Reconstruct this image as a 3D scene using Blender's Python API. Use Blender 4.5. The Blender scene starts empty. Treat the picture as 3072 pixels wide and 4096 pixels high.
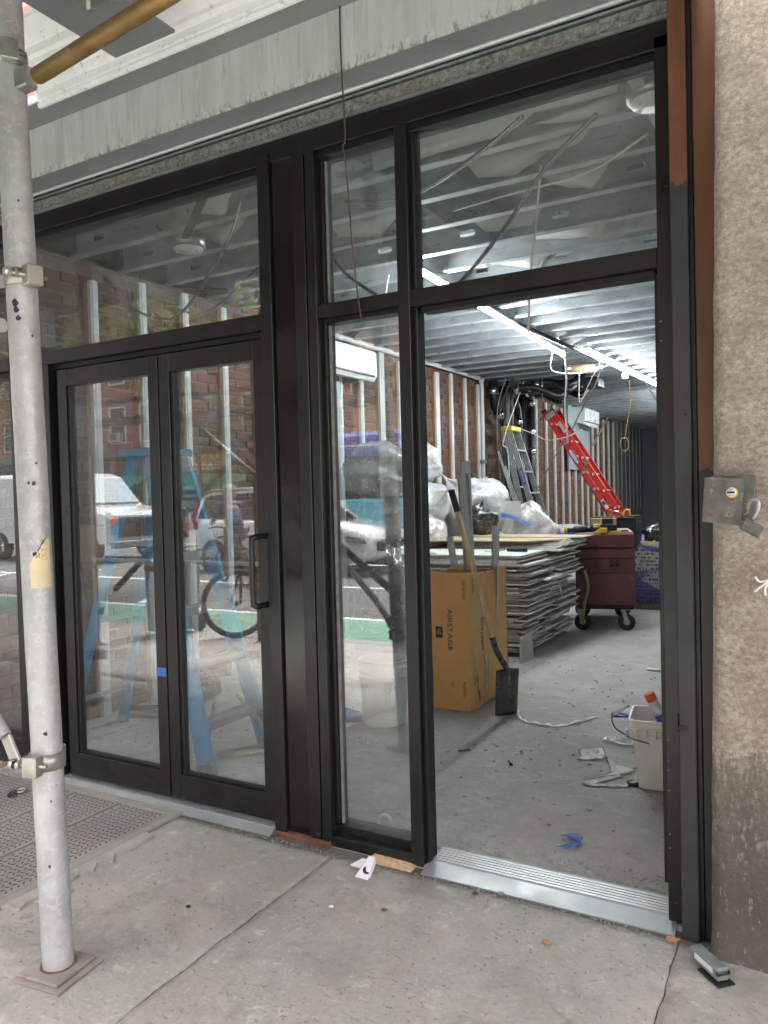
import bpy, math, random
from mathutils import Vector, Matrix, noise
random.seed(7)
S = bpy.context.scene
R_ = random.Random(11)

# ---------------------------------------------------------------- camera
cam = bpy.data.cameras.new('camera'); co = bpy.data.objects.new('camera', cam)
S.collection.objects.link(co); S.camera = co
cam.sensor_fit = 'VERTICAL'; cam.sensor_height = 36.0; cam.lens = 27.08
cam.clip_start = 0.05; cam.clip_end = 600
def cam_rot(a, b, g):
    ca, sa, cb, sb, cg, sg = math.cos(a), math.sin(a), math.cos(b), math.sin(b), math.cos(g), math.sin(g)
    f = Vector((-sa*cb, ca*cb, sb)); r = Vector((ca, sa, 0)); u = r.cross(f)
    r2 = cg*r + sg*u; u2 = -sg*r + cg*u
    return Matrix((r2, u2, -f)).transposed()
co.matrix_world = Matrix.Translation((0, -2.542, 1.40)) @ cam_rot(*[math.radians(v) for v in (29.552, -1.2812, -1.4615)]).to_4x4()

# ---------------------------------------------------------------- world, sun, exposure
W = bpy.data.worlds.new('World'); S.world = W; W.use_nodes = True
nt = W.node_tree; nt.nodes.clear()
sky = nt.nodes.new('ShaderNodeTexSky'); sky.sky_type = 'NISHITA'; sky.sun_disc = False
SUN_EL, SUN_AZ = math.radians(71), math.radians(200)
sky.sun_elevation = SUN_EL; sky.sun_rotation = SUN_AZ
sky.air_density = 1.0; sky.dust_density = 4.0; sky.ozone_density = 1.0
hs = nt.nodes.new('ShaderNodeHueSaturation'); hs.inputs['Saturation'].default_value = 0.25
bg = nt.nodes.new('ShaderNodeBackground'); bg.inputs['Strength'].default_value = 0.15
wo = nt.nodes.new('ShaderNodeOutputWorld')
nt.links.new(sky.outputs[0], hs.inputs['Color']); nt.links.new(hs.outputs[0], bg.inputs['Color']); nt.links.new(bg.outputs[0], wo.inputs['Surface'])
sl = bpy.data.lights.new('sun', 'SUN'); sl.energy = 1.5; sl.angle = math.radians(22); sl.color = (1, 0.97, 0.93)
so = bpy.data.objects.new('sun', sl); S.collection.objects.link(so)
sd = Vector((math.sin(SUN_AZ)*math.cos(SUN_EL), math.cos(SUN_AZ)*math.cos(SUN_EL), math.sin(SUN_EL)))
so.rotation_euler = sd.to_track_quat('Z', 'Y').to_euler()
so.location = (-8, -12, 14)
S.view_settings.view_transform = 'Standard'; S.view_settings.look = 'None'
S.view_settings.gamma = 1; S.view_settings.exposure = 3.0
S.view_settings.use_curve_mapping = False

# ---------------------------------------------------------------- materials
def srgb(h):
    h = h.lstrip('#'); return tuple(((int(h[i:i+2], 16)/255)+0.0)**2.2 for i in (0, 2, 4))
class NT:
    def __init__(s, name):
        s.m = bpy.data.materials.new(name); s.m.use_nodes = True; s.t = s.m.node_tree; s.t.nodes.clear()
        s.out = s.n('ShaderNodeOutputMaterial'); s.geo = s.n('ShaderNodeNewGeometry'); s.pos = s.geo.outputs['Position']
    def n(s, k, **kw):
        x = s.t.nodes.new(k)
        for a, b in kw.items(): setattr(x, a, b)
        return x
    def l(s, a, b): s.t.links.new(a, b)
    def map(s, sc=(1, 1, 1), rot=(0, 0, 0), vec=None):
        m = s.n('ShaderNodeMapping'); m.inputs['Scale'].default_value = sc; m.inputs['Rotation'].default_value = rot
        s.l(vec or s.pos, m.inputs['Vector']); return m.outputs[0]
    def noise(s, scale, detail=4, rough=.55, vec=None, dist=0):
        x = s.n('ShaderNodeTexNoise'); x.inputs['Scale'].default_value = scale; x.inputs['Detail'].default_value = detail
        x.inputs['Roughness'].default_value = rough; x.inputs['Distortion'].default_value = dist
        s.l(vec or s.pos, x.inputs['Vector']); return x.outputs['Fac']
    def voro(s, scale, vec=None, feature='F1', out='Distance', rnd=1):
        x = s.n('ShaderNodeTexVoronoi', feature=feature); x.inputs['Scale'].default_value = scale
        x.inputs['Randomness'].default_value = rnd
        s.l(vec or s.pos, x.inputs['Vector']); return x.outputs[out]
    def ramp(s, fac, stops, interp='LINEAR'):
        r = s.n('ShaderNodeValToRGB'); r.color_ramp.interpolation = interp
        el = r.color_ramp.elements
        while len(el) < len(stops): el.new(0.5)
        for e, (p, c) in zip(el, stops):
            e.position = p; e.color = (c, c, c, 1) if isinstance(c, (int, float)) else (*c, 1)
        s.l(fac, r.inputs['Fac']); return r.outputs['Color']
    def mix(s, fac, a, b, mode='MIX'):
        x = s.n('ShaderNodeMix', data_type='RGBA', blend_type=mode)
        for k, v in ((0, fac), (6, a), (7, b)):
            if isinstance(v, (int, float)): x.inputs[k].default_value = v if k == 0 else (v, v, v, 1)
            elif isinstance(v, tuple): x.inputs[k].default_value = (*v, 1)
            else: s.l(v, x.inputs[k])
        return x.outputs[2]
    def math(s, op, a, b=0.0, c=None):
        x = s.n('ShaderNodeMath', operation=op)
        for k, v in ((0, a), (1, b), (2, c)):
            if v is None: continue
            if isinstance(v, (int, float)): x.inputs[k].default_value = v
            else: s.l(v, x.inputs[k])
        return x.outputs[0]
    def sep(s, vec=None):
        x = s.n('ShaderNodeSeparateXYZ'); s.l(vec or s.pos, x.inputs[0]); return x.outputs
    def bsdf(s, col, rough=.5, metal=0., bump=None, bstr=.3, bdist=.004, **kw):
        b = s.n('ShaderNodeBsdfPrincipled')
        def st(k, v):
            if isinstance(v, (int, float)): b.inputs[k].default_value = v
            elif isinstance(v, tuple): b.inputs[k].default_value = (*v, 1)
            else: s.l(v, b.inputs[k])
        st('Base Color', col); st('Roughness', rough); st('Metallic', metal)
        for k, v in kw.items(): st(k.replace('_', ' '), v)
        if bump is not None:
            bp = s.n('ShaderNodeBump'); bp.inputs['Strength'].default_value = bstr; bp.inputs['Distance'].default_value = bdist
            s.l(bump, bp.inputs['Height']); s.l(bp.outputs[0], b.inputs['Normal'])
        s.l(b.outputs[0], s.out.inputs['Surface']); s.b = b; return b
def scl(c, k): return tuple(min(1, v*k) for v in c)
def mat(name, col, rough=.5, metal=0., var=.2, scale=5, bump=.15, bscale=80, dirt=None, dth=.6, dscale=9, stretch=(1, 1, 1), rvar=.1, col2=None, dirtsoft=.1, **kw):
    t = NT(name); v = t.map(stretch)
    n1 = t.noise(scale, 6, .6, v)
    c2 = col2 or scl(col, 1+var)
    c = t.ramp(n1, [(.3, scl(col, 1-var)), (.7, c2)])
    if dirt:
        for d, th in ([(dirt, dth)] if not isinstance(dirt, list) else dirt):
            n2 = t.noise(dscale, 8, .65, v, .3); c = t.mix(t.ramp(n2, [(th, 0.), (min(1, th+dirtsoft), 1.)]), c, d)
    rr = t.ramp(t.noise(scale*2.3, 4, .6, v), [(.3, max(.02, rough-rvar)), (.7, min(1, rough+rvar))])
    t.bsdf(c, rr, metal, t.noise(bscale, 4, .6, v), bump, .004, **kw)
    return t.m
MT = {}
def m_(k, *a, **kw):
    if k not in MT: MT[k] = mat(k, *a, **kw)
    return MT[k]
m_('frame', (.0075, .007, .007), .33, 0., .25, 3, .06, 300, dirt=[((.05, .048, .045), .66), ((.13, .12, .11), .74)], dscale=22, dirtsoft=.12)
m_('frame_side', (.005, .005, .0055), .45, 0., .25, 3, .06, 300)
m_('silver', (.40, .40, .395), .45, .25, .22, 7, .9, 30, dirt=[((.50, .495, .48), .54), ((.27, .26, .25), .62), ((.035, .035, .045), .73)], dscale=44)
m_('galv_light', (.52, .54, .54), .45, .4, .15, 14, .1, 60, dirt=(.4, .4, .4), dth=.62)
m_('galv', (.36, .38, .38), .42, .75, .25, 14, .1, 60, dirt=(.5, .5, .48), dth=.62)
m_('joist', (.50, .54, .565), .36, .45, .3, 3.5, .12, 50, dirt=[((.62, .66, .66), .58)], dscale=5, stretch=(1, 1, 2))
m_('gold', (.27, .16, .055), .5, .45, .5, 14, .5, 40, dirt=[((.45, .36, .25), .56), ((.07, .045, .03), .62)], dscale=20, stretch=(.6, 1, 1))
m_('alu', (.50, .51, .52), .40, .6, .1, 20, .05, 120)
m_('aluplate', (.40, .42, .42), .42, .5, .15, 6, .08, 80, dirt=(.4, .4, .4), dth=.56, dscale=9)
m_('zinc', (.38, .385, .34), .38, .7, .3, 12, .2, 60)
m_('castgrey', (.125, .128, .112), .6, .2, .35, 22, .35, 60, dirt=[((.25, .25, .22), .58), ((.04, .04, .035), .66)], dscale=28)
m_('black_plastic', (.012, .012, .012), .42, 0., .3, 10, .05)
m_('blackpipe', (.014, .014, .016), .38, .2, .4, 6, .1)
m_('white_paint', (.62, .63, .63), .45, 0., .1, 5, .1)
m_('white_gloss', (.85, .83, .84), .25, 0., .07, 4, .12, 30, dirt=[((.45, .42, .38), .60), ((.36, .1, .03), .66)], dscale=18, stretch=(1, 1, 1))
m_('appliance', (.72, .76, .76), .3, 0., .03, 3, .02)
m_('strip', (.56, .58, .57), .5, .1, .12, 4, .1, dirt=(.4, .38, .34), dth=.64)
m_('batten', (.30, .17, .08), .7, 0., .3, 8, .3, stretch=(3, 3, .4))
m_('plywood', (.50, .42, .27), .65, 0., .22, 3, .2, 60, stretch=(.5, 6, 6), dirt=(.36, .27, .14), dth=.62)
m_('wood', (.66, .46, .26), .45, 0., .35, 9, .15, 60, stretch=(5, 5, .5))
m_('plank', (.13, .095, .07), .75, 0., .5, 9, .4, 60, stretch=(.5, 8, 8), dirt=(.2, .16, .12), dth=.62)
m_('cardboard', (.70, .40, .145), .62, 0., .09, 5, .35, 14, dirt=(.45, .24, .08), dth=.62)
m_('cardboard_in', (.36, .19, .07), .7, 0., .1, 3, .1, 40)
m_('kraft', (.33, .22, .14), .7, 0., .1, 5, .1)
m_('patch', (.50, .43, .35), .85, 0., .12, 5, .3, 30, dirt=(.30, .27, .23), dth=.6)
m_('print_teal', (.02, .09, .09), .6, 0., 0.05, 5, 0)
m_('print_black', (.02, .018, .015), .6, 0., .05, 5, 0)
m_('print_white', (.7, .7, .7), .5, 0., .05, 5, 0)
m_('paperwhite', (.72, .72, .74), .6, 0., .08, 6, .15)
m_('gyp_face', (.50, .475, .435), .75, 0., .14, 4, .1, dirt=(.25, .24, .22), dth=.62)
m_('gyp_edge', (.64, .62, .575), .85, 0., .2, 30, .4, 90)
m_('gyp_white', (.64, .68, .68), .6, 0., .05, 4, .05)
m_('hose', (.07, .075, .075), .5, 0., .2, 8, .1)
m_('maroon', (.095, .028, .030), .42, .1, .2, 3, .1, dirt=(.2, .14, .13), dth=.66)
m_('dusty_maroon', (.23, .17, .18), .6, 0., .2, 6, .1)
m_('red', (.52, .028, .018), .38, 0., .16, 4, .06, dirt=(.3, .04, .03), dth=.66)
m_('blue', (.03, .27, .52), .5, 0., .18, 4, .1, dirt=[((.36, .36, .33), .64), ((.02, .05, .08), .74)], dscale=10)
m_('bluegrey', (.27, .29, .27), .5, .3, .2, 6, .1, dirt=(.1, .28, .42), dth=.6)
m_('yellow', (.62, .42, .03), .45, 0., .1, 6, .05)
m_('orange', (.85, .13, .03), .4, 0., .1, 6, .05)
m_('rubber', (.02, .02, .02), .7, 0., .3, 10, .2)
m_('white_plastic', (.90, .90, .87), .38, 0., .04, 5, .05, dirt=(.5, .43, .3), dth=.69, dscale=8)
m_('chrome', (.6, .6, .6), .18, 1., .1, 10, .02)
m_('shovelsteel', (.10, .10, .105), .32, .7, .3, 8, .1, dirt=(.18, .18, .17), dth=.6)
m_('frame_gloss', (.012, .009, .009), .14, 0., .2, 3, .02)
m_('darksteel', (.045, .047, .05), .38, .6, .3, 8, .1, dirt=(.12, .12, .12), dth=.62)
m_('chipboard', (.42, .2, .09), .8, 0., .3, 20, .5)
m_('bluetape', (.05, .16, .50), .55, 0., .08, 9, .1)
m_('wallgrey', (.17, .18, .185), .8, 0., .2, 2, .1, stretch=(1, 1, .3))
m_('panelgrey', (.30, .34, .35), .5, .1, .08, 2, .05)
m_('fascia_dark', (.215, .218, .225), .5, .1, .12, 3, .1, dirt=(.3, .31, .32), dth=.68)
m_('mortar', (.13, .115, .10), .95, 0., .25, 12, .8, 45)
m_('bin', (.21, .22, .22), .55, 0., .1, 5, .05)
m_('carwhite', (.74, .74, .73), .12, 0., .02, 3, 0, Coat_Weight=1.)
m_('vangrille', (.07, .045, .045), .4, 0., .2, 6, .1)
m_('cargray', (.13, .13, .14), .2, .3, .1, 3, 0, Coat_Weight=1.)
m_('carglass', (.01, .012, .014), .05, 0., .1, 3, 0)
m_('taillight', (.45, .01, .01), .15, 0., .1, 3, 0)
m_('cyan', (.12, .52, .66), .3, 0., .05, 3, 0)
m_('deepblue', (.07, .09, .42), .25, 0., .05, 3, 0)
m_('green_sign', (.02, .14, .06), .6, 0., .2, 5, 0)
m_('denim_jacket', (.012, .035, .11), .8, 0., .3, 12, .3)
m_('jeans', (.035, .085, .2), .85, 0., .3, 12, .3)
m_('hood', (.20, .17, .14), .85, 0., .2, 12, .3)
m_('skin', (.42, .24, .17), .5, 0., .1, 12, .05)
m_('bark', (.075, .055, .045), .9, 0., .5, 12, 1., 30, stretch=(1, 1, .3))
m_('bldg_dark', (.05, .05, .05), .5, 0., .3, 2, 0)
m_('winframe', (.5, .5, .48), .6, 0., .1, 3, 0)
m_('peach', (.52, .34, .25), .8, 0., .15, 6, 0, stretch=(1, 1, 6))
m_('mkt_sign', (.20, .06, .01), .5, 0., .6, 6, 0, col2=(.42, .2, .04))
m_('curbstone', (.30, .29, .28), .8, 0., .2, 6, .2)
m_('white_line', (.62, .62, .6), .7, 0., .15, 6, .1, dirt=(.2, .2, .2), dth=.66)
m_('bikelane', (.14, .27, .19), .75, 0., .15, 3, .2, dirt=(.12, .16, .14), dth=.62)

t_ = NT('frame'); x_, y_, z_ = t_.sep()
c_ = t_.ramp(t_.noise(3, 6, .6), [(.3, (.0065, .006, .006)), (.7, (.0105, .0095, .009))])
low_ = t_.ramp(z_, [(.0, 1.), (.35, 0.)])
sp_ = t_.noise(42, 9, .8, None, .4)
c_ = t_.mix(t_.ramp(t_.math('ADD', sp_, t_.math('MULTIPLY', low_, .10)), [(.655, 0.), (.72, .55)]), c_, (.16, .15, .14))
c_ = t_.mix(t_.ramp(t_.noise(5, 6, .7, t_.map((1, 1, .25))), [(.5, 0.), (.75, .35)]), c_, (.035, .033, .03))
t_.bsdf(c_, t_.ramp(t_.noise(7, 6, .7), [(.3, .25), (.7, .5)]), 0., t_.noise(90, 4), .05); MT['frame'] = t_.m
def emis(name, col, st):
    t = NT(name); e = t.n('ShaderNodeEmission'); e.inputs['Color'].default_value = (*col, 1); e.inputs['Strength'].default_value = st
    t.l(e.outputs[0], t.out.inputs['Surface']); MT[name] = t.m
emis('led', (.93, .98, 1.), 22.0)
emis('bulb', (1., .95, .9), 7.0)

# window glass: coated panes, strong fresnel reflection
def glass(name, ior, dust=.035, tint=(.95, .968, .965)):
    t = NT(name)
    tr = t.n('ShaderNodeBsdfTransparent'); tr.inputs[0].default_value = (*tint, 1)
    gl = t.n('ShaderNodeBsdfGlossy'); gl.inputs['Roughness'].default_value = 0.0; gl.inputs['Color'].default_value = (.97, .99, 1., 1)
    vm = t.n('ShaderNodeVectorMath', operation='DOT_PRODUCT'); t.l(t.geo.outputs['Incoming'], vm.inputs[0]); t.l(t.geo.outputs['Normal'], vm.inputs[1])
    f0 = ior; sch = t.math('POWER', t.math('SUBTRACT', 1., t.math('ABSOLUTE', vm.outputs['Value'])), 5.)
    frs = t.math('ADD', f0, t.math('MULTIPLY', sch, 1-f0))
    bp = t.n('ShaderNodeBump'); bp.inputs['Strength'].default_value = .02; bp.inputs['Distance'].default_value = .02
    t.l(t.noise(1.1, 2, .4), bp.inputs['Height']); t.l(bp.outputs[0], gl.inputs['Normal'])
    mx = t.n('ShaderNodeMixShader'); t.l(frs, mx.inputs[0]); t.l(tr.outputs[0], mx.inputs[1]); t.l(gl.outputs[0], mx.inputs[2])
    df = t.n('ShaderNodeBsdfDiffuse'); df.inputs[0].default_value = (.75, .75, .73, 1)
    d1 = t.ramp(t.noise(2.2, 6, .65, t.map((1, 1, .6)), 1.2), [(.42, dust*.25), (.72, dust*1.8)])
    sc = t.ramp(t.noise(26, 5, .7, t.map((1, 1, .16)), 1.5), [(.66, 0.), (.74, dust*3.2)])
    m2 = t.n('ShaderNodeMixShader'); t.l(t.math('ADD', d1, sc), m2.inputs[0]); t.l(mx.outputs[0], m2.inputs[1]); t.l(df.outputs[0], m2.inputs[2])
    t.l(m2.outputs[0], t.out.inputs['Surface']); MT[name] = t.m
glass('glass', .118)
# translucent sheet plastic
def plastic(name, col, alpha, pink=None, sw=.014, coat=.6):
    t = NT(name)
    cr = t.math('ABSOLUTE', t.math('SUBTRACT', t.noise(4.5, 4, .6, None, 1.2), .5))
    streak = t.ramp(cr, [(0., .8), (sw, 0.)])
    base = t.ramp(t.noise(6, 4), [(.35, scl(col, .75)), (.7, col)])
    if pink: base = t.mix(t.ramp(t.noise(4.5, 3), [(.42, 0.), (.62, 1.)]), base, pink)
    base = t.mix(streak, base, (.85, .87, .88))
    b = t.bsdf(base, .28, 0., t.noise(13, 5, .55, None, 1.0), .6, .02)
    b.inputs['Subsurface Weight'].default_value = .25 if alpha == 1 and col[0] > .1 else 0.; b.inputs['Subsurface Scale'].default_value = .06
    b.inputs['Coat Weight'].default_value = coat
    if alpha < 1:
        al = t.math('MAXIMUM', t.math('MULTIPLY', streak, .8), alpha); t.l(al, b.inputs['Alpha'])
    MT[name] = t.m
plastic('bag_white', (.60, .61, .62), 1)
plastic('bag_clear', (.45, .46, .45), .62)
plastic('bag_pink', (.52, .52, .52), 1, (.42, .30, .29))
plastic('bag_black', (.012, .012, .013), 1, None, .003, .8)
plastic('film', (.55, .57, .55), .35, None, .010, .5)
plastic('film_green', (.42, .44, .42), .55, None, .003, .1)

# special materials -------------------------------------------------
def concrete(name, base, inside=False):
    t = NT(name)
    big = t.noise(.9, 6, .6); mid = t.noise(6, 8, .65); fine = t.noise(60, 5, .7)
    c = t.ramp(big, [(.3, scl(base, .82)), (.7, scl(base, 1.14))])
    c = t.mix(t.ramp(mid, [(.38, .35), (.62, 0.)]), c, scl(base, .6))
    c = t.mix(t.ramp(fine, [(.55, 0.), (.68, .55)]), c, scl(base, 1.35))
    if inside:
        v = t.map((2.0, 3.6, 1), (0, 0, .6))
        st = t.noise(2.6, 9, .72, v, 1.2)
        c = t.mix(t.ramp(st, [(.52, 0.), (.66, .55)]), c, scl(base, 1.35))
        c = t.mix(t.ramp(t.noise(9, 9, .75, t.map((3, 1, 1), (0, 0, -.3)), 2.2), [(.34, .55), (.44, 0.)]), c, scl(base, .6))
        c = t.mix(t.ramp(t.noise(2.2, 5, .6), [(.6, 0.), (.7, .5)]), c, scl(base, 1.35))
        c = t.mix(t.ramp(t.voro(22), [(.03, .8), (.06, 0.)]), c, scl(base, 1.7))
        h = t.math('ADD', t.math('MULTIPLY', st, 1.2), t.noise(34, 8, .75, t.map((1, 2.5, 1), (0, 0, .6)), .8))
        t.bsdf(c, .9, 0., h, .7, .02)
    else:
        pits = t.voro(75); pm = t.ramp(t.noise(2.6, 4, .6), [(.48, 0.), (.66, 1.)])
        pk = t.ramp(pits, [(.10, 1.), (.2, 0.)])
        v2 = t.map((1, 1, 1), (0, 0, .5)); wor = t.noise(48, 6, .7, t.map((1, 2.2, 1), (0, 0, .6)), 1.)
        wk = t.ramp(wor, [(.345, 1.), (.40, 0.)])
        c = t.mix(t.math('MULTIPLY', wk, t.math('ADD', t.math('MULTIPLY', pm, .85), .12)), c, scl(base, .27))
        c = t.mix(t.math('MULTIPLY', pk, .22), c, scl(base, .35))
        # reddish brick dust near the hatch and the pier, dark grime patches
        x, y, z = t.sep()
        red = t.ramp(t.noise(1.7, 6, .65), [(.48, 0.), (.68, .5)])
        c = t.mix(red, c, (base[0]*1.08, base[1]*.88, base[2]*.80))
        ck = t.voro(1.15, t.map((1, 1.3, 1), (0, 0, .4), None), 'DISTANCE_TO_EDGE')
        cv = t.n('ShaderNodeVectorMath', operation='ADD'); nz = t.n('ShaderNodeTexNoise'); nz.inputs['Scale'].default_value = 5.; nz.inputs['Detail'].default_value = 6.; t.l(t.pos, nz.inputs['Vector']); sc_v = t.n('ShaderNodeVectorMath', operation='SCALE'); sc_v.inputs['Scale'].default_value = .35; t.l(nz.outputs['Color'], sc_v.inputs[0]); t.l(t.pos, cv.inputs[0]); t.l(sc_v.outputs[0], cv.inputs[1])
        ck = t.voro(.95, cv.outputs[0], 'DISTANCE_TO_EDGE')
        ckm = t.math('MULTIPLY', t.ramp(ck, [(0., 1.), (.010, 0.)]), t.ramp(t.noise(.8, 2), [(.5, 0.), (.58, .75)]))
        c = t.mix(ckm, c, scl(base, .3))
        dk = t.ramp(t.noise(2.4, 8, .75, t.map((1, 1, 1), (0, 0, 1.1)), .6), [(.50, 0.), (.66, .62)])
        c = t.mix(dk, c, scl(base, .5))
        gum = t.math('MULTIPLY', t.ramp(t.voro(3.4), [(.045, 1.), (.06, 0.)]), t.ramp(t.noise(1.3, 2), [(.5, 0.), (.56, .6)]))
        c = t.mix(gum, c, scl(base, .4))
        rs = t.math('MULTIPLY', t.ramp(t.noise(7, 7, .75, None, .5), [(.60, 0.), (.70, 1.)]), t.ramp(t.noise(1.1, 3, .5, t.map((1, 1, 1), (0, 0, .2))), [(.52, 0.), (.62, .6)]))
        c = t.mix(rs, c, (.30, .15, .10))
        wt = t.ramp(t.noise(9, 9, .8, None, .3), [(.56, 0.), (.66, .55)])
        c = t.mix(wt, c, scl(base, 1.5))
        h = t.math('ADD', t.math('MULTIPLY', fine, .8), t.math('MULTIPLY', wk, -1.4))
        h = t.math('ADD', h, t.math('MULTIPLY', mid, 1.2))
        t.bsdf(c, .88, 0., h, .65, .008)
    MT[name] = t.m
concrete('sidewalk', (.365, .346, .312)); concrete('floor', (.49, .475, .445), True)
def asphalt():
    t = NT('asphalt'); c = t.ramp(t.noise(3, 8, .7), [(.3, (.07, .07, .07)), (.7, (.125, .125, .12))])
    c = t.mix(t.ramp(t.noise(90, 2), [(.6, 0.), (.7, .5)]), c, (.2, .2, .2)); t.bsdf(c, .8, 0., t.noise(120, 3), .5); MT['asphalt'] = t.m
asphalt()
def brickmat():
    t = NT('brick'); oi = t.n('ShaderNodeObjectInfo'); ri = t.geo.outputs['Random Per Island']
    r = t.math('FRACT', t.math('ADD', oi.outputs['Random'], t.math('MULTIPLY', ri, 7.3)))
    c = t.ramp(r, [(0., (.11, .042, .024)), (.2, (.17, .068, .036)), (.45, (.13, .062, .037)), (.62, (.20, .095, .05)), (.78, (.10, .066, .05)), (.9, (.05, .035, .03)), (1., (.23, .13, .08))])
    c = t.mix(t.ramp(t.noise(30, 6, .7), [(.4, .6), (.62, 0.)]), c, (.08, .055, .045))
    c = t.mix(t.ramp(t.noise(12, 6, .7, None, .5), [(.57, 0.), (.68, .6)]), c, (.26, .235, .20))
    t.bsdf(c, .92, 0., t.noise(50, 6, .75), .9, .01); MT['brick'] = t.m
brickmat()
def stonemat():
    t = NT('stone'); v = t.map((1, 1, 1))
    n = t.noise(2.3, 6, .65); c = t.ramp(n, [(.32, (.29, .24, .20)), (.5, (.42, .36, .295)), (.68, (.53, .475, .40))])
    p = t.noise(78, 6, .85, t.map((.8, 1, 1.)), .15)
    c = t.mix(t.ramp(p, [(.42, .75), (.50, 0.)]), c, (.22, .165, .14))
    c = t.mix(t.ramp(t.noise(1.6, 7, .7, t.map((1.6, 1, .5))), [(.45, 0.), (.65, .5)]), c, (.40, .30, .25))
    c = t.mix(t.ramp(p, [(.53, 0.), (.62, .7)]), c, (.66, .59, .49))
    c = t.mix(t.ramp(t.noise(11, 6, .7), [(.38, .4), (.55, 0.)]), c, (.28, .21, .175))
    c = t.mix(t.ramp(t.noise(34, 4, .6), [(.62, 0.), (.70, .4)]), c, (.34, .19, .15))
    c = t.mix(t.ramp(t.noise(40, 4, .6, t.map((1.3, 1.3, 1.3), (.4, .2, 0))), [(.64, 0.), (.72, .6)]), c, (.18, .22, .20))
    # smooth mortar patches
    pa = t.ramp(t.noise(3.1, 3, .5, t.map((1, 1, .8), (0, .3, 0)), 1.2), [(.80, 0.), (.82, 1.)])
    c = t.mix(pa, c, (.44, .39, .31))
    x, y, z = t.sep()
    edge = t.math('ADD', z, t.math('MULTIPLY', t.noise(9, 7, .75, t.map((2.4, 1, .35))), .62))
    g = t.ramp(edge, [(.55, .9), (.88, .65), (.94, 0.)])
    c = t.mix(g, c, (.10, .088, .068))
    fl = t.ramp(t.math('ADD', t.noise(30, 5, .7, t.map((2, 2, .8))), t.math('MULTIPLY', z, .15)), [(.60, 0.), (.68, .7)])
    c = t.mix(t.math('MULTIPLY', fl, g), c, (.40, .37, .30))
    t.bsdf(c, .88, 0., t.math('MULTIPLY', t.math('ADD', p, t.noise(12, 5)), t.math('SUBTRACT', 1.1, pa)), .8, .01); MT['stone'] = t.m
stonemat()
def bandmat():  # pale weathered fascia streaked vertically
    t = NT('band'); c = t.ramp(t.noise(3, 6, .6, t.map((6, 1, .6))), [(.3, (.43, .425, .42)), (.7, (.56, .555, .545))])
    x, y, z = t.sep()
    st = t.noise(9, 6, .7, t.map((5, 1, .5)), .4)
    c = t.mix(t.ramp(st, [(.55, 0.), (.70, .55)]), c, (.25, .245, .23))
    low = t.ramp(t.math('ADD', z, t.math('MULTIPLY', t.noise(9, 7, .75, t.map((3.2, 1, 1))), -.115)), [(2.892, 1.), (2.912, 0.)]) if False else None
    k = t.n('ShaderNodeMapRange'); k.inputs['From Min'].default_value = 2.925; k.inputs['From Max'].default_value = 3.0
    t.l(z, k.inputs['Value'])
    e = t.math('SUBTRACT', t.noise(16, 8, .75, t.map((2.4, 1, .9)), .6), t.math('MULTIPLY', k.outputs[0], .22))
    c = t.mix(t.ramp(e, [(.46, 0.), (.54, .85)]), c, (.62, .59, .54))
    e2 = t.math('SUBTRACT', t.noise(23, 8, .75, t.map((2.4, 1, .9), (0, .2, 0)), .6), t.math('MULTIPLY', k.outputs[0], .2))
    c = t.mix(t.ramp(e2, [(.48, 0.), (.58, .75)]), c, (.16, .15, .13))
    t.bsdf(c, .7, 0., t.noise(30, 6, .7, t.map((4, 1, 1))), .4, .006); MT['band'] = t.m
bandmat()
def lintelmat():
    t = NT('rough_lintel'); n = t.noise(60, 5, .8); c = t.ramp(n, [(.36, (.07, .07, .06)), (.5, (.20, .20, .185)), (.66, (.36, .36, .33))])
    c = t.mix(t.ramp(t.noise(3, 4), [(.56, 0.), (.7, .5)]), c, (.26, .17, .11))
    t.bsdf(c, .85, 0., n, .9, .012); MT['rough_lintel'] = t.m
lintelmat()
def postmat():  # rust primer above, black paint below a hand-brushed edge
    t = NT('post'); x, y, z = t.sep()
    rust = t.ramp(t.noise(5, 6, .65, t.map((3, 3, .6))), [(.3, (.07, .026, .013)), (.55, (.125, .045, .02)), (.75, (.18, .075, .035))])
    blk = t.ramp(t.noise(6, 5), [(.3, (.020, .021, .023)), (.7, (.034, .035, .037))])
    e = t.math('ADD', z, t.math('MULTIPLY', t.noise(16, 4, .6, t.map((2, 2, 1))), .11))
    f = t.ramp(t.math('SUBTRACT', e, 1.82), [(.545, 0.), (.555, 1.)])
    f2 = t.math('GREATER_THAN', e, 2.37)
    c = t.mix(f2, blk, rust); t.bsdf(c, .5, 0., t.noise(40, 5), .25); MT['post'] = t.m
    t = NT('rust_angle'); x, y, z = t.sep()
    rust = t.ramp(t.noise(5, 6, .65, t.map((3, 3, .6))), [(.3, (.07, .027, .012)), (.55, (.12, .044, .018)), (.75, (.17, .07, .03))])
    e = t.math('ADD', z, t.math('MULTIPLY', t.noise(9, 4, .6, t.map((2, 2, 1))), .2))
    f2 = t.math('GREATER_THAN', e, 1.55)
    c = t.mix(f2, (.022, .019, .018), rust); t.bsdf(c, .5, 0., t.noise(40, 5), .25); MT['rust_angle'] = t.m
    t = NT('rust'); c = t.ramp(t.noise(14, 7, .7), [(.3, (.07, .03, .02)), (.5, (.19, .08, .045)), (.7, (.30, .17, .11))]); t.bsdf(c, .85, .1, t.noise(60, 5), .7, .006); MT['rust'] = t.m
postmat()
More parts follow.
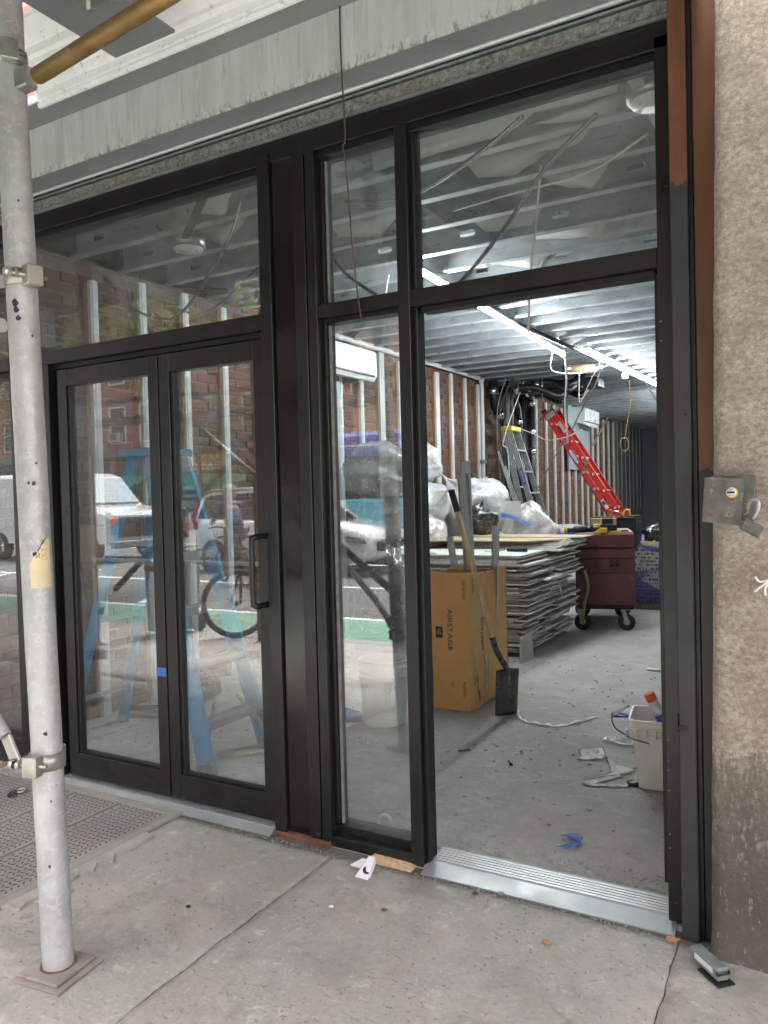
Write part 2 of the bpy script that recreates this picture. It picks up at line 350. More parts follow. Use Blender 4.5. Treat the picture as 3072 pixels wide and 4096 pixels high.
def redbrick():
    t = NT('far_brick'); b = t.n('ShaderNodeTexBrick')
    for k, v in (('Scale', 1.), ('Mortar Size', .012), ('Brick Width', .42), ('Row Height', .15)): b.inputs[k].default_value = v
    b.inputs['Color1'].default_value = (.28, .085, .06, 1); b.inputs['Color2'].default_value = (.20, .06, .05, 1); b.inputs['Mortar'].default_value = (.3, .2, .17, 1)
    sw = t.n('ShaderNodeCombineXYZ'); x, y, z = t.sep(); t.l(x, sw.inputs[0]); t.l(z, sw.inputs[1]); t.l(sw.outputs[0], b.inputs['Vector'])
    t.bsdf(b.outputs[0], .85); MT['far_brick'] = t.m
redbrick()
def platemat():
    t = NT('diamond_plate'); n = t.noise(2.2, 7, .7)
    c = t.ramp(n, [(.3, (.24, .225, .205)), (.55, (.33, .31, .285)), (.7, (.38, .34, .30))])
    c = t.mix(t.ramp(t.noise(3.1, 7, .7, t.map((1, 1, 1), (0, 0, .7))), [(.56, 0.), (.72, .6)]), c, (.40, .28, .22))
    t.bsdf(c, .7, .15, t.noise(80, 5), .4); MT['diamond_plate'] = t.m
    t = NT('diamond_lug'); t.bsdf(t.ramp(t.noise(5, 5), [(.3, (.05, .055, .07)), (.7, (.11, .11, .115))]), .45, .5); MT['diamond_lug'] = t.m
platemat()
def purple():
    t = NT('board_end'); x, y, z = t.sep()
    row = t.math('FRACT', t.math('DIVIDE', z, .0417))
    rm = t.ramp(row, [(.10, 0.), (.3, 1.), (.62, 1.), (.85, 0.)])
    tx = t.ramp(t.noise(60, 2, .5, t.map((1, 1, .4))), [(.47, 0.), (.5, 1.)])
    w = t.math('ADD', t.math('MULTIPLY', x, 1.5), t.math('MULTIPLY', z, -1.6))
    band = t.ramp(t.noise(1., 2, .5, t.map((1.4, 0, 3.4)), .8), [(.47, 0.), (.5, 1.)])
    c = t.mix(band, (.34, .35, .33), (.10, .075, .26))
    c = t.mix(t.math('MULTIPLY', tx, rm), c, (.035, .035, .045))
    c = t.mix(t.ramp(row, [(.0, .8), (.08, 0.), (.92, 0.), (1., .8)]), c, (.05, .05, .05))
    t.bsdf(c, .7); MT['board_end'] = t.m
purple()
def leafmat():
    t = NT('leaf'); oi = t.geo.outputs['Random Per Island']
    c = t.ramp(oi, [(0., (.07, .12, .02)), (.6, (.15, .20, .035)), (1., (.25, .27, .06))])
    b = t.bsdf(c, .5, Transmission_Weight=0.); 
    tr = t.n('ShaderNodeBsdfTranslucent'); t.l(c, tr.inputs[0]); mx = t.n('ShaderNodeMixShader'); mx.inputs[0].default_value = .4
    t.l(b.outputs[0], mx.inputs[1]); t.l(tr.outputs[0], mx.inputs[2]); t.l(mx.outputs[0], t.out.inputs['Surface']); MT['leaf'] = t.m
leafmat()

# ---------------------------------------------------------------- mesh builder
ORG = {}
def setp(o, label=None, cat=None, group=None, kind=None):
    if label: o['label'] = label
    if cat: o['category'] = cat
    if group: o['group'] = group
    if kind: o['kind'] = kind
    return o
def thing(name, label, cat, loc=(0, 0, 0), group=None):
    o = bpy.data.objects.new(name, None); o.empty_display_size = .1; S.collection.objects.link(o); o.location = loc
    ORG[o.name] = Vector(loc); return setp(o, label, cat, group)
class MB:
    def __init__(s): s.v = []; s.f = []; s.mi = []; s.sm = []; s.T = None
    def add(s, vs, fs, mi=0, sm=False):
        b = len(s.v); s.v += [Vector(v) for v in vs]; s.f += [tuple(b+i for i in f) for f in fs]
        s.mi += [mi]*len(fs); s.sm += [sm]*len(fs); return s
    def box(s, x0, x1, y0, y1, z0, z1, mi=0, b=0.):
        if x0 > x1: x0, x1 = x1, x0
        if y0 > y1: y0, y1 = y1, y0
        if z0 > z1: z0, z1 = z1, z0
        return s.obox(Vector(((x0+x1)/2, (y0+y1)/2, (z0+z1)/2)), (1, 0, 0), (0, 1, 0), (0, 0, 1), (x1-x0)/2, (y1-y0)/2, (z1-z0)/2, mi, b)
    def obox(s, c, ax, ay, az, hx, hy, hz, mi=0, b=0.):
        c, ax, ay, az = Vector(c), Vector(ax).normalized(), Vector(ay).normalized(), Vector(az).normalized()
        if b <= 0:
            vs = [c+ax*hx*i+ay*hy*j+az*hz*k for k in (-1, 1) for j in (-1, 1) for i in (-1, 1)]
            return s.add(vs, [(0, 2, 3, 1), (4, 5, 7, 6), (0, 1, 5, 4), (2, 6, 7, 3), (0, 4, 6, 2), (1, 3, 7, 5)], mi)
        b = min(b, hx*.9, hy*.9, hz*.9); vs = []; id_ = {}
        for i in (-1, 1):
            for j in (-1, 1):
                for k in (-1, 1):
                    for a, (dx, dy, dz) in enumerate(((0, b, b), (b, 0, b), (b, b, 0))):
                        id_[i, j, k, a] = len(vs); vs.append(c+ax*i*(hx-dx)+ay*j*(hy-dy)+az*k*(hz-dz))
        fs = []
        for i in (-1, 1): fs.append([id_[i, -1, -1, 0], id_[i, 1, -1, 0], id_[i, 1, 1, 0], id_[i, -1, 1, 0]][::i])
        for j in (-1, 1): fs.append([id_[-1, j, -1, 1], id_[1, j, -1, 1], id_[1, j, 1, 1], id_[-1, j, 1, 1]][::-j])
        for k in (-1, 1): fs.append([id_[-1, -1, k, 2], id_[1, -1, k, 2], id_[1, 1, k, 2], id_[-1, 1, k, 2]][::k])
        for j in (-1, 1):
            for k in (-1, 1): fs.append([id_[-1, j, k, 1], id_[1, j, k, 1], id_[1, j, k, 2], id_[-1, j, k, 2]])
            for i in (-1, 1): fs.append([id_[i, j, -1, 0], id_[i, j, 1, 0], id_[i, j, 1, 1], id_[i, j, -1, 1]])
        for i in (-1, 1):
            for k in (-1, 1): fs.append([id_[i, -1, k, 0], id_[i, 1, k, 0], id_[i, 1, k, 2], id_[i, -1, k, 2]])
            for j in (-1, 1):
                for k in (-1, 1): fs.append([id_[i, j, k, 0], id_[i, j, k, 1], id_[i, j, k, 2]])
        return s.add(vs, fs, mi)
    def bar(s, p, q, w, h, mi=0, up=(0, 0, 1), b=0.):   # rectangular bar from p to q; w across, h along up
        p, q = Vector(p), Vector(q); d = q-p; a = d.cross(Vector(up)); a = a.normalized() if a.length > 1e-6 else Vector((1, 0, 0))
        u = a.cross(d).normalized(); return s.obox((p+q)/2, d, a, u, d.length/2, w/2, h/2, mi, b)
    def tube(s, pts, r, n=8, mi=0, cap=True, closed=False):
        pts = [Vector(p) for p in pts]; N = len(pts); rs = r if isinstance(r, (list, tuple)) else [r]*N
        b = len(s.v); prev = None
        for i, p in enumerate(pts):
            if closed: d = (pts[(i+1) % N]-pts[i-1])
            else: d = pts[min(i+1, N-1)]-pts[max(i-1, 0)]
            d.normalize()
            if prev is None:
                a = d.cross(Vector((0, 0, 1)));
                if a.length < .05: a = d.cross(Vector((1, 0, 0)))
            else: a = prev-d*prev.dot(d)
            a.normalize(); prev = a; c = d.cross(a)
            for k in range(n):
                t = 2*math.pi*k/n; s.v.append(p+(a*math.cos(t)+c*math.sin(t))*rs[i])
        for i in range(N if closed else N-1):
            for k in range(n):
                a0 = b+i*n+k; a1 = b+i*n+(k+1) % n; b0 = b+((i+1) % N)*n+k; b1 = b+((i+1) % N)*n+(k+1) % n
                s.f.append((a0, a1, b1, b0)); s.mi.append(mi); s.sm.append(True)
        if cap and not closed:
            s.f.append(tuple(b+k for k in range(n))[::-1]); s.mi.append(mi); s.sm.append(False)
            s.f.append(tuple(b+(N-1)*n+k for k in range(n))); s.mi.append(mi); s.sm.append(False)
        return s
    def lathe(s, prof, c=(0, 0, 0), ax=(0, 0, 1), n=24, mi=0, sm=True):
        ax = Vector(ax).normalized(); a = ax.cross(Vector((0, 0, 1)))
        if a.length < .05: a = Vector((1, 0, 0))
        a.normalize(); e = ax.cross(a); b = len(s.v); c = Vector(c)
        for r, h in prof:
            for k in range(n):
                t = 2*math.pi*k/n; s.v.append(c+ax*h+(a*math.cos(t)+e*math.sin(t))*r)
        for i in range(len(prof)-1):
            for k in range(n):
                s.f.append((b+i*n+k, b+i*n+(k+1) % n, b+(i+1)*n+(k+1) % n, b+(i+1)*n+k)); s.mi.append(mi); s.sm.append(sm)
        return s
    def prism(s, poly, p0, axx, axy, ext, mi=0, mside=None):   # polygon in (axx,axy) plane at p0, extruded by ext vector
        p0, axx, axy, ext = Vector(p0), Vector(axx), Vector(axy), Vector(ext); n = len(poly)
        a = [p0+axx*x+axy*y for x, y in poly]; b = [v+ext for v in a]
        s.add(a+b, [tuple(range(n))[::-1], tuple(range(n, 2*n))], mi)
        k = len(s.v)-2*n; ms = mi if mside is None else mside
        for i in range(n):
            j = (i+1) % n; s.f.append((k+i, k+j, k+n+j, k+n+i)); s.mi.append(ms); s.sm.append(False)
        return s
    def build(s, name, mats, parent=None, **kw):
        org = ORG.get(parent.name, Vector((0, 0, 0))) if parent is not None else Vector((0, 0, 0))
        me = bpy.data.meshes.new(name); me.from_pydata([v-org for v in s.v], [], s.f)
        for k in ([mats] if isinstance(mats, str) else mats): me.materials.append(MT[k])
        me.polygons.foreach_set('material_index', s.mi); me.polygons.foreach_set('use_smooth', s.sm); me.update()
        o = bpy.data.objects.new(name, me); S.collection.objects.link(o)
        if parent is not None: o.parent = parent
        ORG[o.name] = org; return setp(o, **kw)
def one(name, mb, mats, label, cat, group=None):
    return mb.build(name, mats, None, label=label, cat=cat, group=group)
def fixn(o):   # consistent outward normals
    import bmesh
    bm = bmesh.new(); bm.from_mesh(o.data); bmesh.ops.recalc_face_normals(bm, faces=bm.faces[:]); bm.to_mesh(o.data); bm.free(); return o
def text(txt, h, o, right, up, m, parent, name='lettering', width=None, sx=1., th=.0006, **kw):
    cu = bpy.data.curves.new('t', 'FONT'); cu.body = txt; cu.size = 1.; cu.extrude = 0.01; cu.resolution_u = 3; cu.align_x = 'CENTER'; cu.align_y = 'CENTER'
    ob = bpy.data.objects.new('t', cu); me0 = ob.to_mesh(); vs = [v.co.copy() for v in me0.vertices]; fs = [tuple(p.vertices) for p in me0.polygons]
    ob.to_mesh_clear(); bpy.data.objects.remove(ob); bpy.data.curves.remove(cu)
    right, up, o = Vector(right).normalized(), Vector(up).normalized(), Vector(o); nn = right.cross(up)
    xs = [v.x for v in vs]; ys = [v.y for v in vs]
    if not xs: return
    cx, cy = (min(xs)+max(xs))/2, (min(ys)+max(ys))/2; k = h/(max(ys)-min(ys)+1e-9); kx = (width/(max(xs)-min(xs)+1e-9)) if width else k*sx
    mb = MB(); mb.add([o+right*(v.x-cx)*kx+up*(v.y-cy)*k+nn*(v.z/.01)*th for v in vs], fs, 0); return mb.build(name, m, parent, **kw)
def bez(p, n=14):   # catmull-rom through points
    p = [Vector(q) for q in p]; q = [p[0]*2-p[1]]+p+[p[-1]*2-p[-2]]; out = []
    for i in range(1, len(q)-2):
        for k in range(n):
            t = k/n; a, b, c, d = q[i-1], q[i], q[i+1], q[i+2]
            out.append(.5*((2*b)+(c-a)*t+(2*a-5*b+4*c-d)*t*t+(3*b-a-3*c+d)*t**3))
    return out+[p[-1]]
def cable(name, pts, r, m, label, cat='cable', n=6, seg=12, parent=None, ribs=0, **kw):
    P = bez(pts, seg); rs = r
    if ribs:
        L = sum((P[i+1]-P[i]).length for i in range(len(P)-1)); k = max(2, int(L/ribs*2)); Q = []
        acc = [0]
        for i in range(len(P)-1): acc.append(acc[-1]+(P[i+1]-P[i]).length)
        j = 0
        for i in range(k):
            d = L*i/(k-1)
            while j < len(acc)-2 and acc[j+1] < d: j += 1
            t = (d-acc[j])/max(1e-9, acc[j+1]-acc[j]); Q.append(P[j].lerp(P[j+1], min(1, t)))
        P = Q; rs = [r*(1 if i % 2 else .78) for i in range(len(P))]
    o = MB().tube(P, rs, n).build(name, m, parent, **({} if parent else dict(label=label, cat=cat)), **kw); return o
def copy_tree(o, parent=None):
    c = o.copy(); S.collection.objects.link(c)
    if parent is not None: c.parent = parent
    ORG[c.name] = ORG.get(o.name, Vector()).copy()
    for ch in list(o.children): copy_tree(ch, c)
    return c
def blob(c, r, seed, amp=.22, n=40, m=26, flat=.0, tie=None, crease=1.):
    # creased, sagging sack: sphere grid pushed by ridged noise; tie = direction of the gathered neck
    mb = MB(); c = Vector(c); off = Vector((seed*3.1, seed*1.7, seed*.9)); vs = []
    for i in range(m+1):
        th = math.pi*i/m
        for j in range(n):
            ph = 2*math.pi*j/n; d = Vector((math.sin(th)*math.cos(ph), math.sin(th)*math.sin(ph), math.cos(th)))
            a = noise.noise(d*1.4+off)*amp*1.3
            rg = 0
            for q, (f, g) in enumerate(((3.2, .5), (6.5, .3), (12, .16))): rg += (.32-abs(noise.noise(d*f+off*(q+2))))*g*crease
            k = 1+a+rg*amp*1.1
            v = Vector((d.x*r[0]*k, d.y*r[1]*k, d.z*r[2]*k))
            if tie is not None:
                t = Vector(tie).normalized(); q = d.dot(t)
                if q > .72:
                    w = (q-.72)/.28; pleat = 1+.25*math.sin(ph*11+seed)*w
                    base = t*v.dot(t); v = base+(v-base)*max(.10, (1-w*1.15))*pleat+t*(w**2.2)*.30*max(r)
            if v.z < -r[2]*(1-flat): v.z = -r[2]*(1-flat)
            vs.append(c+v)
    fs = [(i*n+j, i*n+(j+1) % n, (i+1)*n+(j+1) % n, (i+1)*n+j) for i in range(m) for j in range(n)]
    mb.add(vs, [f[::-1] for f in fs], 0, True); return mb

# ================================================================ SETTING: GROUND, STREET
X, Y, Z = (1, 0, 0), (0, 1, 0), (0, 0, 1)
def structure(name, mb, m, **kw): return mb.build(name, m, None, kind='structure', **kw)
structure('ground', MB().box(-140, 90, -160, -60, -.6, -.14).box(-140, 90, 30, 60, -.6, -.14), 'asphalt')
structure('road', MB().box(-140, 90, -60, -3.70, -.5, -.12), 'asphalt')
structure('bike_lane', MB().box(-70, 30, -5.3, -3.76, -.119, -.116), 'bikelane')
structure('opposite_sidewalk', MB().box(-140, 90, -60, -23.0, -.119, 0.), 'curbstone')
sw = structure('sidewalk', MB().box(-60, 40, -3.55, -1.35, -.4, -.009).box(-60, -4.42-.06, -1.35, -.002, -.4, -.009).box(-2.50+.014, 40, -1.35, -.002, -.4, -.009), 'mortar')
structure('kerb', MB().box(-60, 40, -3.72, -3.553, -.3, -.004, b=.02), 'curbstone')
ln = MB()
ln.box(-70, 30, -5.42, -5.30, -.1185, -.114); ln.box(-70, 30, -8.15, -8.0, -.1185, -.114); ln.box(-70, 30, -15.3, -15.15, -.1185, -.114)
for i in range(24): ln.bar((-40+i*2.6, -5.5, -.116), (-41.5+i*2.6, -7.9, -.116), .13, .004)
o = structure('lane_marking', ln, 'white_line')
# slabs of the near sidewalk
def slab(x0, x1, y0, y1, nx, ny, jag=.009, dz=0.):
    mb = MB(); k = {}
    for i in range(nx+1):
        for j in range(ny+1):
            x = x0+(x1-x0)*i/nx; y = y0+(y1-y0)*j/ny
            e = i in (0, nx) or j in (0, ny)
            q = Vector((x*1.3, y*1.3, 0)); z = noise.noise(q)*.004+noise.noise(q*5)*.0015+dz
            if e: x += noise.noise(Vector((x*31, y*31, 3)))*jag; y += noise.noise(Vector((x*31, y*31, 7)))*jag; z -= .003
            k[i, j] = len(mb.v); mb.v.append(Vector((x, y, z)))
    for i in range(nx):
        for j in range(ny): mb.f.append((k[i, j], k[i+1, j], k[i+1, j+1], k[i, j+1])); mb.mi.append(0); mb.sm.append(True)
    ring = [(i, 0) for i in range(nx+1)]+[(nx, j) for j in range(1, ny+1)]+[(i, ny) for i in range(nx-1, -1, -1)]+[(0, j) for j in range(ny-1, 0, -1)]
    b = len(mb.v)
    for r in ring: v = mb.v[k[r]].copy(); v.z = -.045; mb.v.append(v)
    n = len(ring)
    for a in range(n): mb.f.append((k[ring[a]], b+a, b+(a+1) % n, k[ring[(a+1) % n]])); mb.mi.append(0); mb.sm.append(False)
    return mb
HX0, HX1, HY0, HY1 = -4.42, -2.50, -1.26, -.075
def edges_x():
    return [-14, -12.4, -10.8, -9.2, -7.6, -6.0]
J = .0022
for x0, x1, y0, y1, d in ((-1.672, -.395, -1.62, -.06, 44), (-.395, 1.0, -1.62, -.06, 40), (HX1+.015, -1.672, -1.62, -.06, 40), (-1.672, -.395, -3.55, -1.62, 16),
                          (-.395, 1.0, -3.55, -1.62, 14), (HX1+.015, -1.672, -3.55, -1.62, 14), (1.0, 2.6, -3.55, -.06, 10), (-4.44, HX1+.015, -3.55, HY0-.03, 14),
                          (-6.0, -4.44, -1.62, -.06, 10), (-6.0, -4.44, -3.55, -1.62, 10)):
    slab(x0+J, x1-J, y0+J, y1-J, d, d).build('paving_slab', 'sidewalk', sw)
for x0 in edges_x()[:-1]+[2.6, 4.2, 5.8]:
    for y0, y1 in ((-3.55, -1.62), (-1.62, -.06)): slab(x0+J, x0+1.6-J, y0+J, y1-J, 4, 4).build('paving_slab', 'sidewalk', sw)
MB().box(-14, 7, -.064, -.001, -.05, -.006).build('threshold_bed', 'mortar', sw)
# ragged cement patch beside hatch frame
pt = []
for i in range(15):
    t = i/14; pt.append((HX1+.02+.055+noise.noise(Vector((i*.9, 1, 2)))*.035, -.28-t*.62))
MB().prism([(HX1+.018, -.26)]+pt+[(HX1+.018, -.92)], (0, 0, .0), X, Y, (0, 0, .011)).build('cement_patch', 'sidewalk', sw)

# cellar hatch
ch = thing('cellar_hatch', 'steel diamond plate cellar hatch set in the sidewalk left of the scaffold foot', 'hatch', (-3.4, -.7, 0))
fr = MB(); fr.box(HX0-.05, HX1+.012, HY1, HY1+.05, -.03, .006, b=.003); fr.box(HX0-.05, HX1+.012, HY0-.05, HY0, -.03, .006, b=.003); fr.box(HX1-.035, HX1+.012, HY0, HY1, -.03, .008, b=.003); fr.box(HX0-.05, HX0, HY0, HY1, -.03, .006, b=.003)
fr.build('hatch_frame', 'diamond_plate', ch)
MB().box(HX0, HX1, HY0, HY1, -.2, -.022).build('hatch_recess', 'frame_side', ch)
for x_ in (-3.144, -2.840, -3.749): MB().box(x_-.001, x_+.005, HY0+.004, HY1-.004, -.02, -.004).build('hatch_seal', 'rust', ch)
seams = [HX0, -3.75, -3.42, -2.86, HX1-.037]
LP = [(-3.742, -3.152), (-3.136, -2.848), (-2.832, HX1-.044), (HX0+.004, -3.756)]
for a, (x0, x1) in enumerate(LP):
    MB().box(x0, x1, HY0+.004, HY1-.004, -.012, .003, b=.0015).build('hatch_plate', 'diamond_plate', ch)
    lg = MB(); px = .040; row = 0; y = HY0+.02
    while y < HY1-.02:
        x = x0+.016+(px/2 if row % 2 else 0); col = 0
        while x < x1-.012:
            d = Vector((1, 1, 0)) if (col+row) % 2 else Vector((1, -1, 0)); d.normalize(); e = Vector((-d.y, d.x, 0)); c = Vector((x, y, .003))
            L, Wd = .0135, .0048
            lg.add([c-d*L, c-e*Wd, c+d*L, c+e*Wd, c-d*L*.45+Vector((0, 0, .0022)), c+d*L*.45+Vector((0, 0, .0022))], [(0, 1, 4), (1, 5, 4), (1, 2, 5), (2, 3, 5), (3, 4, 5), (3, 0, 4)], 0, True)
            x += px*.62; col += 1
        y += px*.62; row += 1
    lg.build('tread_pattern', 'diamond_lug', ch, kind='stuff')
pk = thing('padlock_ring', 'small grey ring and dark staple lying on the cellar hatch', 'hasp', (-3.39, -.24, .004))
MB().lathe([(.018, .0), (.032, .0), (.034, .007), (.018, .009), (.018, 0)], (-3.40, -.20, .005), n=20).build('washer', 'zinc', pk)
MB().tube([Vector((-3.375+.030*math.cos(t), -.262+.008*math.sin(t), .016+.015*math.sin(t*1.3))) for t in [i*.35 for i in range(17)]], .006, 6).build('staple', 'darksteel', pk)

# ================================================================ SHOP: FLOOR, WALLS, CEILING
structure('interior_floor', MB().box(-4.6, .55, -.001, 18.6, -.3, .006), 'floor')
bw = thing('brick_wall', 'long exposed brick party wall with white furring strips down the left of the shop', 'wall', (-4.09, 0, 0))
MB().box(-4.6, -4.099, 0.001, 15.25, 0, 3.3).build('mortar_bed', 'mortar', bw)
bl, bh, bp, bz = .205, .058, .2165, .0692
brs = []
for r in range(43):
    y = .03-(bp/2 if r % 2 else 0)
    while y < 15.2:
        brs.append((y, r)); y += bp
def brick_geo(mb, y, r, rnd):
    z = .012+r*bz; a = rnd.uniform(-.004, .004); p = rnd.uniform(-.0045, .006); L = bl*(1 if rnd.random() > .07 else .52); jz = rnd.uniform(-.003, .003)
    mb.box(-4.12, -4.094+p+.004, max(y, .01)+a, y+L+a, z+jz, z+bh+jz, b=0 if y > 5 else .004)
rnd = random.Random(5); stuff = MB(); proto = []
for q in range(6):
    g = MB(); g.box(-.05, 0, -bl/2, bl/2, -bh/2, bh/2, b=.005)
    for v in g.v: v += Vector((noise.noise(v*30+Vector((q, 0, 0)))*.003, noise.noise(v*25+Vector((0, q, 0)))*.004, noise.noise(v*25+Vector((0, 0, q)))*.003))
    me = bpy.data.meshes.new('brick'); me.from_pydata(g.v, [], g.f); me.materials.append(MT['brick']); proto.append(me)
near = sorted([b for b in brs if .35 < b[0] < 8 and not (2.45 < b[0] < 3.3)], key=lambda b: (b[0]+2.5)**2+(b[1]*bz-1.4)**2)
nearset = set(near[:300])
for (y, r) in brs:
    if (y, r) in nearset:
        o = bpy.data.objects.new('brick', proto[rnd.randrange(6)]); S.collection.objects.link(o); o.parent = bw
        o.location = (rnd.uniform(-.008, .003), y+bl/2+rnd.uniform(-.003, .003), .012+r*bz+bh/2+rnd.uniform(-.003, .003))
        o.rotation_euler = (rnd.uniform(-.012, .012), 0, rnd.uniform(-.02, .02))
    else: brick_geo(stuff, y, r, rnd)
stuff.build('bricks', 'brick', bw, kind='stuff')
# furring strips (white channel on a timber batten); centre y of each, as they stand
sy = [.885, 1.30, 1.71, 2.13, 2.54, 2.96, 3.37, 3.80, 4.20, 4.62, 5.03, 5.55, 5.99, 6.41, 6.85, 7.29, 9.37, 9.76, 10.28, 10.75, 11.2, 11.62, 12.05, 12.5, 12.93, 13.37, 13.8, 14.28, 14.74, 15.2]
for i, y in enumerate(sy):
    w = .032 if i not in (9, 12) else .05; top = 2.90+R_.uniform(-.03, .02)
    if i == 0: top = 2.82
    if 11.3 < y < 13.0: bot = 0.1
    st = MB(); st.box(-4.068, -4.040, y-w, y+w, .0, top, b=.003); st.box(-4.041, -4.036, y-w*.45, y+w*.45, .0, top)
    f = st.build('furring_strip', 'strip', bw)
    MB().box(-4.092, -4.066, y-w-.012, y+w-.004, 0.0, top-.02).build('batten', 'batten', f)
pw = thing('plasterboard_wall', 'dark grey far stretch of left wall and back wall of the shop', 'wall', (-4.09, 15.3, 0))
MB().box(-4.3, -4.03, 15.25, 18.3, 0, 3.3).build('side_wall', 'wallgrey', pw)
MB().box(-4.3, .8, 18.3, 18.5, 0, 3.3).build('back_wall', 'wallgrey', pw)
for i in range(7): MB().box(-4.031, -4.012, 15.42+i*.42, 15.45+i*.42, .9, 2.95).build('metal_stud', 'galv', pw)
rw = thing('right_wall', 'grey side wall on the right of the shop interior', 'wall', (.4, 9, 0))
MB().box(.40, .6, 0.001, 18.3, 0, 3.3).build('wall_panel', 'panelgrey', rw)
# ceiling: cold-formed joists with oval knockouts, deck above
cl = structure('ceiling', MB().box(-4.3, .6, .0, 18.5, 3.175, 3.30), 'joist')
cs = MB()
for i in range(60):
    y = .02+i*.152
    if y > 9: break
    cs.box(-4.09, .4, y, y+.07, 3.14, 3.176)
cs.build('deck_rib', 'joist', cl, kind='stuff')
ZB, ZT = 2.94, 3.14
def joist(y, holes):
    mb = MB()
    mb.box(-4.085, .39, y-.052, y, ZB, ZB+.004); mb.box(-4.085, .39, y-.055, y-.051, ZB+.001, ZB+.014)   # bottom flange and lip
    mb.box(-4.085, .39, y-.052, y, ZT-.004, ZT)
    if not holes:
        mb.box(-4.085, .39, y, y+.003, ZB, ZT); return mb
    x = -4.085; hw, hh = .052, .020; zc = (ZB+ZT)/2; off = (y*1.7) % .6
    cells = []
    while x < .39:
        cells.append(x); x += .6
    for x0 in cells:
        x1 = min(x0+.6, .39); c = x0+.12+off*.55
        if c+hw+.03 > x1: mb.box(x0, x1, y, y+.003, ZB, ZT); continue
        n = 16; ov = []; rc = []
        for k in range(n):
            t = 2*math.pi*(k+.5)/n; ct, st_ = math.cos(t), math.sin(t)
            ex = (hw-hh)*(1 if ct > 0 else -1)+hh*ct; ez = hh*st_; ov.append((c+ex, zc+ez))
            H = (ZT-ZB)/2; s2 = min((hw+.03)/abs(ct) if abs(ct) > 1e-6 else 9, H/abs(st_) if abs(st_) > 1e-6 else 9); rc.append((c+ct*s2, zc+st_*s2))
        vs = [(a, y, b) for a, b in ov]+[(a, y, b) for a, b in rc]
        corner = [(c+hw+.03, y, ZT), (c-hw-.03, y, ZT), (c-hw-.03, y, ZB), (c+hw+.03, y, ZB)]
        fs = [(k, (k+1) % n, n+(k+1) % n, n+k) for k in range(n)]
        mb.add(vs, fs)
        # fill the corners of the rectangle
        for q, (k0) in enumerate((None,)*4):
            pass
        for k in range(n):
            a, b = rc[k], rc[(k+1) % n]
            if abs(a[0]-b[0]) > 1e-5 and abs(a[1]-b[1]) > 1e-5:
                cx = max(a[0], b[0]) if a[0] > c else min(a[0], b[0]); cz = ZT if a[1] > zc else ZB
                mb.add([(a[0], y, a[1]), (cx, y, cz), (b[0], y, b[1])], [(0, 1, 2)])
        mb.box(x0, c-hw-.03, y, y+.003, ZB, ZT); mb.box(c+hw+.03, x1, y, y+.003, ZB, ZT)
        # rolled rim of the knockout
        mb.tube([(a, y-.002, b) for a, b in ov], .0022, 4, closed=True)
    return mb
JY = [.40, .80, 1.18, 1.58, 2.02]
while JY[-1] < 18: JY.append(JY[-1]+.405)
for i, y in enumerate(JY): joist(y, i < 8).build('joist', 'joist', cl)
# jagged pale sheets set against the joist webs
MT['scrap'] = mat('scrap', (.80, .82, .80), .7, 0., .08, 5, .2)
sc = [(.395, [(-1.25, 3.03), (-.62, 2.96), (-.60, 3.10), (-1.2, 3.135)]), (.795, [(-1.9, 2.99), (-1.2, 3.0), (-1.05, 3.07), (-.72, 3.05), (-.70, 3.13), (-1.9, 3.13)]),
      (.795, [(-.86, 2.97), (-.70, 2.96), (-.69, 3.05), (-1.12, 3.02)]), (1.175, [(-1.5, 3.0), (-1.3, 2.97), (-1.12, 3.06), (-1.0, 3.04), (-.9, 3.12), (-1.6, 3.13)]),
      (1.575, [(-1.25, 3.05), (-1.02, 2.97), (-.93, 3.1), (-1.3, 3.12)]), (2.015, [(-1.8, 3.02), (-1.5, 3.0), (-1.42, 3.12), (-1.9, 3.12)]), (1.575, [(-2.6, 3.02), (-2.3, 2.96), (-2.1, 3.12), (-2.7, 3.12)]),
      (.795, [(-3.05, 3.02), (-2.85, 2.96), (-2.78, 3.12), (-3.1, 3.12)]), (1.175, [(-3.3, 3.02), (-3.2, 2.965), (-3.0, 3.11), (-3.4, 3.12)]), (.395, [(-2.55, 2.97), (-2.35, 2.99), (-2.3, 3.11), (-2.5, 3.12)]),
      (1.575, [(-3.0, 3.04), (-2.8, 2.97), (-2.7, 3.12), (-3.1, 3.12)]), (2.425, [(-1.6, 3.05), (-1.2, 2.99), (-1.1, 3.12), (-1.7, 3.12)]), (2.83, [(-2.0, 3.05), (-1.7, 2.97), (-1.6, 3.12), (-2.1, 3.12)])]
for y, p in sc:
    mb = MB(); q = []
    for i in range(len(p)):
        a, b = p[i], p[(i+1) % len(p)]
        for k in range(4):
            t = k/4; q.append((a[0]+(b[0]-a[0])*t+noise.noise(Vector((a[0]*9+k, y*9, 1)))*.02*(k > 0), a[1]+(b[1]-a[1])*t+noise.noise(Vector((a[1]*9+k, y*5, 4)))*.014*(k > 0)))
    n = len(q); cx = sum(a for a, _ in q)/n; cz = sum(b for _, b in q)/n
    ring = [Vector((a, y-.012+noise.noise(Vector((a*7, y, b*7)))*.018, b)) for a, b in q]
    mb.add([Vector((cx, y-.03, cz))]+ring, [(0, 1+(i+1) % n, 1+i) for i in range(n)], 0, True)
    o = mb.build('pale_sheet', 'scrap', cl)
    md = o.modifiers.new('s', 'SOLIDIFY'); md.thickness = .001
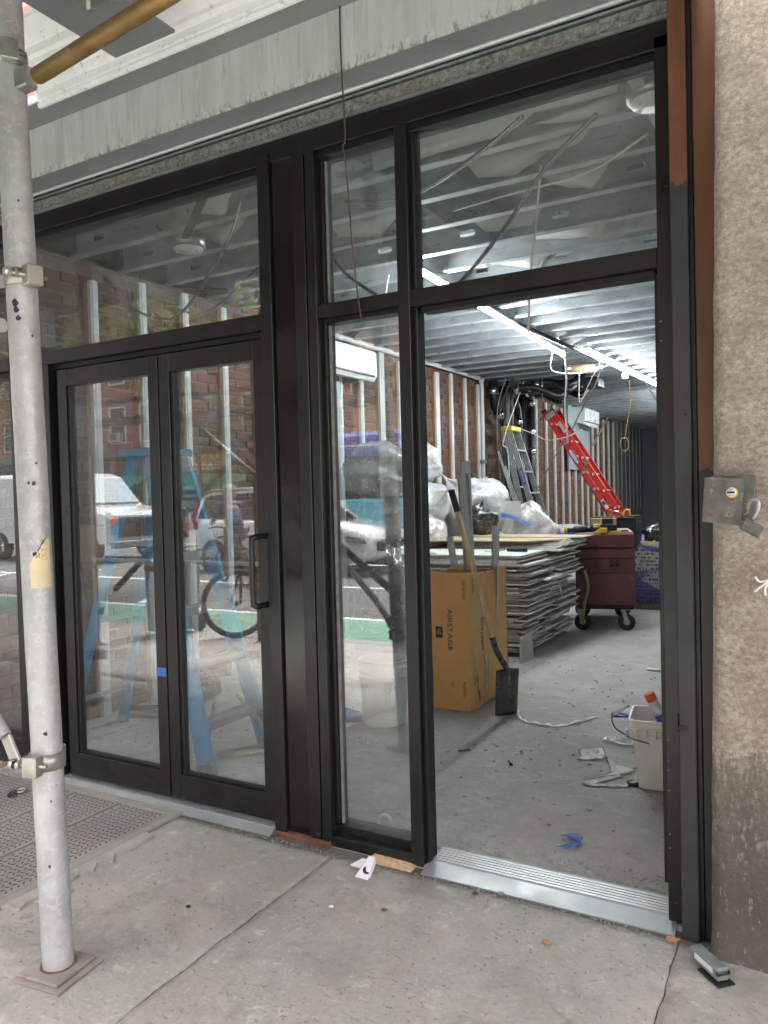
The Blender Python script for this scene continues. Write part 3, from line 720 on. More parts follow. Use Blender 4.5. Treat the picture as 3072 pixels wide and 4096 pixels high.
# long sagging pale sheet between the first joists
mb = MB(); nx, ny = 26, 5
for i in range(nx+1):
    for j in range(ny+1):
        x = -2.35+1.72*i/nx; y = .44+.31*j/ny
        mb.v.append(Vector((x, y, 3.115-.05*math.sin(math.pi*j/ny)*(.6+.6*noise.noise(Vector((x*3, 0, 0))))+.018*noise.noise(Vector((x*7, y*7, 0))))))
mb.f = [(i*(ny+1)+j, (i+1)*(ny+1)+j, (i+1)*(ny+1)+j+1, i*(ny+1)+j+1) for i in range(nx) for j in range(ny)]; mb.mi = [0]*len(mb.f); mb.sm = [True]*len(mb.f)
o = mb.build('pale_sheet', 'scrap', cl); md = o.modifiers.new('s', 'SOLIDIFY'); md.thickness = .001
MB().bar((-.60, .06, 2.925), (-.545, 1.35, 2.925), .05, .022).build('hanger_strap', 'joist', cl)
MB().bar((-3.4, 1.0, 2.93), (-2.7, .45, 2.93), .04, .015).build('hanger_strap', 'darksteel', cl)
MB().box(-4.08, -2.6, 8.05, 8.35, 2.80, 2.93, b=.01).build('steel_beam', 'darksteel', cl)

# ================================================================ SHOPFRONT
bs = thing('building_shell', 'masonry shell of the building round the shopfront and above it', 'building', (0, 0, 0))
MB().box(-14, -5.2, .03, .6, 0, 9).build('wall', 'far_brick', bs)
MB().box(-5.2, 9, .16, .6, 3.31, 9).build('wall', 'far_brick', bs)
MB().box(.61, 9, .03, .6, 0, 3.31).build('wall', 'far_brick', bs)
# right stone pier
sp = MB(); nx, nz = 40, 110
for i in range(nx+1):
    for j in range(nz+1):
        x = -.302+.92*i/nx; z = -.03+3.6*j/nz
        y = -.088+noise.noise(Vector((x*6, z*6, 0)))*.010+noise.noise(Vector((x*26, z*26, 5)))*.004+noise.noise(Vector((x*2, z*1.5, 9)))*.012-max(0, .10-z)*.35
        if i == 0: y += .015
        x += .052*max(0, min(1, z/2.8))*max(0, 1-i/8)
        sp.v.append(Vector((x+(noise.noise(Vector((0, z*7, 3)))*.004 if i == 0 else 0), y, z)))
sp.f = [(i*(nz+1)+j, (i+1)*(nz+1)+j, (i+1)*(nz+1)+j+1, i*(nz+1)+j+1) for i in range(nx) for j in range(nz)]; sp.mi = [0]*len(sp.f); sp.sm = [True]*len(sp.f)
b0 = len(sp.v)
for j in range(nz+1): sp.v.append(Vector((-.302+.052*min(1, max(0, (-.03+3.6*j/nz)/2.8)), .15, -.03+3.6*j/nz)))
for j in range(nz): sp.f.append((b0+j, j, j+1, b0+j+1)); sp.mi.append(0); sp.sm.append(False)
sp.box(-.24, .6, -.05, .15, -.03, 3.57)
one('stone_pier', sp, 'stone', 'rough speckled stone pier with mortar patches and grimy foot right of the doorway', 'pier')
# steel post and rust angle in front of it
ps = thing('steel_post', 'steel post, rust brown above and black below, left of the stone pier', 'post', (-.35, -.05, 0))
MB().box(-.388, -.338, -.050, .10, -.004, 3.3, b=.003).build('post_face', 'post', ps)
MB().box(-.336, -.325, -.030, .09, -.004, 3.3).build('post_groove', 'frame_side', ps)
MB().box(-.323, -.252, -.030, .08, -.004, 3.3, b=.003).build('rust_angle', 'rust_angle', ps)
MB().box(-.392, -.362, -.054, -.0505, .652, .668).build('cut_tab', 'frame_side', ps)
MB().bar((-.391, -.053, .70), (-.391, -.053, .646), .004, .016).build('cut_tab', 'frame_side', ps)
MB().lathe([(.004, 0), (.004, .002), (0, .002)], (-.352, -.050, 1.62), (0, -1, 0), 8).build('bolt', 'frame_side', ps)

# storefront frame
F0, F1 = 0.0, .114      # frame depth
sf = thing('storefront_frame', 'dark bronze aluminium storefront frame with transoms, mullions and fixed glass', 'storefront', (-1.5, .05, 0))
def fr_(n, *b, m='frame', bv=.002, **kw):
    return MB().box(*b, b=bv).build(n, m, sf, **kw)
TOPZ = 2.835
fr_('head', -6.2, -.388, F0, F1, 2.762, 2.856)
fr_('head_stop', -6.2, -.40, .018, F1-.02, 2.735, 2.7625, m='frame_side')
# mullion left of the opening (x -1.356..-1.309 face, deep)
fr_('mullion', -1.358, -1.309, F0-.004, F1, .0, 2.762); fr_('mullion', -1.3088, -1.2925, .022, .085, .0, 2.762, m='frame_side')
fr_('mullion', -1.374, -1.3582, .04, .095, .03, 2.76, m='frame_side')
# left mullion of the sidelite
fr_('mullion', -1.762, -1.720, F0-.004, F1, -.005, 2.762); fr_('mullion', -1.7198, -1.703, .03, .10, .08, 2.76, m='frame_side')
# wide clad column
cc = fr_('column_cover', -1.934, -1.826, .004, .13, .015, 2.80, m='frame_gloss')
fr_('column_cover', -1.995, -1.937, -.012, .12, .012, 2.80); fr_('column_cover', -1.8255, -1.769, -.004, .12, .004, 2.80)
MT['dull'] = mat('dull', (.20, .19, .18), .6, 0., .3, 20, .2)
# right jamb: black door track with holes
fr_('jamb', -.436, -.3895, .0, .112, .02, 2.80); fr_('jamb', -.455, -.4362, .05, .10, .115, 2.07, m='frame_side')
fr_('jamb', -.4358, -.412, .086, .112, .03, 2.80, m='frame_side')
# transoms
fr_('transom', -1.309, -.4365, F0, F1, 2.092, 2.152); fr_('transom', -1.28, -.45, .03, .09, 2.072, 2.0918, m='frame_side')
fr_('transom', -1.7202, -1.3585, F0, F1, 2.104, 2.156); fr_('transom', -1.70, -1.374, .03, .09, 2.085, 2.1038, m='frame_side')
fr_('transom', -6.2, -1.9955, F0, F1, 2.094, 2.160); fr_('transom', -6.2, -1.9955, .03, .10, 2.068, 2.0938, m='frame_side')
# sidelite sill
fr_('sill', -1.7198, -1.3585, F0-.002, F1+.02, -.004, .038); fr_('sill', -1.7198, -1.3585, .035, F1, .0382, .072, m='frame')
# door jamb at left of the pair and next bay's frame
fr_('mullion', -3.420, -3.352, F0, F1, .02, 2.094); fr_('mullion', -3.350, -3.305, .045, .11, .03, 2.07, m='frame_side')
fr_('mullion', -3.66, -3.60, F0, F1, .02, 2.76); fr_('mullion', -4.75, -4.68, F0, F1, .02, 2.76)
fr_('bottom_rail', -4.68, -3.66, F0+.01, F1-.02, .02, .16)
# glass panes
def pane(x0, x1, z0, z1, parent=sf, y=.062):
    return MB().box(x0, x1, y, y+.006, z0, z1).build('glass_pane', 'glass', parent)
pane(-1.704, -1.372, .071, 2.086); pane(-1.704, -1.372, 2.155, 2.737); pane(-1.294, -.4355, 2.151, 2.737)
pane(-3.60, -1.996, 2.159, 2.737); pane(-4.68, -3.66, 2.159, 2.737); pane(-4.68, -3.66, .158, 2.094); pane(-3.60, -3.42, .03, 2.094)
MB().box(-1.7015, -1.6935, .05, .0615, .075, 2.08).build('gasket', 'dull', sf); MB().box(-1.7015, -1.6955, .05, .0615, 2.16, 2.73).build('gasket', 'dull', sf)
# holes and chips along the jamb
for z in (.60, .535, .505, .44, .30, .255, 1.92, 1.86): MB().lathe([(.0028, 0), (.0036, .0006), (0, .0007)], (-.4275, -.0003, z), (0, -1, 0), 8).build('screw', 'dull', sf)

# door leaves
def leaf(x0, x1, label, hx):
    d = thing('glass_door', label, 'door', ((x0+x1)/2, .03, .03), 'pair of narrow stile glass doors')
    SW = .062
    def q(n, *b, m='frame', bv=.002): return MB().box(*b, b=bv).build(n, m, d)
    q('stile', x0, x0+SW, .012, .058, .036, 2.060); q('stile', x1-SW, x1, .012, .058, .036, 2.060)
    q('stile_edge', x0+SW+.0005, x0+SW+.020, .020, .052, .15, 1.978, m='frame_side'); q('stile_edge', x1-SW-.014, x1-SW-.0005, .028, .052, .15, 1.978, m='frame_side')
    q('top_rail', x0+SW, x1-SW, .0125, .0575, 1.978, 2.0598); q('bottom_rail', x0+SW, x1-SW, .0125, .0575, .0362, .150)
    q('rail_bead', x0+SW, x1-SW, .024, .046, .1502, .166, m='frame_side')
    MB().box(x0+SW-.004, x1-SW+.004, .038, .044, .15, 1.98).build('glass_pane', 'glass', d)
    return d
dl = leaf(-3.300, -2.615, 'left leaf of the glass double doors, with blue tape on its stile', 1)
dr = leaf(-2.606, -2.000, 'right leaf of the glass double doors, with black pull handle', 1)
MB().box(-2.6135, -2.6075, .02, .05, .04, 2.055).build('astragal', 'frame_side', dl)
hz = [(-1.975, -.002, 1.242), (-2.035, -.055, 1.245), (-2.058, -.07, 1.238), (-2.070, -.072, 1.215), (-2.070, -.072, .985), (-2.060, -.07, .962), (-2.035, -.055, .952), (-1.975, -.002, .950)]
hz = [(-2.022, .012, 1.240), (-2.022, -.045, 1.240), (-2.024, -.062, 1.235), (-2.030, -.068, 1.215), (-2.030, -.068, .985), (-2.024, -.062, .958), (-2.022, -.045, .953), (-2.022, .012, .953)]
MB().tube(bez(hz, 5), .0125, 12).build('pull_handle', 'black_plastic', dr)
MB().box(-2.677, -2.6155, .0105, .0118, .592, .632).build('masking_tape', 'bluetape', dl)

# aluminium thresholds
def threshold(x0, x1, label, out=0):
    t = thing('door_threshold', label, 'threshold', ((x0+x1)/2, .05, 0), 'ribbed aluminium thresholds')
    MB().prism([(-.046, -.004), (-.046, .001), (-.006 if out else .035, .014), (.15, .014), (.185, .007), (.185, -.004)], (x0, 0, 0), Y, Z, (x1-x0, 0, 0)).build('plate', 'aluplate', t)
    rb = MB()
    for i in range(6):
        y = (.000 if out else .046)+i*(.0125 if out else .0178); rb.box(x0, x1, y, y+(.007 if out else .0105), .0135, .0190)
    rb.build('ribs', 'alu', t); return t
threshold(-1.300, -.412, 'ribbed aluminium threshold across the open doorway on the right')
threshold(-6.2, -2.002, 'long ribbed aluminium threshold under the closed double doors', 1)
one('rust_channel', MB().box(-1.995, -1.725, -.022, .10, -.006, .014, b=.002).box(-1.728, -1.7225, -.03, .10, -.02, .018), 'rust', 'rusty steel channel under the wide black column cover', 'steel channel')
one('wood_shim', MB().prism([(-.10, -.006), (.10, -.006), (.102, .004), (.05, .008), (-.08, .010)], (-1.44, -.046, 0), X, Z, (0, .06, 0)), 'wood', 'splintered wooden shim under the sidelite sill', 'wood shim')

# header above the frame
hd = thing('header', 'weathered grey fascia, soffit and roller gate housing above the shopfront', 'fascia', (-2, 0, 3))
def h_(n, *b, m='fascia_dark', bv=.0, **kw): return MB().box(*b, b=bv).build(n, m, hd, **kw)
LM = 'rough_lintel'
h_('lintel', -6.4, -.30, -.006, .10, 2.845, 2.905, m=LM); h_('lintel_edge', -6.4, -.30, -.014, -.0062, 2.842, 2.853, m='galv')
h_('gate_slot', -6.4, -.30, .01, .10, 2.9052, 2.93, m='frame_side'); h_('gate_rail', -6.4, -.30, -.010, .009, 2.913, 2.921, m='galv')
MB().tube([(-6.4, -.014, 2.938), (-.30, -.014, 2.938)], .010, 10).build('drip_edge', 'alu', hd)
h_('soffit', -6.4, -.30, -.156, .02, 2.945, 2.955)
h_('band', -6.4, -.30, -.164, -.1565, 2.925, 3.147, m='band')
h_('upper_soffit', -6.4, -.30, -.31, -.10, 3.1475, 3.157)
h_('backing', -6.4, -.30, -.155, .159, 2.957, 3.31)
# white moulded gutter profile
prof = [(-.312, 3.12), (-.318, 3.135), (-.306, 3.142), (-.318, 3.150), (-.322, 3.178), (-.345, 3.186), (-.350, 3.20), (-.395, 3.235), (-.40, 3.262), (-.415, 3.27), (-.418, 3.30), (-.47, 3.33), (-.50, 3.35), (-.50, 3.375), (-.30, 3.375), (-.30, 3.12)]
MB().prism(prof, (-2.94, 0, 0), Y, Z, (5.4, 0, 0)).build('white_moulding', 'white_gloss', hd)

# ---------------------------------------------------------------- sidewalk shed
def clampfn(c, r, parent, ang, name='coupler', bolt=1):
    c = Vector(c); d = Vector((math.cos(ang), math.sin(ang), 0)); e = Vector((-d.y, d.x, 0)); mb = MB()
    mb.lathe([(r+.001, -.024), (r+.007, -.024), (r+.007, .024), (r+.001, .024), (r+.001, -.024)], c, Z, 28)
    mb.obox(c+d*(r+.022), d, e, Z, .018, .024, .030, b=.003); mb.obox(c-d*(r+.012), d, e, Z, .012, .016, .026, b=.003)
    o = mb.build(name, 'zinc', parent)
    b = MB(); b.tube([c+d*(r+.018)-e*.07, c+d*(r+.018)+e*.045], .006, 8); b.lathe([(.014, 0), (.014, .012), (.010, .018), (0, .018)], c+d*(r+.018)-e*.066, -e, 6, sm=False)
    b.lathe([(.010, 0), (.013, .002), (.013, .010)], c+d*(r+.018)-e*.045, -e, 10)
    b.build('bolt', 'zinc', o); return o
P0, P1 = Vector((-2.006, -1.055, .012)), Vector((-2.128, -1.03, 3.05))
def pat(z): t = (z-P0.z)/(P1.z-P0.z); return P0.lerp(P1, t)
sc_ = thing('scaffold_post', 'thick silver painted scaffold post with chipped paint and torn beige sticker at the left edge', 'scaffold post', (-2.006, -1.055, 0))
mb = MB(); n, m = 40, 160
for j in range(m+1):
    z = .012+(3.05-.012)*j/m; c = pat(z)
    for i in range(n):
        t = 2*math.pi*i/n; r = .0445+noise.noise(Vector((math.cos(t)*2.5, math.sin(t)*2.5, z*9)))*.0009+noise.noise(Vector((math.cos(t)*9, math.sin(t)*9, z*30)))*.0004
        mb.v.append(c+Vector((math.cos(t)*r, math.sin(t)*r, 0)))
mb.f = [(j*n+i, j*n+(i+1) % n, (j+1)*n+(i+1) % n, (j+1)*n+i) for j in range(m) for i in range(n)]; mb.mi = [0]*len(mb.f); mb.sm = [True]*len(mb.f)
mb.build('post_tube', 'silver', sc_)
MT['basepl'] = mat('basepl', (.25, .225, .20), .75, .1, .25, 8, .5, 40, dirt=[((.24, .11, .07), .56), ((.09, .07, .06), .68)], dscale=12)
MB().obox((-2.008, -1.060, .0125), (.99, .12, 0), (-.12, .99, 0), Z, .078, .078, .005, 0, .002).build('base_plate', 'basepl', sc_)
MB().obox((-2.000, -1.062, .0035), (.99, .12, 0), (-.12, .99, 0), Z, .092, .090, .0035, 0, .001).build('sole_board', 'basepl', sc_)
MT['sticker'] = mat('sticker', (.58, .47, .29), .6, 0., .12, 8, .2, dirt=(.42, .33, .20), dth=.64)
def wrap(z0, z1, a0, a1, cut=0):   # sticker following the tube
    mb = MB(); nn = 12
    for j in range(9):
        z = z0+(z1-z0)*j/8
        for i in range(nn+1):
            a = a0+(a1-a0)*i/nn
            if cut and j > 4: a = max(a, a0+(a1-a0)*(.18*(j-4)+.03*((i*7) % 3)))
            c = pat(z); mb.v.append(c+Vector((math.cos(a)*.0458, math.sin(a)*.0458, 0)))
    mb.f = [(j*(nn+1)+i, j*(nn+1)+i+1, (j+1)*(nn+1)+i+1, (j+1)*(nn+1)+i) for j in range(8) for i in range(nn)]; mb.mi = [0]*len(mb.f); mb.sm = [True]*len(mb.f); return mb
view = math.atan2(-1.5, 2.0)
cr_ = MB()
for k_ in range(26):
    a_ = k_*.2417+.1*noise.noise(Vector((k_, 0, 0))); s_ = .004+.004*abs(noise.noise(Vector((k_*.7, 3, 0)))); c_ = Vector((-2.006+.047*math.cos(a_), -1.055+.047*math.sin(a_), .018)); cr_.obox(c_, (math.cos(a_), math.sin(a_), .3), (-math.sin(a_), math.cos(a_), 0), Z, s_, s_*1.4, s_*.6, 0, .001)
cr_.build('rust_crust', 'rust', sc_, kind='stuff')
stk = wrap(1.150, 1.295, view-.42, view+.95, 1).build('sticker', 'sticker', sc_)
pr = MB()
for k in range(13):
    z = 1.288-k*.0045
    if k in (3, 4, 8): continue
    a = view+.32; b = view+.55+.28*((k*37) % 10)/10
    pr.add([pat(z)+Vector((math.cos(q)*.0462, math.sin(q)*.0462, 0))+Vector((0, 0, dz)) for q, dz in ((a, 0), (b, 0), (b, .0018), (a, .0018))], [(0, 1, 2, 3)])
for k in range(3):
    z = 1.165-k*.0045; pr.add([pat(z)+Vector((math.cos(q)*.0462, math.sin(q)*.0462, 0))+Vector((0, 0, dz)) for q, dz in ((view+.05, 0), (view+.8-.1*k, 0), (view+.8-.1*k, .0012), (view+.05, .0012))], [(0, 1, 2, 3)])
MT['stickerprint'] = mat('stickerprint', (.22, .12, .06), .6, 0.); pr.build('sticker_print', 'stickerprint', stk, kind='stuff')
for z, a in ((2.735, view-.3), (2.075, view+.15), (.632, view-1.0)): clampfn(pat(z), .0445, sc_, a+.35)
MT['chip'] = mat('chip', (.02, .022, .035), .6, 0.)
for z, a, s_ in ((1.245, .02, 1.7), (1.238, .1, 1.1), (1.25, -.08, 1.), (1.995, -.45, 1.5), (1.975, -.4, 1.3), (1.95, -.3, 1.1), (1.46, .1, .9), (1.462, -.2, .6), (1.90, .5, .6), (.72, .02, .8), (.72, -.06, .6), (.52, .1, .5), (.33, -.2, .6), (1.52, .3, .5), (2.3, .1, .5)):
    mb = MB(); c = pat(z); q = []
    for k in range(9):
        t = 2*math.pi*k/9; rr = .006*s_*(1+.5*noise.noise(Vector((k*1.3, z*9, a)))); q.append(c+Vector((math.cos(view+a+rr*math.cos(t)/.0445)*.0457, math.sin(view+a+rr*math.cos(t)/.0445)*.0457, 1.3*rr*math.sin(t))))
    mb.add(q, [tuple(range(9))]); mb.build('paint_chip', 'chip', sc_)
# diagonal brace low left and short ones
MB().obox(pat(2.665)+Vector((.062, .004, .0)), (1, 0, 0), Y, Z, .030, .022, .030, b=.004).build('pipe_coupler', 'zinc', sc_)
br = thing('scaffold_brace', 'thin silver diagonal scaffold brace bolted low on the left post', 'scaffold brace', (-2.05, -1.1, .63))
MB().tube([(-4.42, -1.16, 3.0), (-2.22, -1.12, .80), (-2.14, -1.11, .705)], .019, 14).build('brace_tube', 'silver', br)
MB().obox((-2.115, -1.108, .665), (.5, 0, -.8), (0, 1, 0), (.8, 0, .5), .045, .006, .022, b=.003).build('flattened_end', 'zinc', br)
MB().tube([(-2.100, -1.19, .635), (-2.098, -1.05, .637)], .007, 8).lathe([(.015, 0), (.016, .016), (.008, .022), (0, .022)], (-2.100, -1.185, .635), (0, -1, 0), 6, sm=False).build('bolt', 'rust', br)
for z, nm in ((2.06, 'upper'), (1.93, 'lower')):
    one('scaffold_tube', MB().tube([(-4.50, -1.10, z+.03), (-2.10, -1.10, z)], .021, 12), 'silver', 'horizontal silver scaffold tube meeting the left post, %s of the two' % nm, 'scaffold tube')
one('bronze_pipe', MB().tube([(-1.985, -1.035, 2.655), (-1.4, -1.10, 2.655), (.6, -1.32, 2.655)], .0235, 16), 'gold', 'worn bronze coloured scaffold pipe running up across the top left corner', 'pipe')
# shed roof
sr = thing('sidewalk_shed_roof', 'plank deck and grey steel beams of the sidewalk shed overhead', 'shed roof', (-2, -2, 3.3))
for i in range(10):
    y = -2.76+i*.225; MB().box(-8.5, 2.5, y, y+.215, 3.42, 3.46).build('plank', 'plank', sr)
for x in (-7.0, -4.55, -2.12, .45):
    mb = MB(); mb.box(x-.15, x+.15, -2.74, -.50 if x != -2.12 else -.48, 3.055, 3.065); mb.box(x-.15, x+.15, -2.74, -.5, 3.40, 3.41); mb.box(x-.006, x+.006, -2.74, -.5, 3.065, 3.40)
    mb.build('cross_beam', 'white_paint' if False else 'fascia_dark', sr)
MB().obox((-2.02, -.80, 3.04), (.95, .3, 0), (-.3, .95, 0), Z, .085, .05, .012, b=.003).build('beam_bracket', 'zinc', sr)
MB().lathe([(.018, 0), (.018, .012), (.010, .013), (.010, .045), (0, .045)], (-2.03, -.80, 3.028), (0, 0, -1), 8).build('bolt', 'zinc', sr)
MB().box(-4.3, 2.5, -2.80, -2.755, 2.80, 3.60).build('baffle_board', 'fascia_dark', sr); MB().box(-8.5, -4.305, -2.80, -2.75, 3.36, 3.60).build('edge_beam', 'fascia_dark', sr)  # low right-hand board added to block far buildings from transom reflections
def shedpost(x, y, label, r=.055, brace=(), m='darksteel', g='dark scaffold posts along the kerb'):
    t = thing('scaffold_post', label, 'scaffold post', (x, y, 0), g)
    MB().tube([(x, y, .01), (x, y, 3.06)], r, 16).build('post_tube', m, t)
    MB().box(x-.09, x+.09, y-.09, y+.09, .0, .012).build('base_plate', 'darksteel', t)
    mb = MB(); mb.lathe([(r+.001, -.03), (r+.012, -.03), (r+.012, .03), (r+.001, .03)], (x, y, .34), Z, 20); mb.box(x+r, x+r+.07, y-.03, y+.03, .31, .37); mb.box(x-r-.07, x-r, y-.025, y+.025, .315, .365)
    mb.build('coupler', 'darksteel', t)
PX = [-2.4, -6.2, -8.9, .6]
for x, l in zip(PX, ('dark kerbside scaffold post just behind the near silver one', 'dark kerbside scaffold post reflected in the left door leaf', 'kerbside scaffold post farthest left', 'kerbside scaffold post right of the doorway')): shedpost(x, -2.5, l)
shedpost(-4.45, -1.03, 'silver scaffold post by the shopfront farther left, seen only as a reflection', .0445, (), 'silver', 'silver scaffold posts along the shopfront')
def tubeobj(p, q, r, m, label): return one('scaffold_tube', MB().tube([p, q], r, 10), m, label, 'scaffold tube')
tubeobj((-6.15, -2.46, .85), (-.5, -2.46, .84), .017, 'galv', 'level silver tube tying the kerbside posts at knee height')
tubeobj((-5.9, -2.44, 2.9), (-2.45, -2.44, .38), .03, 'blackpipe', 'long dark cross brace falling to the right')
tubeobj((-2.8, -2.56, 3.0), (-5.95, -2.56, .55), .03, 'blackpipe', 'long dark cross brace falling to the left')
tubeobj((-6.3, -2.46, 2.15), (-3.05, -2.46, 2.12), .04, 'darksteel', 'dark ledger tube linking kerbside posts at head height')

# ---------------------------------------------------------------- foreground small things
MT['wbrown'] = mat('wbrown', (.07, .045, .04), .7, 0.)
gb = thing('gate_switch_box', 'battered grey metal switch box with round sticker mounted on the stone pier', 'switch box', (-.22, -.15, 1.35))
MB().box(-.275, -.160, -.150, -.098, 1.300, 1.430, b=.002).build('back_box', 'castgrey', gb)
MB().prism([(-.296, 1.300), (-.195, 1.287), (-.184, 1.419), (-.287, 1.427)], (0, -.172, 0), X, Z, (0, .012, 0)).build('cover', 'castgrey', gb)
MB().lathe([(.0135, 0), (.0135, .0012), (0, .0012)], (-.2185, -.1725, 1.382), (0, -1, 0), 24).build('sticker', 'print_white', gb)
MB().lathe([(.0155, 0), (.0155, .0008), (0, .0008)], (-.2165, -.1722, 1.381), (0, -1, 0), 24).build('sticker_rim', 'yellow', gb)
MB().box(-.229, -.209, -.1745, -.1739, 1.379, 1.385).build('sticker_band', 'print_black', gb)
text('24 HR', .0040, (-.2185, -.1742, 1.390), X, Z, 'print_black', gb, th=.0002)
text('SERVICE', .0030, (-.2185, -.1742, 1.374), X, Z, 'print_black', gb, th=.0002)
MB().box(-.280, -.266, -.1728, -.1722, 1.317, 1.321).build('red_mark', 'taillight', gb); MB().box(-.225, -.212, -.1728, -.1722, 1.360, 1.364).build('red_mark', 'taillight', gb)
MB().tube(bez([(-.178, -.165, 1.335), (-.166, -.19, 1.36), (-.148, -.20, 1.355), (-.150, -.20, 1.328), (-.163, -.19, 1.306)], 6), .0045, 8).build('shackle', 'alu', gb)
MB().obox((-.166, -.195, 1.283), (.85, .1, -.5), (0, 1, 0), (.5, 0, .85), .028, .012, .017, b=.004).build('padlock', 'castgrey', gb)
MB().tube(bez([(-.186, -.16, 1.35), (-.176, -.165, 1.345), (-.178, -.165, 1.325), (-.188, -.16, 1.318)], 5), .0016, 5).build('wire', 'yellow', gb)
MT['wirewhite'] = mat('wirewhite', (.75, .74, .70), .5, 0.)
ww = thing('loose_white_wires', 'three cut white wires sticking out of the stone pier at the right edge', 'wires', (-.12, -.1, 1.05))
for pp in ([(-.09, -.1, 1.13), (-.12, -.135, 1.135), (-.150, -.14, 1.128), (-.163, -.14, 1.142)], [(-.09, -.1, 1.13), (-.125, -.14, 1.13), (-.148, -.15, 1.115), (-.165, -.15, 1.10)], [(-.09, -.1, 1.12), (-.118, -.14, 1.125), (-.136, -.15, 1.115), (-.137, -.15, 1.09)]):
    MB().tube(bez(pp, 6), .0032, 7).build('wire', 'wirewhite', ww)
jb = thing('junction_box', 'small grey metal junction box lying at the foot of the black steel post', 'junction box', (-.29, -.17, 0))
a = Vector((.60, -.62, 0)).normalized(); b_ = Vector((a.y, -a.x, 0))
MT['jbgrey'] = mat('jbgrey', (.20, .22, .205), .5, .2, .2, 30, .2)
MB().obox((-.295, -.185, .026), a, b_, Z, .062, .019, .019, b=.004).build('housing', 'jbgrey', jb)
MB().obox(Vector((-.295, -.185, .028))+b_*.0192, a, Z, b_, .040, .008, .0006).build('label', 'print_white', jb)
MB().obox(Vector((-.295, -.185, .0025))+a*.03, a, b_, Z, .045, .028, .0018).build('base_flange', 'darksteel', jb)
MB().tube([Vector((-.295, -.185, .03))+a*.06+b_*k for k in (-.02, .02)], .006, 8).build('pin', 'darksteel', jb)
pb = MB()
pb.prism([(-.032, -.058), (.002, -.068), (.030, -.040), (.022, .05), (.012, .072), (-.010, .070), (-.018, .01)], (-1.475, -.145, .008), (1, .05, .1), (.1, .55, .55), (0, -.012, .012))
pb.prism([(-.078, -.01), (-.012, -.02), (-.018, .028), (-.045, .035)], (-1.470, -.115, .012), (1, .1, .0), (0, .8, .35), (0, -.006, .010))
o = one('paper_bag', pb, 'paperwhite', 'crumpled white paper bag with a dark mark lying under the sidelite sill', 'paper bag')
MB().prism([(-.012, .018), (-.004, .012), (.002, -.004), (.018, -.010), (.012, -.018), (-.004, -.014), (-.014, .0)], (-1.468, -.155, .0212), (1, .05, .1), (.1, .55, .55), (0, -.001, .002)).build('dark_mark', 'print_black', o)
def shard(x, y, s, m, label, cat='brick shard', z=.006, name=None):
    r = random.Random(int(x*1000+y*777)); q = [(s*(1+.35*r.random())*math.cos(t), s*.7*(1+.35*r.random())*math.sin(t)) for t in [k*1.25 for k in range(5)]]
    mb = MB().prism(q, (x, y, z), (1, .1, .08), (-.1, 1, .05), (0, 0, s*.45)); return one(name or cat.replace(' ', '_'), mb, m, label, cat)
shard(-.75, -.27, .013, 'chipboard', 'square orange brick shard on the sidewalk in front of the open doorway')
shard(-.415, -.085, .016, 'chipboard', 'orange shard beside the right end of the doorway threshold')
shard(-1.06, -.10, .010, 'rust', 'tiny rust brown shard just in front of the doorway threshold')
shard(-1.29, -.335, .010, 'rust', 'curled brown chip on the sidewalk in front of the mullion', 'chip')
shard(-1.46, -.40, .008, 'paperwhite', 'tiny white paper scrap on the sidewalk', 'paper scrap')
shard(-1.9, -.62, .009, 'rubber', 'small dark pebble on the sidewalk between post and threshold', 'pebble')
shard(-.98, -.06, .012, 'dull', 'grey mortar lump against the doorway threshold', 'mortar lump', .004)
shard(-1.08, .20, .016, 'curbstone', 'stone chip resting on the inner edge of the doorway threshold', 'stone chip', .012)
gr = MB(); r = random.Random(3)
for i in range(1500):
    x = r.uniform(-2.4, .3); y = -r.random()**1.6*2.0-.055; s = r.choice((.0012, .0015, .002, .003)); 
    if r.random() < .35: y = -.06-abs(r.gauss(0, .03))
    gr.obox((x, y, .002), (math.cos(i), math.sin(i), .2), (-math.sin(i), math.cos(i), 0), Z, s, s*.7, s*.6)
gr.build('grit', 'curbstone', None, kind='stuff', label='fine grey grit scattered over the sidewalk', cat='grit')
cable('hanging_wire', [(-1.47, -.17, 3.4), (-1.475, -.17, 3.0), (-1.468, -.165, 2.70), (-1.485, -.155, 2.66), (-1.478, -.15, 2.60), (-1.474, -.13, 2.35), (-1.462, -.12, 2.15), (-1.449, -.12, 2.045)], .0028, 'wbrown', 'thin brown wire hanging down in front of the narrow transom window', 'wire', seg=6)

# ================================================================ INTERIOR THINGS
# LED tubes -------------------------------------------------------
def led(p, q, label):
    p, q = Vector(p), Vector(q); t = thing('led_tube_light', label, 'tube light', p, 'linked LED tube lights under the joists')
    d = (q-p).normalized(); s = d.cross(Vector(Z)).normalized()
    MB().obox((p+q)/2+Vector((0, 0, .030)), d, s, Z, (q-p).length/2, .022, .012, b=.003).build('housing', 'white_paint', t)
    MB().tube([p+d*.01, q-d*.01], .016, 10).build('diffuser', 'led', t)
    for e in (p, q): MB().obox(e+Vector((0, 0, .012)), d, s, Z, .012, .024, .024, b=.003).build('end_cap', 'white_paint', t)
l0, l1 = Vector((-2.29, 1.95, 2.875)), Vector((-2.43, 5.80, 2.875))
for i, w in enumerate(('nearest', 'second', 'third')):
    led(l0.lerp(l1, i/3+.004), l0.lerp(l1, (i+1)/3-.004), '%s bright LED tube in the front run of three' % w)
m0, m1 = Vector((-2.17, 5.75, 2.90)), Vector((-2.02, 9.6, 2.90))
for i, w in enumerate(('nearest', 'middle', 'farthest')):
    led(m0.lerp(m1, i/3+.004), m0.lerp(m1, (i+1)/3-.004), '%s bright LED tube in the rear run of three' % w)
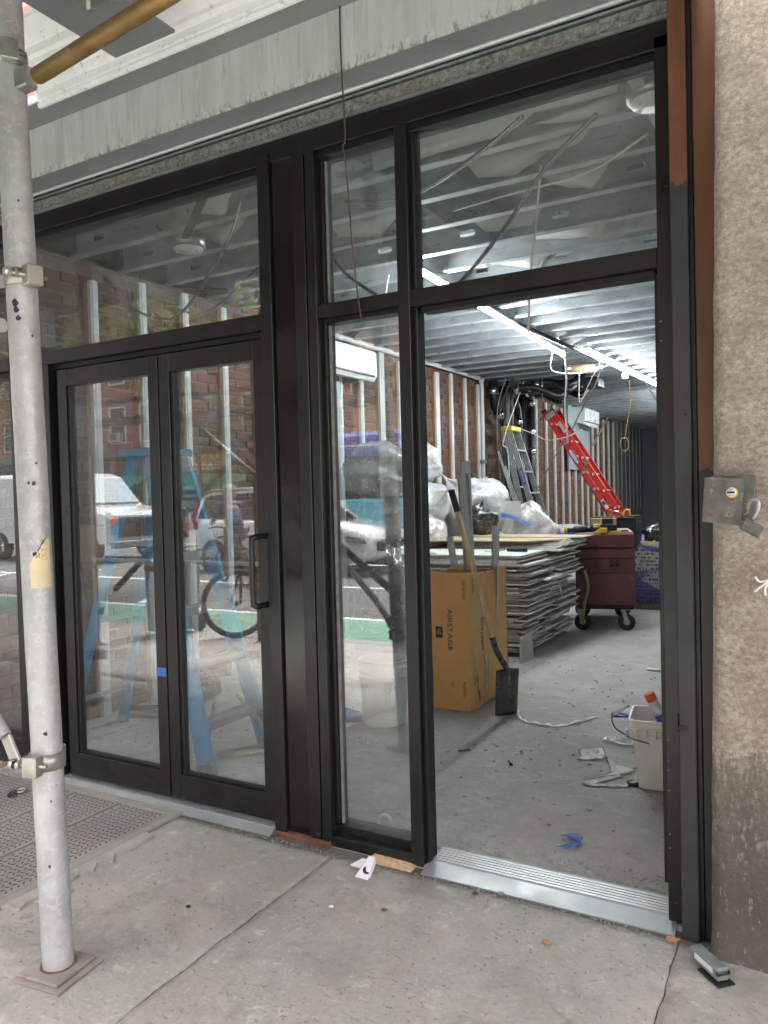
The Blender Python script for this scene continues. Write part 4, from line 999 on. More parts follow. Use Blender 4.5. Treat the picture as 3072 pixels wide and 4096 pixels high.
m2, m3 = Vector((-2.01, 9.8, 2.90)), Vector((-1.88, 13.6, 2.90))  # unseen tubes added behind the jamb to brighten the rear of the shop
for i, w in enumerate(('nearest', 'middle', 'farthest')):
    led(m2.lerp(m3, i/3+.004), m2.lerp(m3, (i+1)/3-.004), '%s added LED tube continuing the run out of sight behind the jamb to light the back' % w)
one('light_bulb', MB().lathe([(0, -.05), (.03, -.035), (.035, 0), (.02, .03), (.012, .05)], (-2.07, 7.2, 2.80), Z, 16), 'bulb', 'round lit bulb hanging beside the rear LED run', 'bulb')
one('hanger_pipe', MB().tube([(-2.42, 3.2, 2.915), (-2.25, 6.2, 2.915), (-2.1, 9.8, 2.92)], .022, 8), 'darksteel', 'dark sprinkler pipe running along the LED tubes', 'pipe')
# smoke detector / speaker
sd_ = thing('ceiling_speaker', 'round white ceiling disc in a metal ring near the doorway head', 'ceiling disc', (-.56, .60, 2.9))
MB().lathe([(0, 0), (.082, 0), (.086, .006), (.086, .012), (.07, .012)], (-.545, .61, 2.885), Z, 32).build('disc', 'white_gloss', sd_)
MB().lathe([(.078, .012), (.10, .02), (.10, .085), (.05, .095), (0, .095)], (-.545, .61, 2.885), Z, 28).build('can', 'galv', sd_)
MB().tube([(-.60, .52, 2.95), (-.63, .44, 3.0)], .010, 8).build('bracket', 'darksteel', sd_)
MB().lathe([(.004, 0), (.004, .002), (0, .002)], (-.59, .585, 2.8849), (0, 0, -1), 8).build('screw', 'darksteel', sd_)
MB().lathe([(.004, 0), (.004, .002), (0, .002)], (-.50, .635, 2.8849), (0, 0, -1), 8).build('screw', 'darksteel', sd_)
sd2 = copy_tree(sd_); sd2.location = (-3.28, .92, 2.9); sd2['label'] = 'round white ceiling disc seen through the transom over the double doors'; sd2['category'] = 'ceiling disc'
one('junction_can', MB().lathe([(0, 0), (.05, 0), (.05, .06), (0, .06)], (-.46, .38, 2.955), (.3, .2, 1), 16), 'galv', 'small galvanised can beside the ceiling disc', 'electrical can')
# flexible conduits under the joists
def flex(pts, label, r=.0105): return cable('flex_conduit', pts, r, 'flexm', label, 'flexible conduit', n=7, seg=14, ribs=.0105)
MT['flexm'] = mat('flexm', (.30, .315, .32), .32, .85, .2, 10, .1)
flex([(-.99, .38, 2.86), (-1.16, .40, 2.78), (-1.40, .42, 2.70), (-1.62, .46, 2.69), (-1.95, .60, 2.80)], 'armoured conduit sagging across the upper part of the right transom')
flex([(-.74, .52, 2.86), (-.98, .62, 2.74), (-1.22, .74, 2.56), (-1.55, .95, 2.41), (-1.78, 1.02, 2.395), (-2.0, 1.05, 2.44), (-2.35, 1.2, 2.68), (-2.5, 1.25, 2.9)], 'long armoured conduit looping low through the right and narrow transoms')
cable('white_cable', [(-1.03, .72, 2.80), (-1.08, .78, 2.55), (-1.115, .80, 2.35), (-1.13, .80, 2.10)], .0055, 'wirewhite', 'pale cable hanging straight down inside the right transom', 'cable')
flex([(-2.33, .30, 2.80), (-2.42, .33, 2.66), (-2.62, .42, 2.56), (-2.95, .60, 2.46), (-3.25, .72, 2.44), (-3.6, .8, 2.56), (-3.75, .9, 2.72)], 'armoured conduit drooping in a long curve over the double doors')
cable('grey_cable', [(-2.05, .42, 2.62), (-2.4, .5, 2.54), (-2.75, .62, 2.44), (-3.0, .7, 2.43), (-3.25, .78, 2.52), (-3.45, .9, 2.56)], .007, 'flexm', 'second grey cable crossing below the drooping conduit over the double doors', 'cable')
one('steel_offcut', MB().bar((-3.30, .85, 2.66), (-2.85, .80, 2.56), .028, .012), 'darksteel', 'dark steel strap hanging behind the left transom glass', 'steel strap')
# loose wires from the lights
MT['goldwire'] = mat('goldwire', (.42, .25, .07), .5, .2); MT['greycable'] = mat('greycable', (.25, .27, .27), .5, 0.)
gw = [(-1.776, 6, 2.80), (-1.776, 6, 2.613), (-1.76, 6, 2.35), (-1.80, 6, 2.12), (-1.825, 6, 1.96)]+[(-1.835+.045*math.sin(t), 6+.01*math.cos(t*2), 1.88+.075*math.cos(t)) for t in [k*.7 for k in range(20)]]
cable('gold_wire', gw, .0045, 'goldwire', 'gold wire hanging from the LED tubes and ending in a loose coil', 'wire', seg=5)
cable('grey_cable', [(-2.36, 5.6, 2.9), (-2.37, 5.7, 2.6), (-2.42, 5.8, 2.3), (-2.40, 5.8, 1.95), (-2.44, 5.85, 1.9)], .011, 'greycable', 'thick grey cable hanging straight down in front of the red ladder', 'cable')
cable('grey_cable', [(-2.10, 6.3, 2.85), (-2.3, 6.6, 2.6), (-2.6, 7.1, 2.38), (-2.84, 7.5, 2.17), (-3.1, 7.7, 1.9), (-3.4, 7.9, 1.5), (-3.7, 8.1, 1.1)], .010, 'greycable', 'grey cable running diagonally from the lights down to the wall', 'cable')
cable('white_cable', [(-2.14, 6.3, 2.85), (-2.32, 6.5, 2.66), (-2.5, 6.7, 2.45), (-2.42, 6.4, 2.75)], .006, 'wirewhite', 'short white cable dangling from the joint of the LED runs', 'cable')
cable('white_cable', [(-3.85, 8.0, 2.35), (-3.5, 8.0, 2.2), (-3.3, 7.9, 2.10), (-3.0, 7.8, 2.12), (-2.75, 7.7, 2.2)], .007, 'wirewhite', 'pale cable swagged from the pipes across the ladders', 'cable')
cable('grey_cable', [(-1.65, 6.0, 2.62), (-1.55, 6.0, 2.42), (-1.46, 6.0, 2.28), (-1.30, 6.0, 2.2)], .009, 'greycable', 'grey cable arcing behind the right jamb near the ceiling', 'cable')
cable('white_cable', [(-2.45, 5.5, 2.9), (-2.5, 5.6, 2.7), (-2.36, 5.9, 2.68), (-2.2, 6.2, 2.74), (-2.05, 6.6, 2.86)], .006, 'wirewhite', 'tangled pale cable between the two LED runs', 'cable')

# wall services ---------------------------------------------------
one('conduit', MB().tube([(-4.03, 3.0, 2.93)]+bez([(-4.03, 5.0, 2.945), (-4.03, 7.2, 2.955), (-4.03, 7.36, 2.90), (-4.03, 7.37, 2.6)], 6)+[(-4.03, 7.35, .1)], .030, 10), 'white_paint', 'white pipe along the top of the brick wall turning down a corner', 'pipe')
one('switch_plate', MB().box(-4.03, -4.0, 7.25, 7.42, 1.80, 1.84), 'galv', 'small steel clip on the white vertical pipe', 'clip')
def pipe(pts, r, label, m='blackpipe', joints=(), n=12):
    t = thing('black_pipe', label, 'pipe', pts[0], 'black pipes and conduits on the brick wall')
    MB().tube(pts, r, n).build('pipe_run', m, t)
    for c, ax in joints: MB().lathe([(r, -.05), (r+.012, -.05), (r+.012, .05), (r, .05)], c, ax, 14).lathe([(r+.014, -.03), (r+.018, -.03), (r+.018, -.015), (r+.014, -.015)], c, ax, 14).build('coupling', 'chrome', t)
    return t
pipe([(-3.94, 7.55, 2.95), (-3.94, 7.60, 2.62), (-3.90, 7.95, 2.32), (-3.90, 8.05, 2.15), (-3.90, 8.05, .1)], .065, 'thick black drain pipe with silver couplings and two elbows', joints=[((-3.94, 7.57, 2.80), Z), ((-3.92, 7.72, 2.49), (0, .6, -.5)), ((-3.90, 8.05, 2.05), Z)])
pipe([(-3.84, 7.9, 2.95), (-3.82, 8.25, 2.6), (-3.82, 8.3, 2.3), (-3.82, 8.35, .1)], .04, 'second black pipe bending down beside the thick drain', joints=[((-3.82, 8.27, 2.42), Z), ((-3.83, 8.0, 2.8), (0, .6, -.5))])
pipe([(-3.78, 8.7, 2.9), (-3.78, 8.7, .1)], .05, 'straight black pipe with white banded couplings', joints=[((-3.78, 8.7, 2.72), Z), ((-3.78, 8.7, 2.30), Z), ((-3.78, 8.7, 2.0), Z)])
pipe([(-3.86, 8.5, 2.9), (-3.86, 8.5, .1)], .05, 'plain black pipe half hidden among the others')
for i in range(6):
    one('black_conduit', MB().tube([(-3.99+i*.012, 8.78+i*.085, 2.86), (-3.99+i*.012, 8.78+i*.085, .1)], .032, 8), 'blackpipe', 'one of six matching black conduits standing side by side against the wall', 'conduit', 'six matching black conduits')
cable('corrugated_hose', [(-3.60, 7.5, 2.92), (-3.72, 7.55, 2.75), (-3.76, 7.6, 2.3), (-3.75, 7.6, 1.8), (-3.66, 7.65, 1.3), (-3.52, 7.65, .95), (-3.48, 7.65, .5)], .036, 'hose', 'fat grey corrugated hose hanging among the pipes', 'hose', n=10, ribs=.03)
cable('corrugated_hose', [(-3.66, 7.6, 2.9), (-3.70, 7.65, 2.6), (-3.72, 7.7, 2.1), (-3.72, 7.7, 1.5), (-3.60, 7.8, 1.0), (-3.5, 7.9, .6)], .026, 'hose', 'thinner grey corrugated hose beside the fat one', 'hose', n=10, ribs=.024)
for i in range(5):
    cable('grey_cable', [(-3.62+.03*i, 7.2+.1*i, 2.9), (-3.78+.02*i, 7.3, 2.5-.1*i), (-3.82+.035*i, 7.4, 1.9), (-3.78+.03*i, 7.45, 1.3-.1*i), (-3.70+.03*i, 7.5, .8)], .006, ('greycable', 'hose', 'blackpipe', 'hose', 'wirewhite')[i],
          ('loose grey cable leftmost in the pipe tangle', 'loose white cable in the pipe tangle', 'loose black cable in the pipe tangle', 'loose grey cable nearest the aluminium ladder', 'loose white cable nearest the aluminium ladder')[i], 'cable')
cable('coiled_cable', [(-3.95+.02*math.sin(k*.31), 7.25+.11*math.sin(k*.7)+.012*math.sin(k*1.9), 1.30+.29*math.cos(k*.7)+.02*math.sin(k*1.3)) for k in range(95)], .0055, 'wirewhite', 'coil of white cable hung on the wall below the pipes', 'cable coil', seg=3, n=5)
for (p, q, l) in (((-3.80, 7.35, 1.95), (-3.35, 7.45, .35), 'long steel stud leaning on the pipes, left one'), ((-3.72, 7.38, 1.75), (-3.30, 7.5, .3), 'steel stud leaning on the pipes behind the first')):
    one('steel_stud', MB().bar(p, q, .04, .03), 'galv', l, 'steel stud')
# cluster of fittings under the joists
rr = random.Random(9)
for i in range(9):
    y0 = 7.5+i*.14; x0 = rr.uniform(-3.95, -3.4); x1 = x0+rr.uniform(.5, .9); z0 = 2.80+rr.uniform(-.05, .10)+i*.005
    t = thing('black_pipe', 'short black branch pipe with silver clamps under the ceiling, %s from the front' % ('first second third fourth fifth sixth seventh eighth ninth'.split()[i]), 'pipe', (x0, y0, z0), 'black pipes and conduits on the brick wall')
    MB().tube(bez([(x0, y0, z0), ((x0+x1)/2, y0+.06, z0+.03), (x1, y0+rr.uniform(-.2, .3), z0+rr.uniform(-.1, .05)), (x1+.08, y0+.3, z0+.12)], 5), rr.uniform(.035, .055), 10).build('pipe_run', 'blackpipe', t)
    MB().lathe([(.05, -.035), (.065, -.035), (.065, .035), (.05, .035)], (x0+.12, y0+.02, z0+.008), X, 12).build('coupling', 'chrome', t)
t = thing('tan_drain_pipe', 'tan fibre drain pipe with steel couplings under the ceiling', 'pipe', (-2.9, 7.6, 2.72))
MB().tube([(-2.60, 6.6, 2.84), (-2.32, 6.75, 2.84)], .055, 14).build('pipe_run', 'kraft', t)
for c in ((-2.62, 6.59, 2.84), (-2.30, 6.76, 2.84)): MB().lathe([(.05, -.035), (.064, -.035), (.064, .035), (.05, .035)], c, (.45, .3, .02), 16).build('coupling', 'chrome', t)
one('threaded_rod', MB().tube([(-3.25, 7.6, 2.94), (-3.25, 7.6, 2.62)], .008, 6), 'galv', 'threaded rod hanging from a joist', 'rod')
# air conditioning units ------------------------------------------
def ac(y0, y1, z0, z1, label, lou):
    t = thing('wall_air_conditioner', label, 'air conditioner', (-4.0, (y0+y1)/2, (z0+z1)/2), 'white wall air conditioners on the brick wall')
    MB().prism([(-4.04, z0+.03), (-3.87, z0), (-3.835, z0+.05), (-3.835, z1-.03), (-3.86, z1), (-4.04, z1)], (0, y0, 0), X, Z, (0, y1-y0, 0)).build('casing', 'appliance', t)
    MB().box(-3.834, -3.828, y0+.02, y1-.02, z0+.085, z1-.02, b=.002).build('front_panel', 'appliance', t)
    if lou: MB().bar((-3.83, (y0+y1)/2-.42, z0-.03), (-3.83, (y0+y1)/2+.38, z0-.03), .09, .008, up=(.5, 0, 1)).build('louvre', 'appliance', t)
    MB().box(-3.90, -3.835, y0+.04, y1-.04, z0+.035, z0+.055).build('outlet', 'frame_side', t)
    return t
ac(3.25, 4.15, 2.53, 2.83, 'white wall air conditioner seen through the narrow sidelite', 0)
ac(11.95, 13.05, 2.645, 2.955, 'white wall air conditioner at the back behind the red ladder, louvre open', 1)
one('backing_board', MB().box(-4.035, -4.005, 11.45, 12.95, 1.78, 3.09), 'panelgrey', 'pale grey board behind the rear air conditioner', 'board')
one('reflection_panel', MB().box(-4.034, -4.012, 3.1, 3.72, .9, 2.50), 'panelgrey', 'pale grey panel standing in for a reflected far window below the front air conditioner', 'panel')  # solid panel in place of a building's reflection in the sidelite glass
one('leaning_bar', MB().bar((-3.75, 13.4, 2.86), (-3.95, 12.9, 2.25), .03, .02), 'galv', 'grey bar hanging aslant beside the rear air conditioner', 'bar')

# red extension ladder --------------------------------------------
def red_ladder():
    t = thing('extension_ladder', 'tall red fibreglass extension ladder leaning against the brick wall', 'ladder', (-2.3, 9.3, 0))
    top = Vector((-3.72, 9.3, 2.66)); bot = Vector((-2.09, 9.3, 0.02)); d = (bot-top).normalized(); nrm = Vector((d.z, 0, -d.x))*-1  # perpendicular, up/right
    if nrm.x < 0: nrm = -nrm
    for sct, off, dy, l0, nm in ((0, -.052, 0., 0.0, 'fly_rail'), (1, .052, .03, .06, 'base_rail')):
        for k, y in enumerate((9.3+dy, 9.72-dy)):
            a = top+d*l0+nrm*off; b = bot+nrm*off; a.y = b.y = y; mb = MB()
            L = (b-a).length; c = (a+b)/2; sgn = 1 if k == 0 else -1
            mb.obox(c, d, Y, nrm, L/2, .003, .040); 
            for q in (-1, 1): mb.obox(c+nrm*.037*q+Vector((0, .014*sgn, 0)), d, Y, nrm, L/2, .014, .003)
            r = mb.build(nm, 'red', t)
            if k == 0:
                for i in range(10):
                    s = .28+i*.305-(.02 if sct else .06)
                    if s < L-.05:
                        p = a+d*s; MB().lathe([(0, .001), (.014, .001), (.014, .003), (.020, .003), (.020, 0)], p+Vector((0, -.0031, 0)), (0, -1, 0), 12).build('rung_end', 'alu', r)
            MB().obox(a-d*.018, d, Y, nrm, .02, .018, .042, b=.004).build('end_cap', 'rubber', r)
        a = top+d*l0+nrm*off
        for i in range(10):
            s = .28+i*.305-(.02 if sct else .06); p = a+d*s
            MB().tube([(p.x, 9.305+dy, p.z), (p.x, 9.715-dy, p.z)], .017, 8).build('rung', 'alu', t)
    def lab(s, off, w, h, m, nm='label', sub=None):
        p = top+d*s+nrm*off+Vector((0, -.0045, 0)); return MB().obox(p, d, nrm, Y, h/2, w/2, .0008).build(nm, m, t), p
    MT['lblgrey'] = mat('lblgrey', (.42, .42, .42), .5, .2, .1, 60, 0)
    lab(.09, 0, .15, .09, 'lblgrey'); lab(1.72, -.045, .05, .16, 'print_white'); lab(1.70, -.045, .04, .07, 'deepblue')
    lab(2.05, -.045, .05, .30, 'lblgrey'); lab(2.42, -.045, .05, .26, 'lblgrey'); lab(2.22, .05, .05, .26, 'lblgrey'); lab(.36, .05, .05, .20, 'lblgrey')
    for off, s in ((-.005, 2.32), (.105, 2.40)):
        o, p = lab(s, off, .062, .15, 'yellow', 'warning_label'); text('DANGER', .022, p+Vector((0, -.0012, 0)), d, nrm, 'print_black', t, width=.12)
    # oval maker's plate
    p = top+d*.85+nrm*-.045+Vector((0, -.0045, 0)); e = MB()
    e.prism([(.15*math.cos(q), .034*math.sin(q)) for q in [k*.3927 for k in range(16)]], p, d, nrm, (0, -.001, 0)); e.build('maker_plate', 'deepblue', t)
    MB().prism([(.125*math.cos(q), .024*math.sin(q)) for q in [k*.3927 for k in range(16)]], p+Vector((0, -.0012, 0)), d, nrm, (0, -.0006, 0)).build('maker_plate', 'print_white', t)
    text('WERNER', .026, p+Vector((0, -.0024, 0)), d, nrm, 'deepblue', t, width=.19)
    lab(1.02, .05, .06, .09, 'chrome', 'pulley_bracket')
    lab(1.12, 0.0, .06, .06, 'chrome', 'rung_lock')
    cable('rope', [top+d*1.15+nrm*-.09, top+d*1.8+nrm*-.10, top+d*2.4+nrm*-.12, top+d*2.9+nrm*-.10], .009, 'blackpipe', None, parent=t)
    return t
red_ladder()
# aluminium step ladder leaning closed ------------------------------
def alu_ladder():
    t = thing('step_ladder', 'worn aluminium step ladder with yellow top cap leaning by the pipes', 'ladder', (-3.2, 8.0, 0))
    for sec in (0, 1):
        dx = -.13*sec; top = Vector((-3.72+dx*.4, 7.62, 2.26)); bot = Vector((-3.05+dx*2.0, 7.62, .02)); d = (bot-top).normalized(); n_ = Vector((-d.z, 0, d.x))
        for k, (yt, yb) in enumerate(((7.55, 7.50), (7.87, 7.98))):
            a, b = top.copy(), bot.copy(); a.y, b.y = yt, yb; dd = (b-a).normalized(); mb = MB()
            mb.obox((a+b)/2, dd, Y, n_, (b-a).length/2, .0025, .040)
            for q in (-1, -.35, .35, 1): mb.obox((a+b)/2+n_*.036*q+Vector((0, -.006, 0)), dd, Y, n_, (b-a).length/2, .007, .0035)
            mb.build('rail', 'galv', t)
        N = 7 if sec == 0 else 5
        for i in range(N):
            s = (i+1)/(N+.6); p = top.lerp(bot, s); y0 = 7.55-.05*s; y1 = 7.87+.11*s
            MB().obox((p.x, (y0+y1)/2, p.z), Y, X, Z, (y1-y0)/2, .04 if sec == 0 else .012, .012).build('step', 'alu', t)
    MB().box(-3.83, -3.66, 7.52, 7.90, 2.235, 2.30, b=.01).build('top_cap', 'yellow', t)
    MT['stickeryel'] = mat('stickeryel', (.45, .46, .1), .5)
    p = Vector((-3.12, 7.49, .42)); 
    MB().obox((-3.235, 7.495, .62), (.3, 0, -1), Y, (1, 0, .3), .10, .001, .03).build('label', 'stickeryel', t)
    q = MB().prism([(.12*math.cos(w), .028*math.sin(w)) for w in [k*.3927 for k in range(16)]], (-3.52, 7.51, 1.60), Vector((.29, 0, -.957)), Vector((.957, 0, .29)), (0, -.002, 0)); q.build('maker_plate', 'deepblue', t)
    text('WERNER', .022, (-3.52, 7.5075, 1.60), (.29, 0, -.957), (.957, 0, .29), 'print_white', t, width=.17)
alu_ladder()
# blue fibreglass step ladder behind the doors -----------------------
def blue_ladder():
    t = thing('step_ladder', 'blue fibreglass step ladder standing open behind the double doors', 'ladder', (-3.2, .6, 0))
    apex = Vector((-3.27, 0, 1.66))
    for sec, (fx, y0b, y1b, y0t, y1t, m) in enumerate(((-2.735, .375, .885, .50, .76, 'blue'), (-3.86, .42, .86, .52, .74, 'blue'))):
        top = apex+Vector((.07 if sec == 0 else -.07, 0, 0)); bot = Vector((fx, 0, .012)); rails = []
        for k, (yb, yt) in enumerate(((y0b, y0t), (y1b, y1t))):
            a = Vector((top.x, yt, top.z)); b = Vector((bot.x, yb, bot.z)); d = (b-a).normalized(); n_ = d.cross(Vector(Y)).normalized(); sg = 1 if k == 0 else -1
            mb = MB(); W = .050 if sec == 0 else .032; L = (b-a).length/2
            mb.obox((a+b)/2, d, Y, n_, L, .003, W, b=.001)
            for q in (-1, 1): mb.obox((a+b)/2+n_*(W-.002)*q+Vector((0, .013*sg, 0)), d, Y, n_, L, .013, .003)
            r = mb.build('rail', 'blue' if True else m, t); rails.append((a, b))
            MB().obox(b+Vector((0, .008*sg, .012)), d, Y, n_, .03, .018, W+.004, b=.004).build('foot', 'bluegrey', r)
            # grey curved knee brace at foot
            if sec == 0:
                c0 = a.lerp(b, .84); inn = Vector((0, .12*sg, 0)); 
                MB().tube(bez([c0+inn*1.2+Vector((0, 0, .04)), c0+inn*.6+Vector((.03, 0, -.06)), b+Vector((-.01, .02*sg, .10)), b+Vector((0, .012*sg, .02))], 5), [.010]*3+[.013]*13, 6).build('knee_brace', 'bluegrey', t)
        N = 5 if sec == 0 else 4
        for i in range(N):
            s = (i+.95)/(N+.0) if sec == 0 else (i+1)/(N+.5)
            s = min(s, .86) if i == N-1 else s*.86
            p0 = rails[0][0].lerp(rails[0][1], s); p1 = rails[1][0].lerp(rails[1][1], s); c = (p0+p1)/2
            if sec == 0:
                MB().obox(c, p1-p0, X, Z, (p1-p0).length/2, .040, .004, b=.001).obox(c+Vector((.038, 0, -.02)), p1-p0, X, Z, (p1-p0).length/2, .003, .022).build('step', 'bluegrey', t)
            else: MB().obox(c, p1-p0, X, Z, (p1-p0).length/2, .006, .014).build('rear_rung', 'bluegrey', t)
    MB().box(-3.40, -3.14, .47, .79, 1.645, 1.69, b=.01).build('top_cap', 'blue', t)
    for y in (.50, .78): 
        for z, zz in ((1.05, 1.0),): MB().bar((-3.06, y-.03, z), (-3.50, y-.02, z+.02), .004, .02, up=Z).build('spreader', 'galv', t)
    p = Vector((-2.975, .438, .80)); d = Vector((.46, -.09, -1.58)).normalized(); n_ = d.cross(Vector(Y)).normalized()
    p = Vector((-3.20, .5, 1.66)).lerp(Vector((-2.735, .375, .012)), .50)+Vector((0, -.0042, 0))
    MB().prism([(.085*math.cos(w), .02*math.sin(w)) for w in [k*.3927 for k in range(16)]], p, d, n_, (0, -.001, 0)).build('label', 'print_white', t)
    text('WERNER', .016, p+Vector((0, -.002, 0)), d, n_, 'deepblue', t, width=.12)
blue_ladder()

# cardboard boxes with print ----------------------------------------
def carton():
    t = thing('cardboard_box', 'tall orange brown cardboard box standing open with printing, holding metal studs', 'cardboard box', (-2.08, 2.1, 0))
    fx0, fx1, fy = -2.225, -1.942, 1.938
    th = .006; H = .888
    MB().box(fx0, fx1, fy, fy+th, .008, H).build('front_face', 'cardboard', t)
    # right side: slightly bowed panel and rear wrap
    mb = MB()
    ys = [fy+th, 2.02, 2.10, 2.18, 2.25]; xs = [fx1, fx1+.004, fx1+.006, fx1-.002, fx1-.006]
    for i in range(4):
        a, b = Vector((xs[i], ys[i], 0)), Vector((xs[i+1], ys[i+1], 0)); tt = (H-.006, H-.003, H-.02, H-.012, H-.03)
        mb.add([(a.x, a.y, .008), (b.x, b.y, .008), (b.x, b.y, tt[i+1]), (a.x, a.y, tt[i]), (a.x-th, a.y, .008), (b.x-th, b.y, .008), (b.x-th, b.y, tt[i+1]), (a.x-th, a.y, tt[i])], [(0, 1, 2, 3), (5, 4, 7, 6), (3, 2, 6, 7), (0, 3, 7, 4), (1, 5, 6, 2), (0, 4, 5, 1)])
    mb.build('side_face', 'cardboard', t)
    MB().box(fx0, fx0+th, fy+th, 2.25, .008, H-.01).build('side_face', 'cardboard', t)
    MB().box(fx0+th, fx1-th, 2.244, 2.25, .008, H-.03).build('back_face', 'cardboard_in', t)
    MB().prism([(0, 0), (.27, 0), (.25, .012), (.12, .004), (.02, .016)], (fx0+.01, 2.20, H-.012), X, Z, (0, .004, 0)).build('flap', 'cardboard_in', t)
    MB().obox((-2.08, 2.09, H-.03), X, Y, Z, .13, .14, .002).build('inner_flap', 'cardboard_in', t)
    # print on the front (rotated text reads downwards)
    dn, rt = (0, 0, -1), (1, 0, 0)
    text('AIRSTAGE', .032, (-2.076, fy-.0012, .525), dn, rt, 'print_teal', t, width=.27)
    text('FUJITSU', .022, (-1.985, fy-.0012, .145), dn, rt, 'print_black', t, width=.10)
    text('FUJITSU GENERAL LIMITED', .012, (-2.205, fy-.0012, .18), dn, rt, 'print_black', t, width=.19)
    lg = MB().box(-2.178, -2.128, fy-.0012, fy-.0004, .468, .540); lg.build('emblem', 'print_black', t)
    em = MB()
    em.add([(-2.170, fy-.0020, .500), (-2.153, fy-.0020, .515), (-2.136, fy-.0020, .500), (-2.136, fy-.0020, .494), (-2.153, fy-.0020, .509), (-2.170, fy-.0020, .494)], [(0, 1, 4, 5), (1, 2, 3, 4)])
    em.add([(-2.170, fy-.0020, .490), (-2.153, fy-.0020, .502), (-2.136, fy-.0020, .490), (-2.136, fy-.0020, .486), (-2.153, fy-.0020, .497), (-2.170, fy-.0020, .486)], [(0, 1, 4, 5), (1, 2, 3, 4)])
    em.add([(-2.153+.016*math.cos(a)*s, fy-.0020, .512+.014*math.sin(a)*s) for a in [k*math.pi/8 for k in range(9)] for s in (.8, 1.05)], [(2*k, 2*k+1, 2*k+3, 2*k+2) for k in range(8)])
    em.build('emblem_lines', 'cardboard', t)
    def frame_label(x0, x1, z0, z1, rows):
        e = MB(); w = .0018; y0, y1 = fy-.0012, fy-.0004
        e.box(x0, x1, y0, y1, z0, z0+w); e.box(x0, x1, y0, y1, z1-w, z1); e.box(x0, x0+w, y0, y1, z0+w, z1-w); e.box(x1-w, x1, y0, y1, z0+w, z1-w); e.build('print_frame', 'print_black', t)
        for i in range(rows): z = z0+(i+.5)*(z1-z0)/rows; text(('3 1 8', 'HEAVY', '2 6 8', 'FRAGILE')[i % 4], .011, ((x0+x1)/2, fy-.0012, z), dn, rt, 'print_black', t, width=(z1-z0)/rows*.7)
    frame_label(-1.985, -1.962, .725, .845, 3)
    # print on the side face
    sx = fx1+.0072
    text('FUJITSU', .022, (sx, 1.985, .805), dn, (0, 1, 0), 'print_black', t, width=.10)
    text('AIRSTAGE', .034, (sx-.002, 2.14, .475), (0, 0, 1), (0, -1, 0), 'print_teal', t, width=.22)
    MB().box(sx-.004, sx-.0025, 2.188, 2.212, .10, .33).build('shipping_label', 'print_white', t)
    text('AOUH12KPAS 2018', .012, (sx-.0018, 2.200, .20), (0, 0, 1), (0, -1, 0), 'print_black', t, width=.16)
    text('111W 203L', .016, (sx, 2.00, .24), dn, (0, 1, 0), 'print_black', t, width=.17); text('KEEP DRY', .014, (sx, 2.04, .16), dn, (0, 1, 0), 'print_black', t, width=.14)
    MB().box(sx-.001, sx, 2.062, 2.078, .05, .12).build('print_block', 'print_black', t)
carton()
t = thing('cardboard_box', 'second taller brown cardboard box opened out behind the printed one', 'cardboard box', (-2.0, 2.4, 0))
MB().prism([(0, .012), (.262, .006), (.262, .882), (.24, .888), (.20, .884), (.05, .872), (0, .868)], (-1.948, 2.262, 0), Vector((.038, .262, 0)).normalized(), Z, (-.006, 0, 0)).build('side_face', 'cardboard', t)
MB().box(-2.21, -1.95, 2.256, 2.262, .01, .87).build('front_face', 'cardboard', t); MB().box(-2.21, -1.91, 2.525, 2.531, .01, .86).build('back_face', 'cardboard_in', t)
MB().box(-2.216, -2.21, 2.256, 2.531, .01, .88).build('side_face', 'cardboard', t)
MB().obox((-1.99, 2.30, .884), (1, .3, 0), (-.3, 1, 0), (0, 0, 1), .035, .008, .002).build('packing_tape', 'kraft', t)
# metal studs standing in the boxes
def stud(p, q, label, w=.032, dd=.02, up=(0, -1, .1)):
    t = thing('metal_stud', label, 'metal stud', p, 'galvanised studs standing in the boxes')
    p, q = Vector(p), Vector(q); d = (q-p).normalized(); a = d.cross(Vector((0, 1, 0))).normalized(); n_ = a.cross(d); L = (q-p).length/2; c = (p+q)/2
    mb = MB(); mb.obox(c, d, a, n_, L, w/2, .0012); mb.obox(c+a*w/2-n_*dd/2, d, a, n_, L, .0012, dd/2); mb.obox(c-a*w/2-n_*dd/2, d, a, n_, L, .0012, dd/2)
    mb.obox(c+n_*.002, d, a, n_, L, .004, .0016); mb.obox(c+a*w*.28+n_*.001, d, a, n_, L, .002, .0014); mb.obox(c-a*w*.28+n_*.001, d, a, n_, L, .002, .0014)
    mb.build('profile', 'galv_light', t); return t
stud((-2.07, 2.33, .5), (-2.165, 2.40, 1.53), 'tallest wide galvanised stud standing in the cardboard boxes', .062, .03)
stud((-2.095, 2.35, .5), (-2.155, 2.43, 1.62), 'wide galvanised stud just behind the tallest one, darker', .07, .03)
stud((-2.135, 2.30, .5), (-2.225, 2.30, 1.10), 'short ribbed stud leaning left out of the printed box', .040, .02)
stud((-1.955, 2.40, .5), (-1.925, 2.40, 1.17), 'short ribbed upright stud at the right in the rear box', .044, .022)
